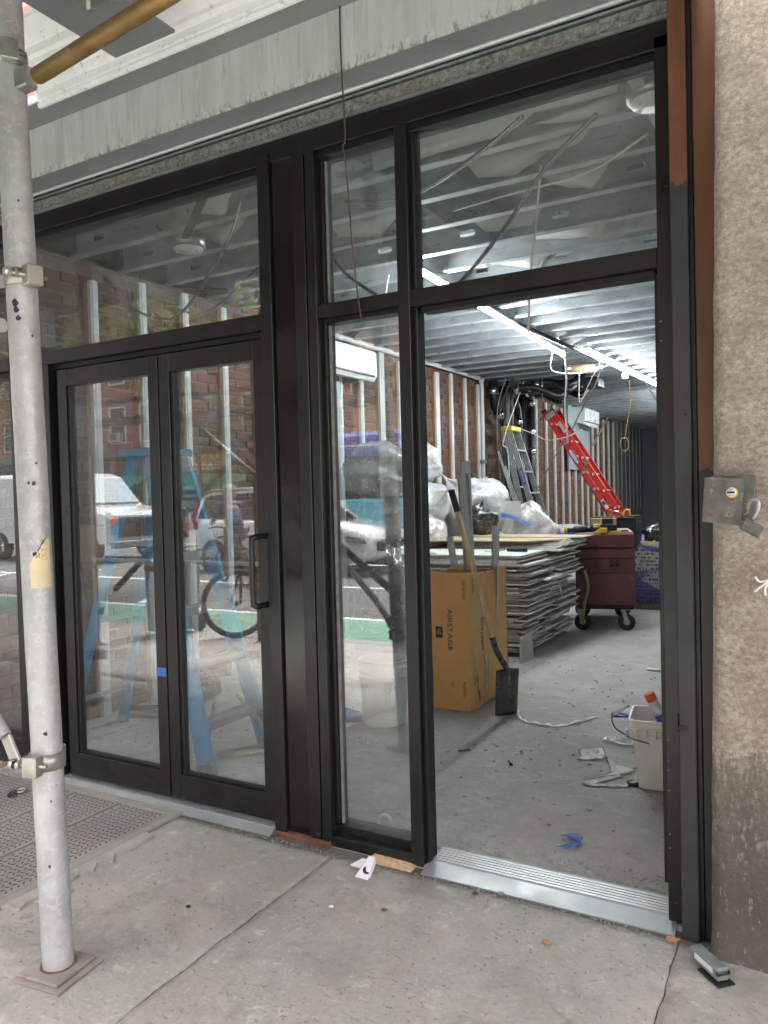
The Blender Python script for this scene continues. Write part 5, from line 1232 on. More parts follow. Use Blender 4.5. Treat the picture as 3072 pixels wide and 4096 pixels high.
# shovel -------------------------------------------------------------
sh = thing('shovel', 'square blade shovel with pale wooden shaft and black grip leaning on the box', 'shovel', (-1.72, 2.0, 0))
tip = Vector((-1.73, 1.965, .0)); sock = Vector((-1.712, 1.985, .290)); up2 = Vector((-1.795, 1.955, .490)); topg = Vector((-2.010, 1.862, 1.423))
ax = (topg-up2).normalized()
MB().tube([up2, up2.lerp(topg, .5), topg-ax*.14], [.0185, .0178, .0165], 14).build('shaft', 'wood', sh)
MB().tube([topg-ax*.145, topg-ax*.135, topg-ax*.01, topg], [.0185, .0205, .0205, .016], 14).build('grip', 'black_plastic', sh)
MB().tube(bez([up2+ax*.004, up2.lerp(sock, .35)+Vector((-.012, 0, 0)), up2.lerp(sock, .75)+Vector((-.006, 0, 0)), sock], 5), [.0198]*4+[.0190]*4+[.0185]*4+[.017]*4, 14).build('socket', 'shovelsteel', sh)
mb = MB(); nx, nz = 14, 12; wd = Vector((.085, .10, 0)).normalized(); 
for side in (0, 1):
    for i in range(nx+1):
        for j in range(nz+1):
            u = -1+2*i/nx; v = j/nz
            c = Vector((-1.712, 1.990, .300)).lerp(Vector((-1.722, 1.975, .004)), v)
            n_ = Vector((.35, -1, .15)).normalized()
            curve = -.020*(u*u)+(.022*max(0, 1-abs(u)*4)*(1-v)**1.2 if True else 0)
            p = c+wd*u*(.082-.004*v)+n_*(-curve if False else curve)+Vector((0, 0, -.012*abs(u)*(1-v) if v < .1 else 0)); p -= n_*.003*side; mb.v.append(p)
k = (nx+1)*(nz+1)
for side in (0, 1):
    for i in range(nx):
        for j in range(nz):
            f = (side*k+i*(nz+1)+j, side*k+(i+1)*(nz+1)+j, side*k+(i+1)*(nz+1)+j+1, side*k+i*(nz+1)+j+1); mb.f.append(f if side else f[::-1]); mb.mi.append(0); mb.sm.append(True)
ring = [i*(nz+1) for i in range(nx+1)]+[nx*(nz+1)+j for j in range(1, nz+1)]+[i*(nz+1)+nz for i in range(nx-1, -1, -1)]+[j for j in range(nz-1, 0, -1)]
for a in range(len(ring)): b = (a+1) % len(ring); mb.f.append((ring[a], ring[b], k+ring[b], k+ring[a])); mb.mi.append(0); mb.sm.append(False)
fixn(mb.build('blade', 'shovelsteel', sh))

# drywall stack -------------------------------------------------------
ds = thing('drywall_stack', 'tall ragged stack of grey plasterboard offcuts beside the printed box', 'plasterboard stack', (-2.7, 4.2, 0))
r = random.Random(21); z = .03; lay = 0
def sheet(x0, x1, y0, y1, z, th, tilt=(0, 0), m=('gyp_face', 'gyp_edge'), jag=.012, par=ds, nm='plasterboard_sheet'):
    q = []
    P = [(x0, y0), (x1, y0), (x1, y1), (x0, y1)]
    for i in range(4):
        a, b = P[i], P[(i+1) % 4]; n = 5 if i in (0, 1) else 2
        for k in range(n):
            t = k/n; jx = r.uniform(-jag, jag) if i in (0, 1) and k else 0; q.append((a[0]+(b[0]-a[0])*t+(jx if i == 1 else 0), a[1]+(b[1]-a[1])*t+(jx if i == 0 else 0)))
    cx, cy = (x0+x1)/2, (y0+y1)/2
    vs = [Vector((x, y, z+(x-cx)*tilt[0]+(y-cy)*tilt[1]+.003*noise.noise(Vector((x*3, y*3, z*40))))) for x, y in q]; n = len(vs)
    mb = MB(); mb.add(vs+[v+Vector((0, 0, th)) for v in vs], [tuple(range(n))[::-1], tuple(range(n, 2*n))], 0)
    for i in range(n): mb.f.append((i, (i+1) % n, n+(i+1) % n, n+i)); mb.mi.append(1); mb.sm.append(False)
    return mb.build(nm, list(m), par)
while z < .80:
    th = .0128; g = r.choice((.0138, .0142, .0150, .0175)); f = z/.85
    xa = -2.20+.10*f+r.uniform(-.07, .07); xb = -2.22+.16*f+r.uniform(-.08, .10); ys = r.uniform(3.95, 4.55); yf = 3.62-.10*f+r.uniform(-.05, .05); ye = 4.94+r.uniform(-.08, .03)
    tl = r.uniform(-.035, .035)
    if r.random() < .35: ya = r.uniform(3.75, 4.0); sheet(-2.75, xa-r.uniform(0, .05), yf, ya-.01, z, th, (tl*.5, 0)); sheet(-2.85, xa+r.uniform(-.05, .08), ya, ys, z+.002, th, (-tl*.4, 0))
    else: sheet(-3.25+r.uniform(0, .1), xa, yf, ys-.01, z, th, (tl*.3, .0))
    sheet(-3.2, xb, ys, ye, z+r.uniform(0, .003), th, (-tl*.3, 0))
    z += g; lay += 1
ztop = z
MB().box(-3.2, -2.34, 3.74, 4.86, .03, ztop-.02).build('stack_core', 'gyp_face', ds)
for k in range(5): sheet(-3.28+r.uniform(0, .03), -2.17+r.uniform(-.03, .02), 3.50+r.uniform(-.01, .02), 4.2+r.uniform(0, .2), z, .0125, (0, 0), ('gyp_white' if k == 4 else 'gyp_face', 'gyp_edge'), jag=.006); z += .0135
zt = z
for k in range(6): sheet(-3.15, -2.02+r.uniform(-.06, .04), 4.15+.05*k+r.uniform(-.02, .02), 4.95, z-.012+k*.0135, .0125, (r.uniform(-.01, .01), .0), jag=.02)
zp = z-.012+6*.0135
for tri in (((-2.15, 4.35), (-2.0, 4.30), (-2.05, 4.05)),):
    MB().prism([(0, 0), (.12, .02), (.05, -.13), (.03, -.14)], (-2.07, 4.30, .56), (0.2, -1, 0), (-.2, 0, 1), (.010, 0, 0)).build('plasterboard_scrap', 'gyp_face', ds)
MB().prism([(0, 0), (.22, 0), (.19, .20), (.05, .23), (0, .22)], (-2.10, 3.60, .0), (-.15, -1, 0), (-.05, 0, 1), (.012, 0, 0)).build('plasterboard_scrap', 'gyp_face', ds)
cable('strap', [(-1.99, 4.88, .62), (-1.97, 4.90, .45), (-2.0, 4.88, .30), (-2.02, 4.86, .12)], .014, 'kraft', None, parent=ds)
# plywood on top: two sheets
pl1 = MB(); pl1.prism([(-3.35, 4.12), (-2.30, 4.16), (-2.06, 4.42), (-2.02, 4.9), (-3.3, 4.95)], (0, 0, zp+.001), X, Y, (0, 0, .010)); one('plywood_sheet', pl1, 'plywood', 'pale plywood sheet lying on the plasterboard stack, lower piece', 'plywood sheet')
one('plywood_sheet', MB().prism([(-3.2, 4.62), (-2.18, 4.58), (-1.93, 4.62), (-1.92, 4.98), (-3.2, 5.0)], (0, 0, zp+.0125), X, Y, (0, 0, .009)), 'plywood', 'pale plywood sheet on top of the stack, rear piece', 'plywood sheet')
kn = thing('drywall_saw', 'black handled saw lying on the white plasterboard sheet', 'saw', (-2.35, 3.9, zt))
MB().tube([(-2.40, 3.86, zt+.018), (-2.33, 3.88, zt+.019), (-2.23, 3.91, zt+.018)], [.014, .017, .018], 10).build('handle', 'black_plastic', kn)
MB().obox((-2.50, 3.83, zt+.012), (1, .28, .03), (-.28, 1, 0), Z, .09, .012, .002).build('blade', 'darksteel', kn)
one('ruler', MB().box(-3.2, -2.93, 3.53, 3.55, zt+.001, zt+.006), 'yellow', 'yellow ruler strip at the front edge of the white sheet', 'ruler')

_before = set(bpy.data.objects)
# job chest -----------------------------------------------------------
jc = thing('job_chest', 'maroon steel job site chest on black castors behind the plasterboard stack', 'tool chest', (-1.85, 5.5, 0))
cx0, cx1, cy0, cy1 = -2.125, -1.560, 5.0, 6.05
MB().box(cx0, cx1, cy0, cy1, .262, .574, b=.006).build('body', 'maroon', jc)
MB().box(cx0, cx1, cy0+.004, cy1, .579, .716, b=.004).build('drawer_front', 'maroon', jc); MB().box(cx0, cx1, cy0, cy1, .721, .815, b=.004).build('drawer_front', 'maroon', jc)
MB().box(cx0, cx1, cy0-.004, cy1, .820, .962, b=.012).build('lid', 'maroon', jc); MB().box(cx0+.01, cx1-.01, cy0+.01, cy1, .9622, .966).build('dusty_top', 'dusty_maroon', jc)
MB().box(-1.80, -1.715, cy0-.003, cy0+.01, .640, .706).build('handle_recess', 'frame_side', jc); MB().box(-1.80, -1.715, cy0-.012, cy0-.004, .672, .682, b=.002).build('latch', 'maroon', jc)
MB().tube([(-1.752, cy0-.006, .64), (-1.752, cy0-.006, .70)], .006, 6).build('latch', 'maroon', jc)
MB().box(-2.10, -1.755, cy0-.014, cy0-.003, .618, .628).build('lift_handle', 'maroon', jc)
for x in (-2.075, -1.655):
    for y in (5.10, 5.95):
        c = thing('x', None, None) if False else None
        w = MB().lathe([(.032, -.018), (.075, -.020), (.082, -.012), (.082, .012), (.075, .020), (.032, .018)], (x+.01, y-.02, .086), (.15, 1, 0), 24).build('castor', 'rubber', jc)
        MB().lathe([(0, -.021), (.03, -.021), (.034, -.016), (.034, .016), (.03, .021), (0, .021)], (x+.01, y-.02, .086), (.15, 1, 0), 16).build('hub', 'galv', w)
        MB().obox((x-.005, y-.046, .145), (.3, 0, -1), (0, 1, 0), (1, 0, .3), .068, .003, .020).obox((x-.005, y+.006, .145), (.3, 0, -1), (0, 1, 0), (1, 0, .3), .068, .003, .020).box(x-.045, x+.06, y-.03, y+.07, .206, .214).build('fork', 'zinc', w)
MB().box(cx0+.02, cx1-.02, cy0+.05, cy1-.05, .215, .262).build('base_frame', 'frame_side', jc)
# tools on the chest
zc = .966
def drill(loc, ang, label, parts):
    t = thing('power_tool', label, 'power tool', loc, 'yellow and black tools on the chest lid'); c, s = math.cos(ang), math.sin(ang); L = Vector(loc)
    for nm, m, kind, a, b, w, h in parts:
        A = L+Vector((a[0]*c-a[1]*s, a[0]*s+a[1]*c, a[2])); B = L+Vector((b[0]*c-b[1]*s, b[0]*s+b[1]*c, b[2]))
        (MB().tube([A, A.lerp(B, .15), A.lerp(B, .85), B], [w*.75, w, w, w*.8], 12) if kind == 't' else MB().bar(A, B, w, h, b=.006)).build(nm, m, t)
    return t
drill((-2.06, 5.12, zc), .1, 'black and yellow drill lying at the left on the chest', [('chuck', 'darksteel', 't', (-.16, 0, .035), (-.07, 0, .035), .022, 0), ('motor', 'black_plastic', 't', (-.08, 0, .04), (.06, 0, .04), .035, 0), ('collar', 'yellow', 't', (-.17, 0, .036), (-.14, 0, .036), .034, 0), ('grip', 'black_plastic', 'b', (.02, 0, .03), (.14, .05, .03), .04, .045), ('battery', 'yellow', 'b', (.13, .0, .045), (.18, .03, .045), .06, .085)])
drill((-1.88, 5.06, zc), .25, 'yellow and black impact driver in the middle of the chest', [('motor', 'black_plastic', 't', (-.08, 0, .04), (.05, 0, .04), .032, 0), ('body', 'black_plastic', 'b', (.0, 0, .055), (.16, 0, .05), .05, .06), ('battery', 'yellow', 'b', (-.02, -.05, .03), (.05, -.04, .03), .05, .05), ('trigger', 'maroon', 'b', (.04, 0, .08), (.12, 0, .08), .02, .02)])
drill((-1.86, 5.35, zc), .1, 'tall yellow and black battery charger at the rear of the chest', [('case', 'black_plastic', 'b', (0, 0, .07), (.11, 0, .07), .07, .13), ('band', 'yellow', 'b', (-.015, -.01, .07), (.0, -.01, .07), .07, .13), ('lead', 'black_plastic', 't', (-.12, 0, .05), (0, 0, .06), .03, 0)])
one('battery_pack', MB().box(-1.94, -1.85, 5.02, 5.08, zc, zc+.045, b=.006), 'yellow', 'loose yellow battery pack at the front edge of the chest', 'battery')
one('utility_knife', MB().obox((-1.76, 5.08, zc+.012), (1, .05, .02), (-.05, 1, 0), Z, .08, .014, .010, b=.004), 'yellow', 'yellow utility knife lying on the chest', 'knife')
one('chisel', MB().obox((-1.74, 5.20, zc+.012), (1, .1, .0), (-.1, 1, 0), Z, .13, .012, .009, b=.003), 'black_plastic', 'black flat chisel lying across the chest', 'chisel')
one('marking_paddle', MB().obox((-1.64, 5.06, zc+.008), (1, .0, .0), (0, 1, 0), Z, .06, .018, .005, b=.002), 'orange', 'bright orange plastic tool at the right of the chest', 'plastic tool')
one('sealant_tube', MB().tube([(-1.90, 5.28, zc+.03), (-1.72, 5.30, zc+.03)], .026, 12), 'yellow', 'yellow tube lying behind the knife on the chest', 'tube')
one('carton', MB().box(-1.96, -1.70, 5.72, 5.92, zc, zc+.115).box(-1.965, -1.695, 5.715, 5.925, zc+.1152, zc+.118), 'kraft', 'small plain brown carton on the rear of the chest', 'carton')
TC = Matrix.Translation((-1.845, 5.07, 0)) @ Matrix.Rotation(math.radians(15), 4, 'Z') @ Matrix.Translation((1.845, -5.0, 0))
for o in [o for o in bpy.data.objects if o not in _before and o.parent is None]:
    o.matrix_world = TC @ Matrix.Translation(o.location)
tb = MB(); tb.prism([(-2.33, 1.075), (-2.31, .74), (-1.855, .74), (-1.835, 1.0), (-1.85, 1.085), (-2.0, 1.08), (-2.15, 1.065)], (0, 6.55, 0), X, Z, (0, .35, 0)); tb.obox((-2.09, 6.54, 1.06), X, Y, Z, .24, .006, .012, b=.003)
tb = tb.build('tool_bag', 'black_plastic', None, label='black canvas tool bag standing behind the chest', cat='tool bag')
one('pliers', MB().tube(bez([(-2.13, 6.6, 1.06), (-2.11, 6.6, 1.13), (-2.05, 6.6, 1.13), (-2.0, 6.6, 1.08)], 4), .012, 6).tube([(-2.15, 6.6, 1.17), (-2.1, 6.6, 1.1)], .008, 6), 'chrome', 'shiny pliers sticking out of the black tool bag', 'pliers')
one('tool_clamp', MB().tube(bez([(-2.0, 6.62, 1.07), (-1.98, 6.62, 1.14), (-1.93, 6.62, 1.15), (-1.92, 6.62, 1.09)], 4), .014, 6), 'yellow', 'yellow clamp poking out of the black tool bag', 'clamp')
# pile of new plasterboard with printed end tapes
np_ = thing('plasterboard_pile', 'neat pile of new plasterboard with purple and white printed ends', 'plasterboard pile', (-1.4, 7, 0))
MB().box(-2.2, -.75, 6.6, 9.0, .01, .075).build('pallet', 'plank', np_)
for i in range(16): MB().box(-2.2+r.uniform(-.004, .004), -.75, 6.6+r.uniform(-.006, .006), 9.0, .08+i*.0417, .08+i*.0417+.0405, b=.002).build('board_pair', 'board_end', np_)
one('fibreboard', MB().box(-1.80, -1.35, 6.62, 6.9, .752, .765).box(-1.83, -1.6, 6.66, 6.8, .7652, .78), 'plywood', 'small wooden board lying on the purple plasterboard pile', 'board')
one('yellow_clip', MB().box(-1.665, -1.64, 6.60, 6.64, .767, .80, b=.004), 'yellow', 'small yellow clip on the purple plasterboard pile', 'clip')
blk = blob((-1.68, 6.8, .86), (.13, .1, .095), 31, .3, 24, 16); one('black_rag', blk, 'bag_black', 'crumpled black bag on the purple plasterboard pile', 'black bag')
one('carton', MB().prism([(-1.83, .86), (-1.83, .93), (-1.55, 1.06), (-1.5, .97), (-1.5, .86)], (0, 7.3, 0), X, Z, (0, .5, 0)), 'kraft', 'long pale carton with sloping lid behind the black rag', 'carton')
one('pink_sheet', MB().box(-1.83, -1.5, 7.1, 7.28, .84, .86), 'skin', 'thin pink board edge below the sloping carton', 'board')

# rubbish bags ----------------------------------------------------------
def bagobj(c, r_, seed, m, label, tie=None, flat=.1, amp=.2, parent=None):
    mb = blob(c, r_, seed, amp, 80, 54, flat, tie, .75); return one('rubbish_bag', mb, m, label, 'rubbish bag', 'rubbish bags heaped against the brick wall')
bagobj((-3.70, 4.85, 1.72), (.20, .22, .23), 1, 'bag_white', 'white rubbish bag at the very top of the heap, knotted upwards', (.1, 0, 1))
bagobj((-3.58, 4.55, 1.30), (.30, .32, .24), 2, 'bag_white', 'bulging white rubbish bag under the topmost one', (.9, -.2, .35))
bagobj((-3.30, 5.3, 1.24), (.36, .35, .34), 3, 'bag_white', 'white rubbish bag sloping down towards the black bag', (-.6, -.3, .7))
bagobj((-3.52, 4.35, .98), (.30, .32, .24), 4, 'bag_pink', 'clear rubbish bag with pale pinkish rubbish at the left of the stack', (-.3, -.5, .5))
bagobj((-3.60, 4.6, .45), (.40, .50, .42), 5, 'bag_white', 'large white rubbish bag hidden at the bottom of the heap', None)
bagobj((-3.15, 5.2, .60), (.36, .40, .45), 6, 'bag_white', 'white rubbish bag low behind the plasterboard stack', (.1, -.3, 1))
bagobj((-3.08, 4.95, 1.11), (.15, .15, .17), 7, 'bag_black', 'small shiny black rubbish bag with gathered top behind the stack', (.1, 0, 1), amp=.3)
pk2 = bagobj((-2.76, 5.45, .74), (.36, .34, .48), 8, 'bag_pink', 'clear bulging rubbish bag of pink scraps with blue tape', (.6, -.1, -.2), flat=0)
tp = MB(); N = 14
for i in range(N+1):
    t = i/N; x = -2.94+.32*t; z = 1.135-.02*t-.09*t*t; y = 5.14+.03*abs(t-.5)
    tp.v += [Vector((x, y-.012, z)), Vector((x-.004, y+.004, z+.042-.012*t))]
tp.f = [(2*i, 2*i+2, 2*i+3, 2*i+1) for i in range(N)]; tp.mi = [0]*N; tp.sm = [True]*N; o = tp.build('blue_tape_strip', 'bluetape', pk2)
bagobj((-3.55, 3.65, 1.62), (.33, .30, .26), 9, 'bag_clear', 'clear plastic rubbish bag pressed against the wall behind the sidelite', (1, -.2, -.35), amp=.26)
bagobj((-3.60, 3.85, 1.22), (.30, .30, .26), 10, 'bag_clear', 'grey clear rubbish bag below the sidelite one', (.8, -.4, .1))
bagobj((-3.66, 3.95, .55), (.34, .38, .50), 12, 'bag_black', 'black rubbish bag at the foot of the wall behind the sidelite', None)
# cement sacks
for i in range(5):
    mb = blob((-2.82+(i % 2)*.08, 7.15+.02*i, .12+i*.185), (.36, .26, .105), 40+i, .10, 36, 18); 
    s = one('cement_sack', mb, 'bag_white', 'white sack with blue print, %s of the sack pile' % ('bottom', 'second', 'third', 'fourth', 'top')[i], 'sack', 'sacks piled behind the pink scrap bag')
    if i > 2:
        z = .12+i*.185; MB().obox((-2.76+(i % 2)*.08, 6.885+.02*i, z+.01), X, Y, Z, .13, .004, .018).build('blue_print', 'deepblue', s)
# leaning grey sheet near the black bag
one('plasterboard_offcut', MB().obox((-2.86, 5.25, 1.05), (1, .1, 0), Y, (-.08, .1, 1), .11, .008, .25), 'gyp_face', 'grey board offcut upright behind the black rubbish bag', 'board offcut')
# buckets ---------------------------------------------------------------
MT['pail'] = mat('pail', (.66, .67, .62), .35, 0., .06, 5, .05, dirt=(.45, .42, .33), dth=.66)
bk = thing('round_bucket', 'round white plastic bucket standing behind the narrow sidelite', 'bucket', (-2.335, 1.52, 0))
MB().lathe([(0, .012), (.128, .012), (.132, .02), (.146, .30), (.150, .302), (.150, .312), (.147, .313), (.1475, .332), (.152, .333), (.152, .346), (.149, .347), (.152, .395), (.156, .398), (.156, .404), (.151, .404), (.147, .34), (.126, .03), (0, .026)], (-2.335, 1.52, 0), Z, 40).build('pail', 'pail', bk)
MB().tube(bez([(-2.20, 1.44, .335), (-2.16, 1.40, .31), (-2.2, 1.36, .25), (-2.32, 1.355, .225)], 6), .0022, 5).build('bail_handle', 'galv', bk)
MB().lathe([(.010, 0), (.010, .008), (0, .008)], (-2.21, 1.435, .335), (.8, -.6, 0), 10).build('handle_boss', 'pail', bk)
lbl = MB()
for i in range(7):
    a = -1.02+i*.045
    for zz in (.14, .29): rr2 = .132+(zz-.02)*.05+.0012; lbl.v.append(Vector((-2.335+rr2*math.cos(a), 1.52+rr2*math.sin(a), zz)))
lbl.f = [(2*i, 2*i+2, 2*i+3, 2*i+1) for i in range(6)]; lbl.mi = [0]*6; lbl.sm = [True]*6
MT['lblgreen'] = mat('lblgreen', (.44, .46, .38), .5); lbl.build('warning_label', 'lblgreen', bk)
a = -.88; rr2 = .1435; c = Vector((-2.335+rr2*math.cos(a), 1.52+rr2*math.sin(a), .235)); e = Vector((-math.sin(a), math.cos(a), 0))
MB().tube([c+e*.016*math.cos(q)+Vector((0, 0, .016*math.sin(q))) for q in [k*.4 for k in range(16)]], .0012, 4, closed=True).tube([c-e*.012-Vector((0, 0, .012)), c+e*.012+Vector((0, 0, .012))], .0012, 4).build('prohibition_sign', 'dull', bk)
sq = thing('square_bucket', 'square white plastic bucket with tools just inside the right jamb', 'bucket', (-.60, 1.22, 0))
def rsq(h, z, rad=.03, n=4, cx=-.600, cy=1.235):
    out = []
    for (sx_, sy_) in ((1, 1), (-1, 1), (-1, -1), (1, -1)):
        for k in range(n+1):
            t = math.pi/2*(k/n)+{(1, 1): 0, (-1, 1): math.pi/2, (-1, -1): math.pi, (1, -1): 1.5*math.pi}[(sx_, sy_)]
            u, v = sx_*(h-rad)+rad*math.cos(t), sy_*(h-rad)+rad*math.sin(t); q = .12; out.append(Vector((cx+u*math.cos(q)-v*math.sin(q), cy+u*math.sin(q)+v*math.cos(q), z)))
    return out
mb = MB(); pr_ = [(.096, .012), (.118, .255), (.126, .257), (.126, .268), (.120, .270), (.121, .288), (.130, .290), (.130, .302), (.124, .304), (.126, .326), (.134, .330), (.134, .338), (.126, .338), (.116, .25), (.094, .03)]
rings = [rsq(h, z) for h, z in pr_]; n = len(rings[0])
for g in rings: mb.v += g
for i in range(len(rings)-1):
    for k in range(n): mb.f.append((i*n+k, i*n+(k+1) % n, (i+1)*n+(k+1) % n, (i+1)*n+k)); mb.mi.append(0); mb.sm.append(False)
mb.f.append(tuple(range(n))[::-1]); mb.mi.append(0); mb.sm.append(False); mb.f.append(tuple((len(rings)-1)*n+k for k in range(n))); mb.mi.append(0); mb.sm.append(False)
mb.build('pail', 'white_plastic', sq)
for k in range(6): q = -.72+k*.042; MB().box(q, q+.004, 1.088+.12*(q+.6)-.02, 1.10+.12*(q+.6), .262, .300).build('rim_rib', 'white_plastic', sq)
MB().tube(bez([(-.73, 1.22, .315), (-.80, 1.16, .345), (-.775, 1.08, .30), (-.70, 1.06, .265), (-.62, 1.07, .245)], 6), .0028, 6).build('bail_handle', 'darksteel', sq)
MB().tube([(-.79, 1.15, .345), (-.735, 1.20, .375)], .009, 8).build('handle_grip', 'white_plastic', sq)
for pts, l in (([(-.62, .9, 2.9), (-.9, 1.0, 2.84), (-1.3, 1.1, 2.86), (-1.7, 1.3, 2.92)], 'pale cable clipped along the joists behind the right transom'), ([(-1.55, 2.4, 2.93), (-1.75, 2.6, 2.70), (-1.9, 2.9, 2.80), (-2.1, 3.2, 2.92)], 'short pale cable loop between joists near the first LED tube'), ([(-2.6, 2.2, 2.93), (-2.8, 2.4, 2.75), (-3.1, 2.5, 2.8), (-3.4, 2.6, 2.93)], 'pale cable loop over the front air conditioner')):
    cable('white_cable', pts, .006, 'wirewhite', l, 'cable')
cg = thing('sealant_cartridge', 'orange and blue sealant cartridge sticking out of the square bucket', 'cartridge', (-.6, 1.2, .3))
MB().tube([(-.565, 1.22, .27), (-.640, 1.20, .435)], .024, 14).build('tube_body', 'deepblue', cg); MB().tube([(-.600, 1.211, .347), (-.628, 1.203, .409)], .0248, 14).build('label', 'print_white', cg); MB().tube([(-.628, 1.203, .409), (-.643, 1.199, .442)], .0252, 14).build('cap', 'orange', cg)

sq.location.x -= .065; sq.location.y -= .03; cg.location.x -= .065; cg.location.y -= .03
# floor litter ------------------------------------------------------------
def crumple(pts, z, amp, m, name, label, cat, sub=6, seed=1, th=.0012):
    # irregular sheet: polygon fan with wrinkled height
    n = len(pts); q = []
    for i in range(n):
        a, b = pts[i], pts[(i+1) % n]
        for k in range(sub): t = k/sub; q.append((a[0]+(b[0]-a[0])*t, a[1]+(b[1]-a[1])*t))
    cx = sum(p[0] for p in q)/len(q); cy = sum(p[1] for p in q)/len(q); mb = MB(); R3 = 6
    mb.v.append(Vector((cx, cy, z+amp*.6)))
    for k in range(1, R3+1):
        for i, p in enumerate(q):
            s = k/R3; x = cx+(p[0]-cx)*s; y = cy+(p[1]-cy)*s
            w = abs(noise.noise(Vector((x*14, y*14, seed))))+.5*abs(noise.noise(Vector((x*34, y*34, seed)))); mb.v.append(Vector((x+noise.noise(Vector((x*20, y*20, seed+5)))*.012, y, z+amp*w*1.6)))
    m_n = len(q)
    mb.f = [(0, 1+i, 1+(i+1) % m_n) for i in range(m_n)]+[(1+(k-1)*m_n+i, 1+k*m_n+i, 1+k*m_n+(i+1) % m_n, 1+(k-1)*m_n+(i+1) % m_n) for k in range(1, R3) for i in range(m_n)]
    mb.mi = [0]*len(mb.f); mb.sm = [True]*len(mb.f); o = one(name, mb, m, label, cat); md = o.modifiers.new('s', 'SOLIDIFY'); md.thickness = th; return o
st = MB(); P = bez([(-1.69, 2.10), (-1.62, 1.93), (-1.557, 1.878), (-1.359, 1.865), (-1.198, 2.167)] and [(-1.69, 2.10, .012), (-1.63, 1.95, .016), (-1.557, 1.878, .012), (-1.45, 1.855, .02), (-1.359, 1.875, .012), (-1.27, 2.0, .018), (-1.198, 2.167, .010)], 8)
for i, p in enumerate(P):
    d = (P[min(i+1, len(P)-1)]-P[max(i-1, 0)]).normalized(); e = Vector((-d.y, d.x, 0)); w = .012*(.6+.4*math.sin(math.pi*i/len(P))); st.v += [p-e*w, p+e*w+Vector((0, 0, .006*math.sin(i)))]
st.f = [(2*i, 2*i+2, 2*i+3, 2*i+1) for i in range(len(P)-1)]; st.mi = [0]*len(st.f); st.sm = [True]*len(st.f)
o = one('paper_strip', st, 'paperwhite', 'curled white paper strip lying on the floor by the shovel', 'paper strip'); o.modifiers.new('s', 'SOLIDIFY').thickness = .0008
crumple([(-1.14, 1.52), (-1.03, 1.60), (-.98, 1.46), (-1.0, 1.40), (-1.1, 1.36)], .008, .012, 'film_green', 'plastic_sheet', 'thin grey green plastic scrap on the floor, nearer the shovel', 'plastic scrap', seed=3)
crumple([(-.99, 1.48), (-.88, 1.36), (-.80, 1.35), (-.83, 1.27), (-.95, 1.15), (-1.0, 1.05), (-.97, 1.03), (-.84, 1.22)], .008, .010, 'film_green', 'plastic_sheet', 'long folded plastic scrap pointing at the square bucket', 'plastic scrap', seed=7)
crumple([(-.98, 1.07), (-.86, 1.10), (-.80, 1.14), (-.79, 1.10), (-.86, 1.06), (-.97, 1.03)], .008, .008, 'film_green', 'plastic_sheet', 'narrow plastic scrap lying just inside the doorway', 'plastic scrap', seed=17)
crumple([(-1.08, 1.72), (-.98, 1.82), (-.86, 1.74), (-.85, 1.66), (-.95, 1.66)], .008, .024, 'film', 'shrink_wrap', 'glossy clear shrink wrap crumpled beside the square bucket', 'shrink wrap', seed=9)
crumple([(-.93, .45), (-.88, .50), (-.83, .455), (-.84, .43)], .010, .014, 'bluetape', 'blue_tape', 'upper half of a torn piece of blue tape on the floor', 'tape scrap', sub=3, seed=11)
crumple([(-.91, .34), (-.87, .385), (-.835, .43), (-.83, .41), (-.86, .36)], .010, .012, 'bluetape', 'blue_tape', 'lower half of a torn piece of blue tape on the floor', 'tape scrap', sub=3, seed=12)
crumple([(-1.14, 2.22), (-1.08, 2.30), (-1.0, 2.25), (-1.1, 2.20)], .008, .014, 'bluetape', 'blue_rag', 'dusty blue rag on the floor near the bucket handle', 'rag', sub=3, seed=13)
one('folded_paper', MB().prism([(0, 0), (.10, -.01), (.11, .03), (.01, .035)], (-1.18, 3.53, .014), X, Y, (0, 0, .006)), 'paperwhite', 'small folded white paper on the floor near the right jamb', 'paper')
for (x, y, a, l) in ((-1.69, 1.24, .7, 'blue screw lying on the floor left of the doorway centre'), (-1.40, 1.17, -1.0, 'dark blue screw lying on the floor at the doorway centre')):
    s = thing('screw', l, 'screw', (x, y, .012)); d = Vector((math.cos(a), math.sin(a), 0)); MB().tube([Vector((x, y, .012))-d*.028, Vector((x, y, .012))+d*.028], .0045, 8).build('shank', 'deepblue' if y > 1.2 else 'print_teal', s); MB().lathe([(.004, 0), (.009, .004), (0, .006)], Vector((x, y, .012))+d*.028, d, 10).build('head', 'darksteel', s)
one('steel_clip', MB().lathe([(.006, 0), (.010, 0), (.010, .012), (.006, .012)], (-1.40, 1.33, .012), (1, .2, .6), 10), 'chrome', 'tiny shiny washer on the floor beyond the dark screw', 'washer')
one('tape_ring', MB().lathe([(.024, -.012), (.031, -.012), (.031, .012), (.024, .012), (.024, -.012)], (-1.60, .215, .036), (.3, -1, .1), 24), 'paperwhite', 'white plastic ring standing on the floor behind the sidelite sill', 'ring')
one('plastic_puck', MB().lathe([(0, 0), (.032, 0), (.036, .008), (.03, .016), (0, .016)], (-.775, 1.15, .007), Z, 20), 'darksteel', 'flat dark puck on the floor left of the square bucket', 'puck')
one('wood_offcut', MB().prism([(0, 0), (.09, .05), (.16, .19), (.07, .17)], (-2.86, .60, .010), (.96, -.28, 0), (.28, .96, 0), (0, 0, .010)), 'plywood', 'small square plywood offcut on the floor inside the right door leaf', 'wood offcut')
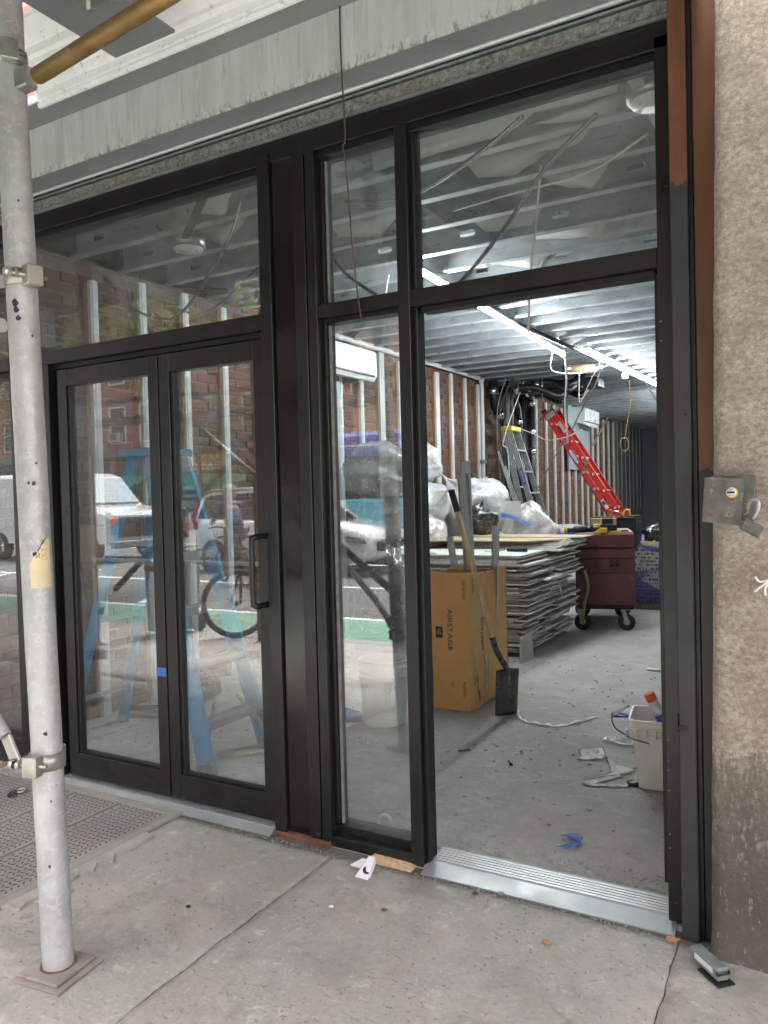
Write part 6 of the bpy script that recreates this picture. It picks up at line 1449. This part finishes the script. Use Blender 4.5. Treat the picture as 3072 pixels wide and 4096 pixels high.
one('wood_offcut', MB().obox((-3.80, 1.02, .06), (.9, .2, .1), (-.2, 1, 0), (0, 0, 1), .20, .03, .008), 'plank', 'dusty wooden lath leaning at the foot of the wall behind the left leaf', 'wood offcut')
one('timber_cleat', MB().bar((-3.86, .55, 1.03), (-3.3, .85, .98), .02, .035), 'plank', 'horizontal timber tied across the blue ladder behind the left leaf', 'timber')
one('blue_cloth', blob((-2.62, 1.50, .03), (.13, .07, .035), 51, .3, 20, 12, .5), 'deepblue', 'dark blue cloth on the floor left of the round bucket', 'cloth')
one('clear_wrap', blob((-2.23, 1.13, .03), (.05, .04, .03), 53, .4, 20, 12, .5), 'film', 'little knot of clear wrap in front of the round bucket', 'wrap')
one('black_rag', blob((-3.78, 1.25, .12), (.10, .10, .12), 55, .35, 24, 16, .3), 'bag_black', 'black rag heap at the foot of the brick wall behind the left leaf', 'rag')
one('black_rag', blob((-3.83, 1.55, .08), (.14, .10, .08), 56, .35, 24, 16, .3), 'bag_black', 'flatter black rag heap farther along the brick wall', 'rag')
one('roof_tile_bundle', MB().lathe([(.10, .012*k+(.004 if k % 2 else 0)) if k % 2 else (.085, .012*k) for k in range(22)], (-4.0, .75, 1.0), Z, 14), 'kraft', 'small ribbed brown roll fixed on the brick wall at the far left', 'roll')
rb = MB(); r4 = random.Random(8)
for i in range(900):
    y = .15+r4.random()**1.5*5; x = r4.uniform(-4.0, -.45)
    if -2.25 < x < -1.9 and 1.9 < y < 2.6: continue
    s = r4.choice((.0015, .002, .003, .004, .006)); t = r4.random()*6
    rb.obox((x, y, .006+s*.5), (math.cos(t), math.sin(t), .2), (-math.sin(t), math.cos(t), 0), Z, s*1.3, s, s*.7)
for i in range(160):   # flat plaster flakes
    y = .3+r4.random()*4.5; x = r4.uniform(-3.9, -.5); s = r4.uniform(.006, .016); t = r4.random()*6
    if -3.4 < x < -1.9 and y > 1.9: continue
    rb.obox((x, y, .0085), (math.cos(t), math.sin(t), .05), (-math.sin(t), math.cos(t), 0), Z, s, s*r4.uniform(.3, .8), .0018)
for i in range(350):   # crumbs along the inner edge of the threshold
    x = r4.uniform(-1.3, -.45); y = .19+abs(r4.gauss(0, .05)); s = r4.choice((.002, .003, .005)); rb.obox((x, y, .007+s*.4), (1, .3, .1), (-.3, 1, 0), Z, s*1.3, s, s*.6)
rb.build('rubble_crumbs', 'floor', None, kind='stuff', label='plaster crumbs and grit scattered over the shop floor', cat='grit')

# ================================================================ STREET (seen reflected in the glass)
BY = -26.0
def window(parent, x, z, w, h, y=BY, m='winframe', facing=1):
    mb = MB(); f = .07
    mb.box(x-w/2-f, x+w/2+f, y, y+.10, z-h/2-f, z-h/2); mb.box(x-w/2-f, x+w/2+f, y, y+.10, z+h/2, z+h/2+f); mb.box(x-w/2-f, x-w/2, y, y+.10, z-h/2, z+h/2); mb.box(x+w/2, x+w/2+f, y, y+.10, z-h/2, z+h/2); mb.box(x-w/2, x+w/2, y, y+.07, z-.03, z+.03)
    wd = mb.build('window', m, parent); MB().box(x-w/2, x+w/2, y+.004, y+.03, z-h/2, z+h/2).build('pane', 'carglass', wd); return wd
bb = thing('apartment_building', 'red brick apartment building with shops at street level across the street', 'building', (-30, BY, 0))
MB().box(-52, -17.6, BY-10, BY, 4.1, 17).build('wall', 'far_brick', bb); MB().box(-52, -17.6, BY-10, BY-.3, 0, 4.1).build('shop_front', 'bldg_dark', bb)
MB().box(-52, -17.6, BY-.3, BY+.35, 3.72, 4.1).build('cornice', 'bldg_dark', bb)
wr = random.Random(2)
for i in range(15):
    for fl in range(4):
        x = -50.2+i*2.25; z = 5.4+fl*3.1; w = window(bb, x, z, 1.05, 1.8)
        if wr.random() < .55 and fl < 3: MB().box(x-.33, x+.33, BY+.02, BY+.42, z-.86, z-.42).box(x-.27, x+.27, BY+.42, BY+.43, z-.82, z-.46, 1).build('window_air_conditioner', ['winframe', 'bldg_dark'], w)
for i in range(13):
    x = -51+i*2.6; MB().box(x, x+.35, BY-.25, BY+.1, 0, 3.7).build('shop_pier', 'far_brick', bb)
bp2 = thing('apartment_building', 'pale peach brick apartment building across the street on the right', 'building', (-10, BY, 0))
MB().box(-17.5, 16, BY-10, BY+.3, 0, 19).build('wall', 'peach', bp2)
for i in range(11):
    for fl in range(5): window(bp2, -16.9+i*2.9, 3.0+fl*3.35, 1.15, 2.1, BY+.3)
fe = MB()
for z in (5.5, 8.85): 
    fe.box(-17.4, -12.2, BY+.35, BY+1.4, z, z+.08)
    for k in range(26): fe.box(-17.4+k*.2, -17.38+k*.2, BY+1.36, BY+1.38, z, z+.95)
    fe.box(-17.4, -12.2, BY+1.35, BY+1.4, z+.93, z+.97)
fe.build('fire_escape', 'bldg_dark', bp2)
MB().box(-52, -17.55, BY-10, BY+.1, 17.0, 17.4).build('roof_cornice', 'bldg_dark', bb)
XR = (-1, 0, 0)   # right-hand direction for someone facing the far facade from the street
def sign(x0, x1, z0, z1, m, label, lines, name='shop_sign', y=BY+.36):
    s = thing(name, label, 'sign', ((x0+x1)/2, y, z0)); MB().box(x0, x1, y, y+.12, z0, z1, b=.01).build('board', m, s)
    for tx, h, zc_, tm, w in lines: text(tx, h, ((x0+x1)/2, y+.125, zc_), XR, Z, tm, s, width=w, th=.01)
    return s
sign(-28.4, -23.4, 2.75, 3.62, 'mkt_sign', 'orange and brown shop sign reading TERRA MARKET FRUITS & VEGETABLES', [('TERRA MARKET', .30, 3.40, 'yellow', 4.2), ('FRUITS & VEGETABLES', .2, 3.11, 'print_white', 3.6), ('RETAIL & WHOLESALE', .10, 2.88, 'print_white', 2.2)])
sign(-39.8, -34.6, 2.75, 3.45, 'bldg_dark', 'dark shop fascia with worn white capitals across the street', [('HALSKINDE', .42, 3.12, 'print_white', 4.4)])
sign(-22.6, -21.6, 2.62, 3.75, 'red', 'red hexagonal shop sign reading HOOKAH VAPOR HOOK', [('HOOKAH', .2, 3.45, 'print_white', .75), ('VAPOR', .24, 3.18, 'print_white', .8), ('HOOK', .2, 2.9, 'print_white', .6)])
sign(-21.3, -18.4, 2.7, 3.75, 'bldg_dark', 'dark shop sign with yellow letters and a phone number', [('OO', .5, 3.4, 'yellow', 1.5), ('212-481', .2, 2.92, 'print_white', .9)])
sign(-34.2, -33.3, 2.45, 2.85, 'print_white', 'small white ATM sign with red letters across the street', [('ATM', .26, 2.65, 'taillight', .7)])
sign(-37.0, -36.3, 1.5, 2.3, 'print_white', 'round-lettered blue and white window sign under the dark fascia', [('S', .55, 1.9, 'deepblue', .5)], y=BY+.05)
for x0, x1, l in ((-28.6, -22.6, 'green awning under the orange market sign'), (-34.4, -29.4, 'green awning over the neighbouring shop')):
    a = thing('awning', l, 'awning', (x0, BY, 2.5)); MB().prism([(0, 2.72), (0, 2.66), (1.5, 2.05), (1.5, 2.11)], (x0, BY+.36, 0), Y, Z, (x1-x0, 0, 0)).build('canopy', 'green_sign', a)
    MB().box(x0, x1, BY+1.84, BY+1.87, 1.85, 2.1).build('valance', 'green_sign', a); text('513 9th', .16, ((x0+x1)/2, BY+1.88, 1.97), XR, Z, 'print_white', a, th=.01)
# trees --------------------------------------------------------------
def tree(x, y, h, cr, seed, label, nleaf=7000):
    t = thing('street_tree', label, 'tree', (x, y, 0), 'trees along the kerbs'); r = random.Random(seed); L = MB()
    tr = MB(); top = Vector((x+r.uniform(-.3, .3), y+r.uniform(-.3, .3), h*.55)); tr.tube(bez([(x, y, 0), (x+.05, y, h*.25), top], 6), [.15-.006*i for i in range(13)], 10)
    tips = []
    for i in range(11):
        a = i*2.4+r.random(); b = top.lerp(Vector((x, y, h*.3)), r.random()*.7); e = b+Vector((math.cos(a)*cr*r.uniform(.6, 1), math.sin(a)*cr*r.uniform(.6, 1), r.uniform(.1, .45)*h))
        m = b.lerp(e, .5)+Vector((r.uniform(-.2, .2), r.uniform(-.2, .2), .25)); P = bez([b, m, e], 5); tr.tube(P, [.055*(1-k/len(P))+.010 for k in range(len(P))], 6); tips += [P[k] for k in range(3, len(P))]
        for q in range(3):
            s = P[4+q*2]; e2 = s+Vector((r.uniform(-1, 1), r.uniform(-1, 1), r.uniform(-.5, .6)))*cr*.4; tr.tube([s, s.lerp(e2, .5), e2], [.02, .014, .006], 5); tips += [s.lerp(e2, .5), e2]
    tr.build('trunk', 'bark', t)
    for i in range(nleaf):
        c = r.choice(tips); p = c+Vector((r.gauss(0, .34), r.gauss(0, .34), r.gauss(0, .26))); d = Vector((r.uniform(-1, 1), r.uniform(-1, 1), r.uniform(-.7, .3))).normalized(); w = d.cross(Vector((r.uniform(-1, 1), r.uniform(-1, 1), 1))).normalized(); s = r.uniform(.06, .12)
        L.add([p, p+d*s+w*s*.3, p+d*s*2, p+d*s-w*s*.3], [(0, 1, 2, 3)])
    L.build('crown', 'leaf', t); return t
tree(-8.4, -4.1, 6.4, 3.0, 1, 'leafy street tree by the kerb reflected in the left door leaf')
tree(-11.6, -6.3, 8, 3.2, 2, 'bigger leafy street tree reflected in the left transom', 9000)
tree(-15.0, -4.6, 8, 3., 5, 'leafy street tree farther up the kerb')
tree(-24.5, -23.7, 8.5, 2.9, 3, 'street tree before the orange market sign', 3500)
tree(-36.5, -23.7, 9, 3.2, 4, 'street tree before the dark shop fascia', 3500)
# vehicles -------------------------------------------------------------
def wheel(parent, x, y, z, r, w=.22):
    o = MB().lathe([(r*.62, -w/2), (r*.93, -w/2), (r, -w/2+.03), (r, w/2-.03), (r*.93, w/2), (r*.62, w/2)], (x, y, z), Y, 28).build('wheel', 'rubber', parent)
    mb = MB().lathe([(0, -.02), (r*.14, -.02), (r*.14, .02), (0, .02)], (x, y+w*.42, z), Y, 14).lathe([(r*.56, -.05), (r*.64, -.05), (r*.64, .03), (r*.56, .03)], (x, y+w*.36, z), Y, 28)
    for k in range(5):
        a = k*1.2566; mb.bar((x, y+w*.42, z), (x+math.cos(a)*r*.6, y+w*.38, z+math.sin(a)*r*.6), .035, .06, up=(0, 1, 0))
    mb.build('rim', 'galv', o)
def loft(sections, m, name, parent, sm=True):   # sections: list of (x, [(y,z)...])
    mb = MB(); n = len(sections[0][1])
    for x, p in sections: mb.v += [Vector((x, a, b)) for a, b in p]
    for i in range(len(sections)-1):
        for k in range(n): mb.f.append((i*n+k, i*n+(k+1) % n, (i+1)*n+(k+1) % n, (i+1)*n+k)); mb.mi.append(0); mb.sm.append(sm)
    mb.f.append(tuple(range(n))); mb.f.append(tuple((len(sections)-1)*n+k for k in range(n))[::-1]); mb.mi += [0, 0]; mb.sm += [False, False]
    return fixn(mb.build(name, m, parent))
def suv(x0, y0, L, m, label, flip=1, z0=-.12):
    # x0 = rear bumper, front towards +x; y0 = centre line
    t = thing('parked_car', label, 'car', (x0+L/2, y0, z0)); W_ = .92
    def sec(zb, zs, w): return [(y0-w, zb+.1), (y0-w*.97, zb), (y0+w*.97, zb), (y0+w, zb+.1), (y0+w, zs-.12), (y0+w*.95, zs), (y0-w*.95, zs), (y0-w, zs-.12)]
    K = L/4.6
    B = [(0, .42, .95, .80), (.08, .30, 1.05, .88), (.35, .25, 1.12, .92), (1.5, .22, 1.08, .92), (3.0, .22, 1.06, .92), (3.5, .22, 1.02, .92), (4.1, .24, .93, .90), (4.45, .28, .82, .84), (4.6, .38, .68, .70)]
    loft([(x0+a*K, sec(z0+b, z0+c, w)) for a, b, c, w in B], m, 'body', t)
    def gs(zb, zt, w): return [(y0-w, zb), (y0+w, zb), (y0+w*.80, zt), (y0-w*.80, zt)]
    loft([(x0+.12*K, gs(z0+1.04, z0+1.10, .84)), (x0+.55*K, gs(z0+1.04, z0+1.60, .85)), (x0+2.3*K, gs(z0+1.03, z0+1.66, .85)), (x0+3.35*K, gs(z0+1.0, z0+1.06, .82))], 'carglass', 'windows', t, False)
    mb = MB(); mb.prism([(.30, 1.55), (.65, 1.655), (2.2, 1.69), (2.45, 1.63), (2.2, 1.64), (.7, 1.60)], (x0, y0-.72, z0), (K, 0, 0), Z, (0, 1.44, 0)); mb.build('roof', m, t)
    for s in (-1, 1):
        mb = MB()
        for a in (.34, 1.15, 2.05): mb.bar((x0+a*K, y0+s*.905, z0+1.05), (x0+(a+.10)*K, y0+s*.70, z0+1.62), .07, .03)
        mb.bar((x0+2.40*K, y0+s*.70, z0+1.63), (x0+3.3*K, y0+s*.84, z0+1.05), .06, .04); mb.build('window_pillar', m, t)
        MB().prism([(.02, .98), (.30, 1.14), (.42, 1.02), (.40, .92), (.05, .86)], (x0, y0+s*.90, z0), (K, 0, 0), Z, (0, .04*s, 0)).build('tail_lamp', 'taillight', t)
        MB().prism([(.18, 1.14), (.28, 1.16), (.46, 1.46), (.40, 1.46)], (x0, y0+s*.84, z0), (K, 0, 0), Z, (0, .05*s, 0)).build('tail_lamp', 'taillight', t)
        MB().prism([(4.05, .78), (4.5, .72), (4.56, .62), (4.15, .66)], (x0, y0+s*.84, z0), (K, 0, 0), Z, (0, .06*s, 0)).build('headlamp', 'chrome', t)
        MB().tube([(x0+2.75*K, y0+s*.95, z0+1.08), (x0+2.75*K, y0+s*1.08, z0+1.12)], [.07, .09], 8).build('mirror', m, t)
        MB().box(x0+.9*K, x0+3.6*K, y0+s*.925, y0+s*.90, z0+.22, z0+.34).build('sill_trim', 'rubber', t)
        MB().tube([(x0+.5*K, y0+s*.66, z0+1.71), (x0+2.3*K, y0+s*.66, z0+1.74)], .02, 6).build('roof_rail', 'galv', t)
    MB().box(x0-.02, x0+.10, y0-.75, y0+.75, z0+.28, z0+.48, b=.02).build('rear_bumper', 'rubber', t)
    MB().box(x0+4.5*K, x0+4.62*K, y0-.55, y0+.55, z0+.45, z0+.64, b=.02).build('grille', 'rubber', t)
    for a in (.85, 3.72):
        for s in (-1, 1):
            MB().lathe([(0, 0), (.42, 0), (.42, .012), (0, .012)], (x0+a*K, y0+s*.905, z0+.36), (0, s, 0), 24).build('wheel_arch', 'rubber', t); wheel(t, x0+a*K, y0+s*.84, z0+.35, .35)
    return t
suv(-11.7, -10.35, 4.45, 'carwhite', 'white car with red tail lamps on the near side of the street')
suv(-25.6, -21.6, 4.7, 'cargray', 'dark grey car parked at the far kerb below the market sign')
suv(-33, -21.6, 4.6, 'cargray', 'second dark car parked at the far kerb farther left')
vn = thing('delivery_van', 'white van with dark slatted grille reflected in the left door leaf', 'van', (-14, -9.8, -.12)); vx, vy, vz = -15.2, -11.5, -.12
def vs(w, zb, zt): return [(vy-w, zb), (vy+w, zb), (vy+w, zt-.1), (vy+w*.93, zt), (vy-w*.93, zt), (vy-w, zt-.1)]
loft([(vx, vs(.92, .40, 1.05)), (vx-.12, vs(1.0, .36, 1.16)), (vx-.95, vs(1.02, .34, 1.32)), (vx-1.0, vs(1.02, .34, 1.36))], 'carwhite', 'bonnet', vn, False)
loft([(vx-1.0, vs(1.02, .34, 1.34)), (vx-1.75, vs(1.0, .34, 2.08)), (vx-2.1, vs(1.0, .34, 2.18)), (vx-5.6, vs(1.0, .34, 2.2))], 'carwhite', 'body', vn, False)
MB().prism([(-.98, 1.36), (-1.70, 2.02), (-1.66, 2.05), (-.94, 1.39)], (vx, vy-.85, 0), X, Z, (0, 1.7, 0)).build('windscreen', 'panelgrey', vn)
MB().box(vx-2.4, vx-1.5, vy+1.0, vy+1.02, 1.36, 1.95).build('side_window', 'carglass', vn)
g = MB().box(vx+.002, vx+.06, vy-.74, vy+.74, .50, 1.0).build('grille', 'vangrille', vn)
for k in range(5): MB().box(vx+.06, vx+.085, vy-.72, vy+.72, .54+k*.095, .565+k*.095).build('grille_bar', 'darksteel', g)
MB().box(vx+.0, vx+.16, vy-.98, vy+.98, .24, .42, b=.02).build('bumper', 'galv', vn)
for s in (-1, 1): MB().box(vx-.02, vx+.07, vy+s*.76, vy+s*.95, .85, .98, b=.01).build('indicator', 'orange', vn); MB().box(vx-.02, vx+.065, vy+s*.76, vy+s*.95, .58, .82, b=.01).build('headlamp', 'chrome', vn)
for a in (-.75, -4.4):
    for s in (-1, 1): wheel(vn, vx+a, vy+s*.93, .26, .38)
bu = thing('shuttle_bus', 'light blue and deep blue bus passing behind the white car', 'bus', (-6, -14.4, -.12)); bx0, bx1, by0, by1 = -11.6, -3.2, -15.8, -13.4
MB().box(bx0, bx1, by0, by1, .28, 1.32, b=.06).build('lower_body', 'cyan', bu); MB().box(bx0+.02, bx1-.02, by0+.03, by1-.03, 1.321, 2.35).build('window_band', 'carglass', bu); MB().box(bx0, bx1, by0, by1, 2.351, 2.95, b=.10).build('upper_body', 'deepblue', bu)
for k in range(8): MB().box(bx0+.1+k*1.15, bx0+.2+k*1.15, by1-.03, by1-.01, 1.33, 2.34).build('window_pillar', 'panelgrey', bu)
MB().box(bx0+.1, bx1-.1, by1, by1+.006, .55, .63).build('stripe', 'deepblue', bu); MB().box(bx0+.1, bx1-.1, by1+.0, by1+.012, 2.60, 2.64).build('stripe', 'print_white', bu)
MB().lathe([(0, .012), (.24, .012), (.24, 0)], (-10.35, by1, 1.06), Y, 28).build('logo_disc', 'print_white', bu); text('MTA', .2, (-10.35, by1+.014, 1.06), XR, Z, 'cyan', bu, width=.36, th=.004); text('service', .17, (-8.4, by1+.004, 1.05), XR, Z, 'print_white', bu, width=.8, th=.004)
for a in (-10.2, -4.8): wheel(bu, a, by1-.14, .30, .42)
# bin, post, bicycles, cyclist -----------------------------------------
wb = thing('wheelie_bin', 'grey wheelie bin with lid standing at the kerb', 'bin', (-5.9, -3.3, 0))
MB().prism([(-.17, 0), (.16, 0), (.21, .82), (-.21, .82)], (-5.95, -3.52, .04), X, Z, (0, .40, 0)).build('body', 'bin', wb); MB().box(-6.19, -5.71, -3.55, -3.09, .86, .90, b=.01).box(-6.15, -5.75, -3.52, -3.12, .90, .94, b=.02).build('lid', 'bin', wb)
MB().lathe([(.02, 0), (.10, 0), (.10, .03), (.02, .03)], (-5.78, -3.50, .10), X, 14).build('wheel', 'rubber', wb)
MB().lathe([(.085, 0), (.095, 0), (.095, .003), (.085, .003), (.085, 0)], (-5.95, -3.118, .55), Y, 24).build('seal', 'galv', wb)
spst = thing('sign_post', 'perforated dark square sign post at the kerb', 'sign post', (-4.78, -3.32, 0)); px, py = -4.78, -3.32
MB().box(px-.030, px+.030, py-.030, py+.030, 0, 3.0).build('post', 'darksteel', spst)
hl = MB()
for k in range(95): hl.lathe([(.006, 0), (.006, .001), (0, .001)], (px, py+.0301, .05+k*.03), Y, 6)
hl.build('holes', 'print_white', spst, kind='stuff')
def bicycle(x, y, a, label, z=0., steer=None):
    t = thing('bicycle', label, 'bicycle', (x, y, z)); c, s = math.cos(a), math.sin(a); D = Vector((c, s, 0)); N_ = Vector((-s, c, 0)); O = Vector((x, y, z))
    P = lambda u, h, w=0: O+D*u+Vector((0, 0, h))+N_*w
    for u, nm in ((0, 'front'), (1.08, 'rear')):
        D0, N0 = D, N_
        if u == 0 and steer is not None: D = Vector((math.cos(steer), math.sin(steer), 0)); N_ = Vector((-D.y, D.x, 0))
        w = MB(); cc = O+D0*u+Vector((0, 0, .345)); w.tube([cc+D*.325*math.cos(q)+Vector((0, 0, .325*math.sin(q))) for q in [k*math.pi/20 for k in range(40)]], .024, 8, closed=True); w = w.build('wheel', 'rubber', t)
        MB().tube([cc+D*.298*math.cos(q)+Vector((0, 0, .298*math.sin(q))) for q in [k*math.pi/18 for k in range(36)]], .008, 5, closed=True).build('rim', 'darksteel', w)
        sp_ = MB()
        for k in range(24): q = k*math.pi/12; sp_.tube([cc+N_*.02*(-1)**k, cc+D*.298*math.cos(q)+Vector((0, 0, .298*math.sin(q)))], .0016, 3, cap=False)
        sp_.build('spokes', 'galv', w); MB().tube([cc-N_*.05, cc+N_*.05], .022, 8).build('hub', 'darksteel', w); D, N_ = D0, N0
    f = MB(); f.tube([P(.16, .86), P(.52, .30)], .022, 8).tube([P(.18, .80), P(.72, .74)], .018, 8).tube([P(.52, .30), P(.76, .86)], .017, 8); f.tube([P(.52, .30, .04), P(1.08, .345, .06)], .011, 6).tube([P(.52, .30, -.04), P(1.08, .345, -.06)], .011, 6).tube([P(.73, .74, .03), P(1.08, .345, .06)], .010, 6).tube([P(.73, .74, -.03), P(1.08, .345, -.06)], .010, 6); f.build('frame', 'darksteel', t)
    MB().tube([P(.13, .92), P(.10, .72), P(.0, .345, .06)], [.02, .018, .012], 8).tube([P(.10, .72), P(.0, .345, -.06)], [.018, .012], 8).build('fork', 'print_black', t)
    MB().tube(bez([P(.16, 1.0, -.32), P(.12, 1.02, -.16), P(.08, 1.0, 0), P(.12, 1.02, .16), P(.16, 1.0, .32)], 5), .013, 8).tube([P(.13, .90), P(.08, 1.0)], .016, 8).build('handlebar', 'print_black', t)
    MB().tube([P(.66, .93), P(.78, .955), P(.92, .96)], [.02, .05, .075], 8).build('saddle', 'rubber', t)
    MB().tube([P(.52, .30, .08), P(.60, .16, .08), P(.60, .16, .16)], .010, 6).tube([P(.52, .30, -.08), P(.44, .44, -.08), P(.44, .44, -.16)], .010, 6).lathe([(0, 0), (.09, 0), (.09, .004), (0, .004)], P(.52, .30, .05), N_, 18).build('crank', 'darksteel', t)
    MB().box(x-.0, x+.001, y, y+.001, z+.9, z+.901) if False else None
    return t
bicycle(-5.13, -3.36, -1.65, 'black bicycle with front wheel turned sideways locked to the sign post', 0, -.72)
bicycle(-9.55, -8.2, .5, 'bicycle ridden by the person in the blue jacket', -.12)
# person, seen from behind, riding
def person():
    t = thing('person', 'person in blue denim jacket and jeans with brown hood riding a bicycle', 'person', (-9.1, -8.05, 0))
    O = Vector((-8.93, -7.86, -.12)); F = Vector((-.88, -.48, 0)).normalized(); N_ = Vector((-F.y, F.x, 0)); P = lambda u, w, h: O+F*u+N_*w+Vector((0, 0, h))
    def skin(nodes, edges, name, m, parent=t, lv=2):
        me = bpy.data.meshes.new(name); me.from_pydata([n[0] for n in nodes], edges, []); o = bpy.data.objects.new(name, me); S.collection.objects.link(o)
        md = o.modifiers.new('skin', 'SKIN'); ly = me.skin_vertices[0] if me.skin_vertices else None
        if ly is None: return None
        for i, n in enumerate(nodes): ly.data[i].radius = n[1] if isinstance(n[1], tuple) else (n[1], n[1])
        ly.data[0].use_root = True
        o.modifiers.new('sub', 'SUBSURF').levels = lv; o.modifiers['sub'].render_levels = lv; me.materials.append(MT[m]); off = ORG[parent.name]
        for v in me.vertices: v.co -= off
        o.parent = parent; ORG[o.name] = off.copy(); return o
    def sk(nodes, edges, name, m):
        me = bpy.data.meshes.new(name); me.from_pydata([n[0]-ORG[t.name] for n in nodes], edges, []); me.materials.append(MT[m])
        o = bpy.data.objects.new(name, me); S.collection.objects.link(o); o.parent = t; ORG[o.name] = ORG[t.name]
        md = o.modifiers.new('skin', 'SKIN')
        if not me.skin_vertices: me.attributes  # layer is made by the modifier
        for i, n in enumerate(nodes):
            me.skin_vertices[0].data[i].radius = n[1] if isinstance(n[1], tuple) else (n[1], n[1])
        me.skin_vertices[0].data[0].use_root = True; md.use_smooth_shade = True
        q = o.modifiers.new('sub', 'SUBSURF'); q.levels = 2; q.render_levels = 2; return o
    try:
        sk([(P(0, 0, .98), (.15, .13)), (P(.08, 0, 1.12), (.14, .12)), (P(.22, 0, 1.36), (.16, .12)), (P(.27, 0, 1.46), (.13, .10)), (P(.29, 0, 1.53), .06), (P(.31, 0, 1.60), .075), (P(.31, 0, 1.70), .09), (P(.31, 0, 1.78), .06)], [(i, i+1) for i in range(7)], 'body', 'skin')
        sk([(P(-.02, 0, .93), (.18, .15)), (P(.09, 0, 1.14), (.165, .13)), (P(.22, 0, 1.36), (.185, .13)), (P(.26, 0, 1.45), (.14, .10)), (P(.26, .19, 1.43), .075), (P(.40, .25, 1.22), .058), (P(.58, .22, 1.12), .045), (P(.26, -.19, 1.43), .075), (P(.40, -.25, 1.22), .058), (P(.58, -.22, 1.12), .045)],
           [(0, 1), (1, 2), (2, 3), (3, 4), (4, 5), (5, 6), (3, 7), (7, 8), (8, 9)], 'jacket', 'denim_jacket')
        sk([(P(0, 0, .97), (.15, .13)), (P(.04, .10, .90), .10), (P(.30, .11, .72), .078), (P(.22, .11, .42), .055), (P(.14, .11, .18), .042), (P(.04, -.10, .90), .10), (P(.20, -.11, .62), .078), (P(.06, -.11, .42), .055), (P(-.02, -.11, .30), .042)],
           [(0, 1), (1, 2), (2, 3), (3, 4), (0, 5), (5, 6), (6, 7), (7, 8)], 'jeans', 'jeans')
        sk([(P(.25, 0, 1.50), (.11, .10)), (P(.28, 0, 1.60), .135), (P(.29, 0, 1.70), .145), (P(.29, 0, 1.80), .07)], [(0, 1), (1, 2), (2, 3)], 'hood', 'hood')
    except Exception as ex: print('person', ex)
    for s, (u, h) in ((1, (.16, .13)), (-1, (.0, .25))): MB().tube([P(u-.08, .11*s, h), P(u+.02, .11*s, h+.01), P(u+.14, .11*s, h-.01)], [.035, .042, .028], 8).build('shoe', 'print_white', t)
    for s in (1, -1):
        h = MB(); b = P(.60, .22*s, 1.10); h.obox(b+F*.03, F, N_, Z, .04, .035, .016, b=.01)
        for k in range(4): h.tube([b+F*.06+N_*(-.027+.018*k), b+F*(.09+.006*(k in (1, 2)))+N_*(-.027+.018*k)+Vector((0, 0, -.01)), b+F*.09+N_*(-.027+.018*k)+Vector((0, 0, -.04))], [.009, .008, .007], 6)
        h.tube([b+N_*.03*-s, b+F*.03+N_*.05*-s, b+F*.05+N_*.05*-s+Vector((0, 0, -.03))], [.010, .009, .008], 6); h.build('hand', 'skin', t)
person()
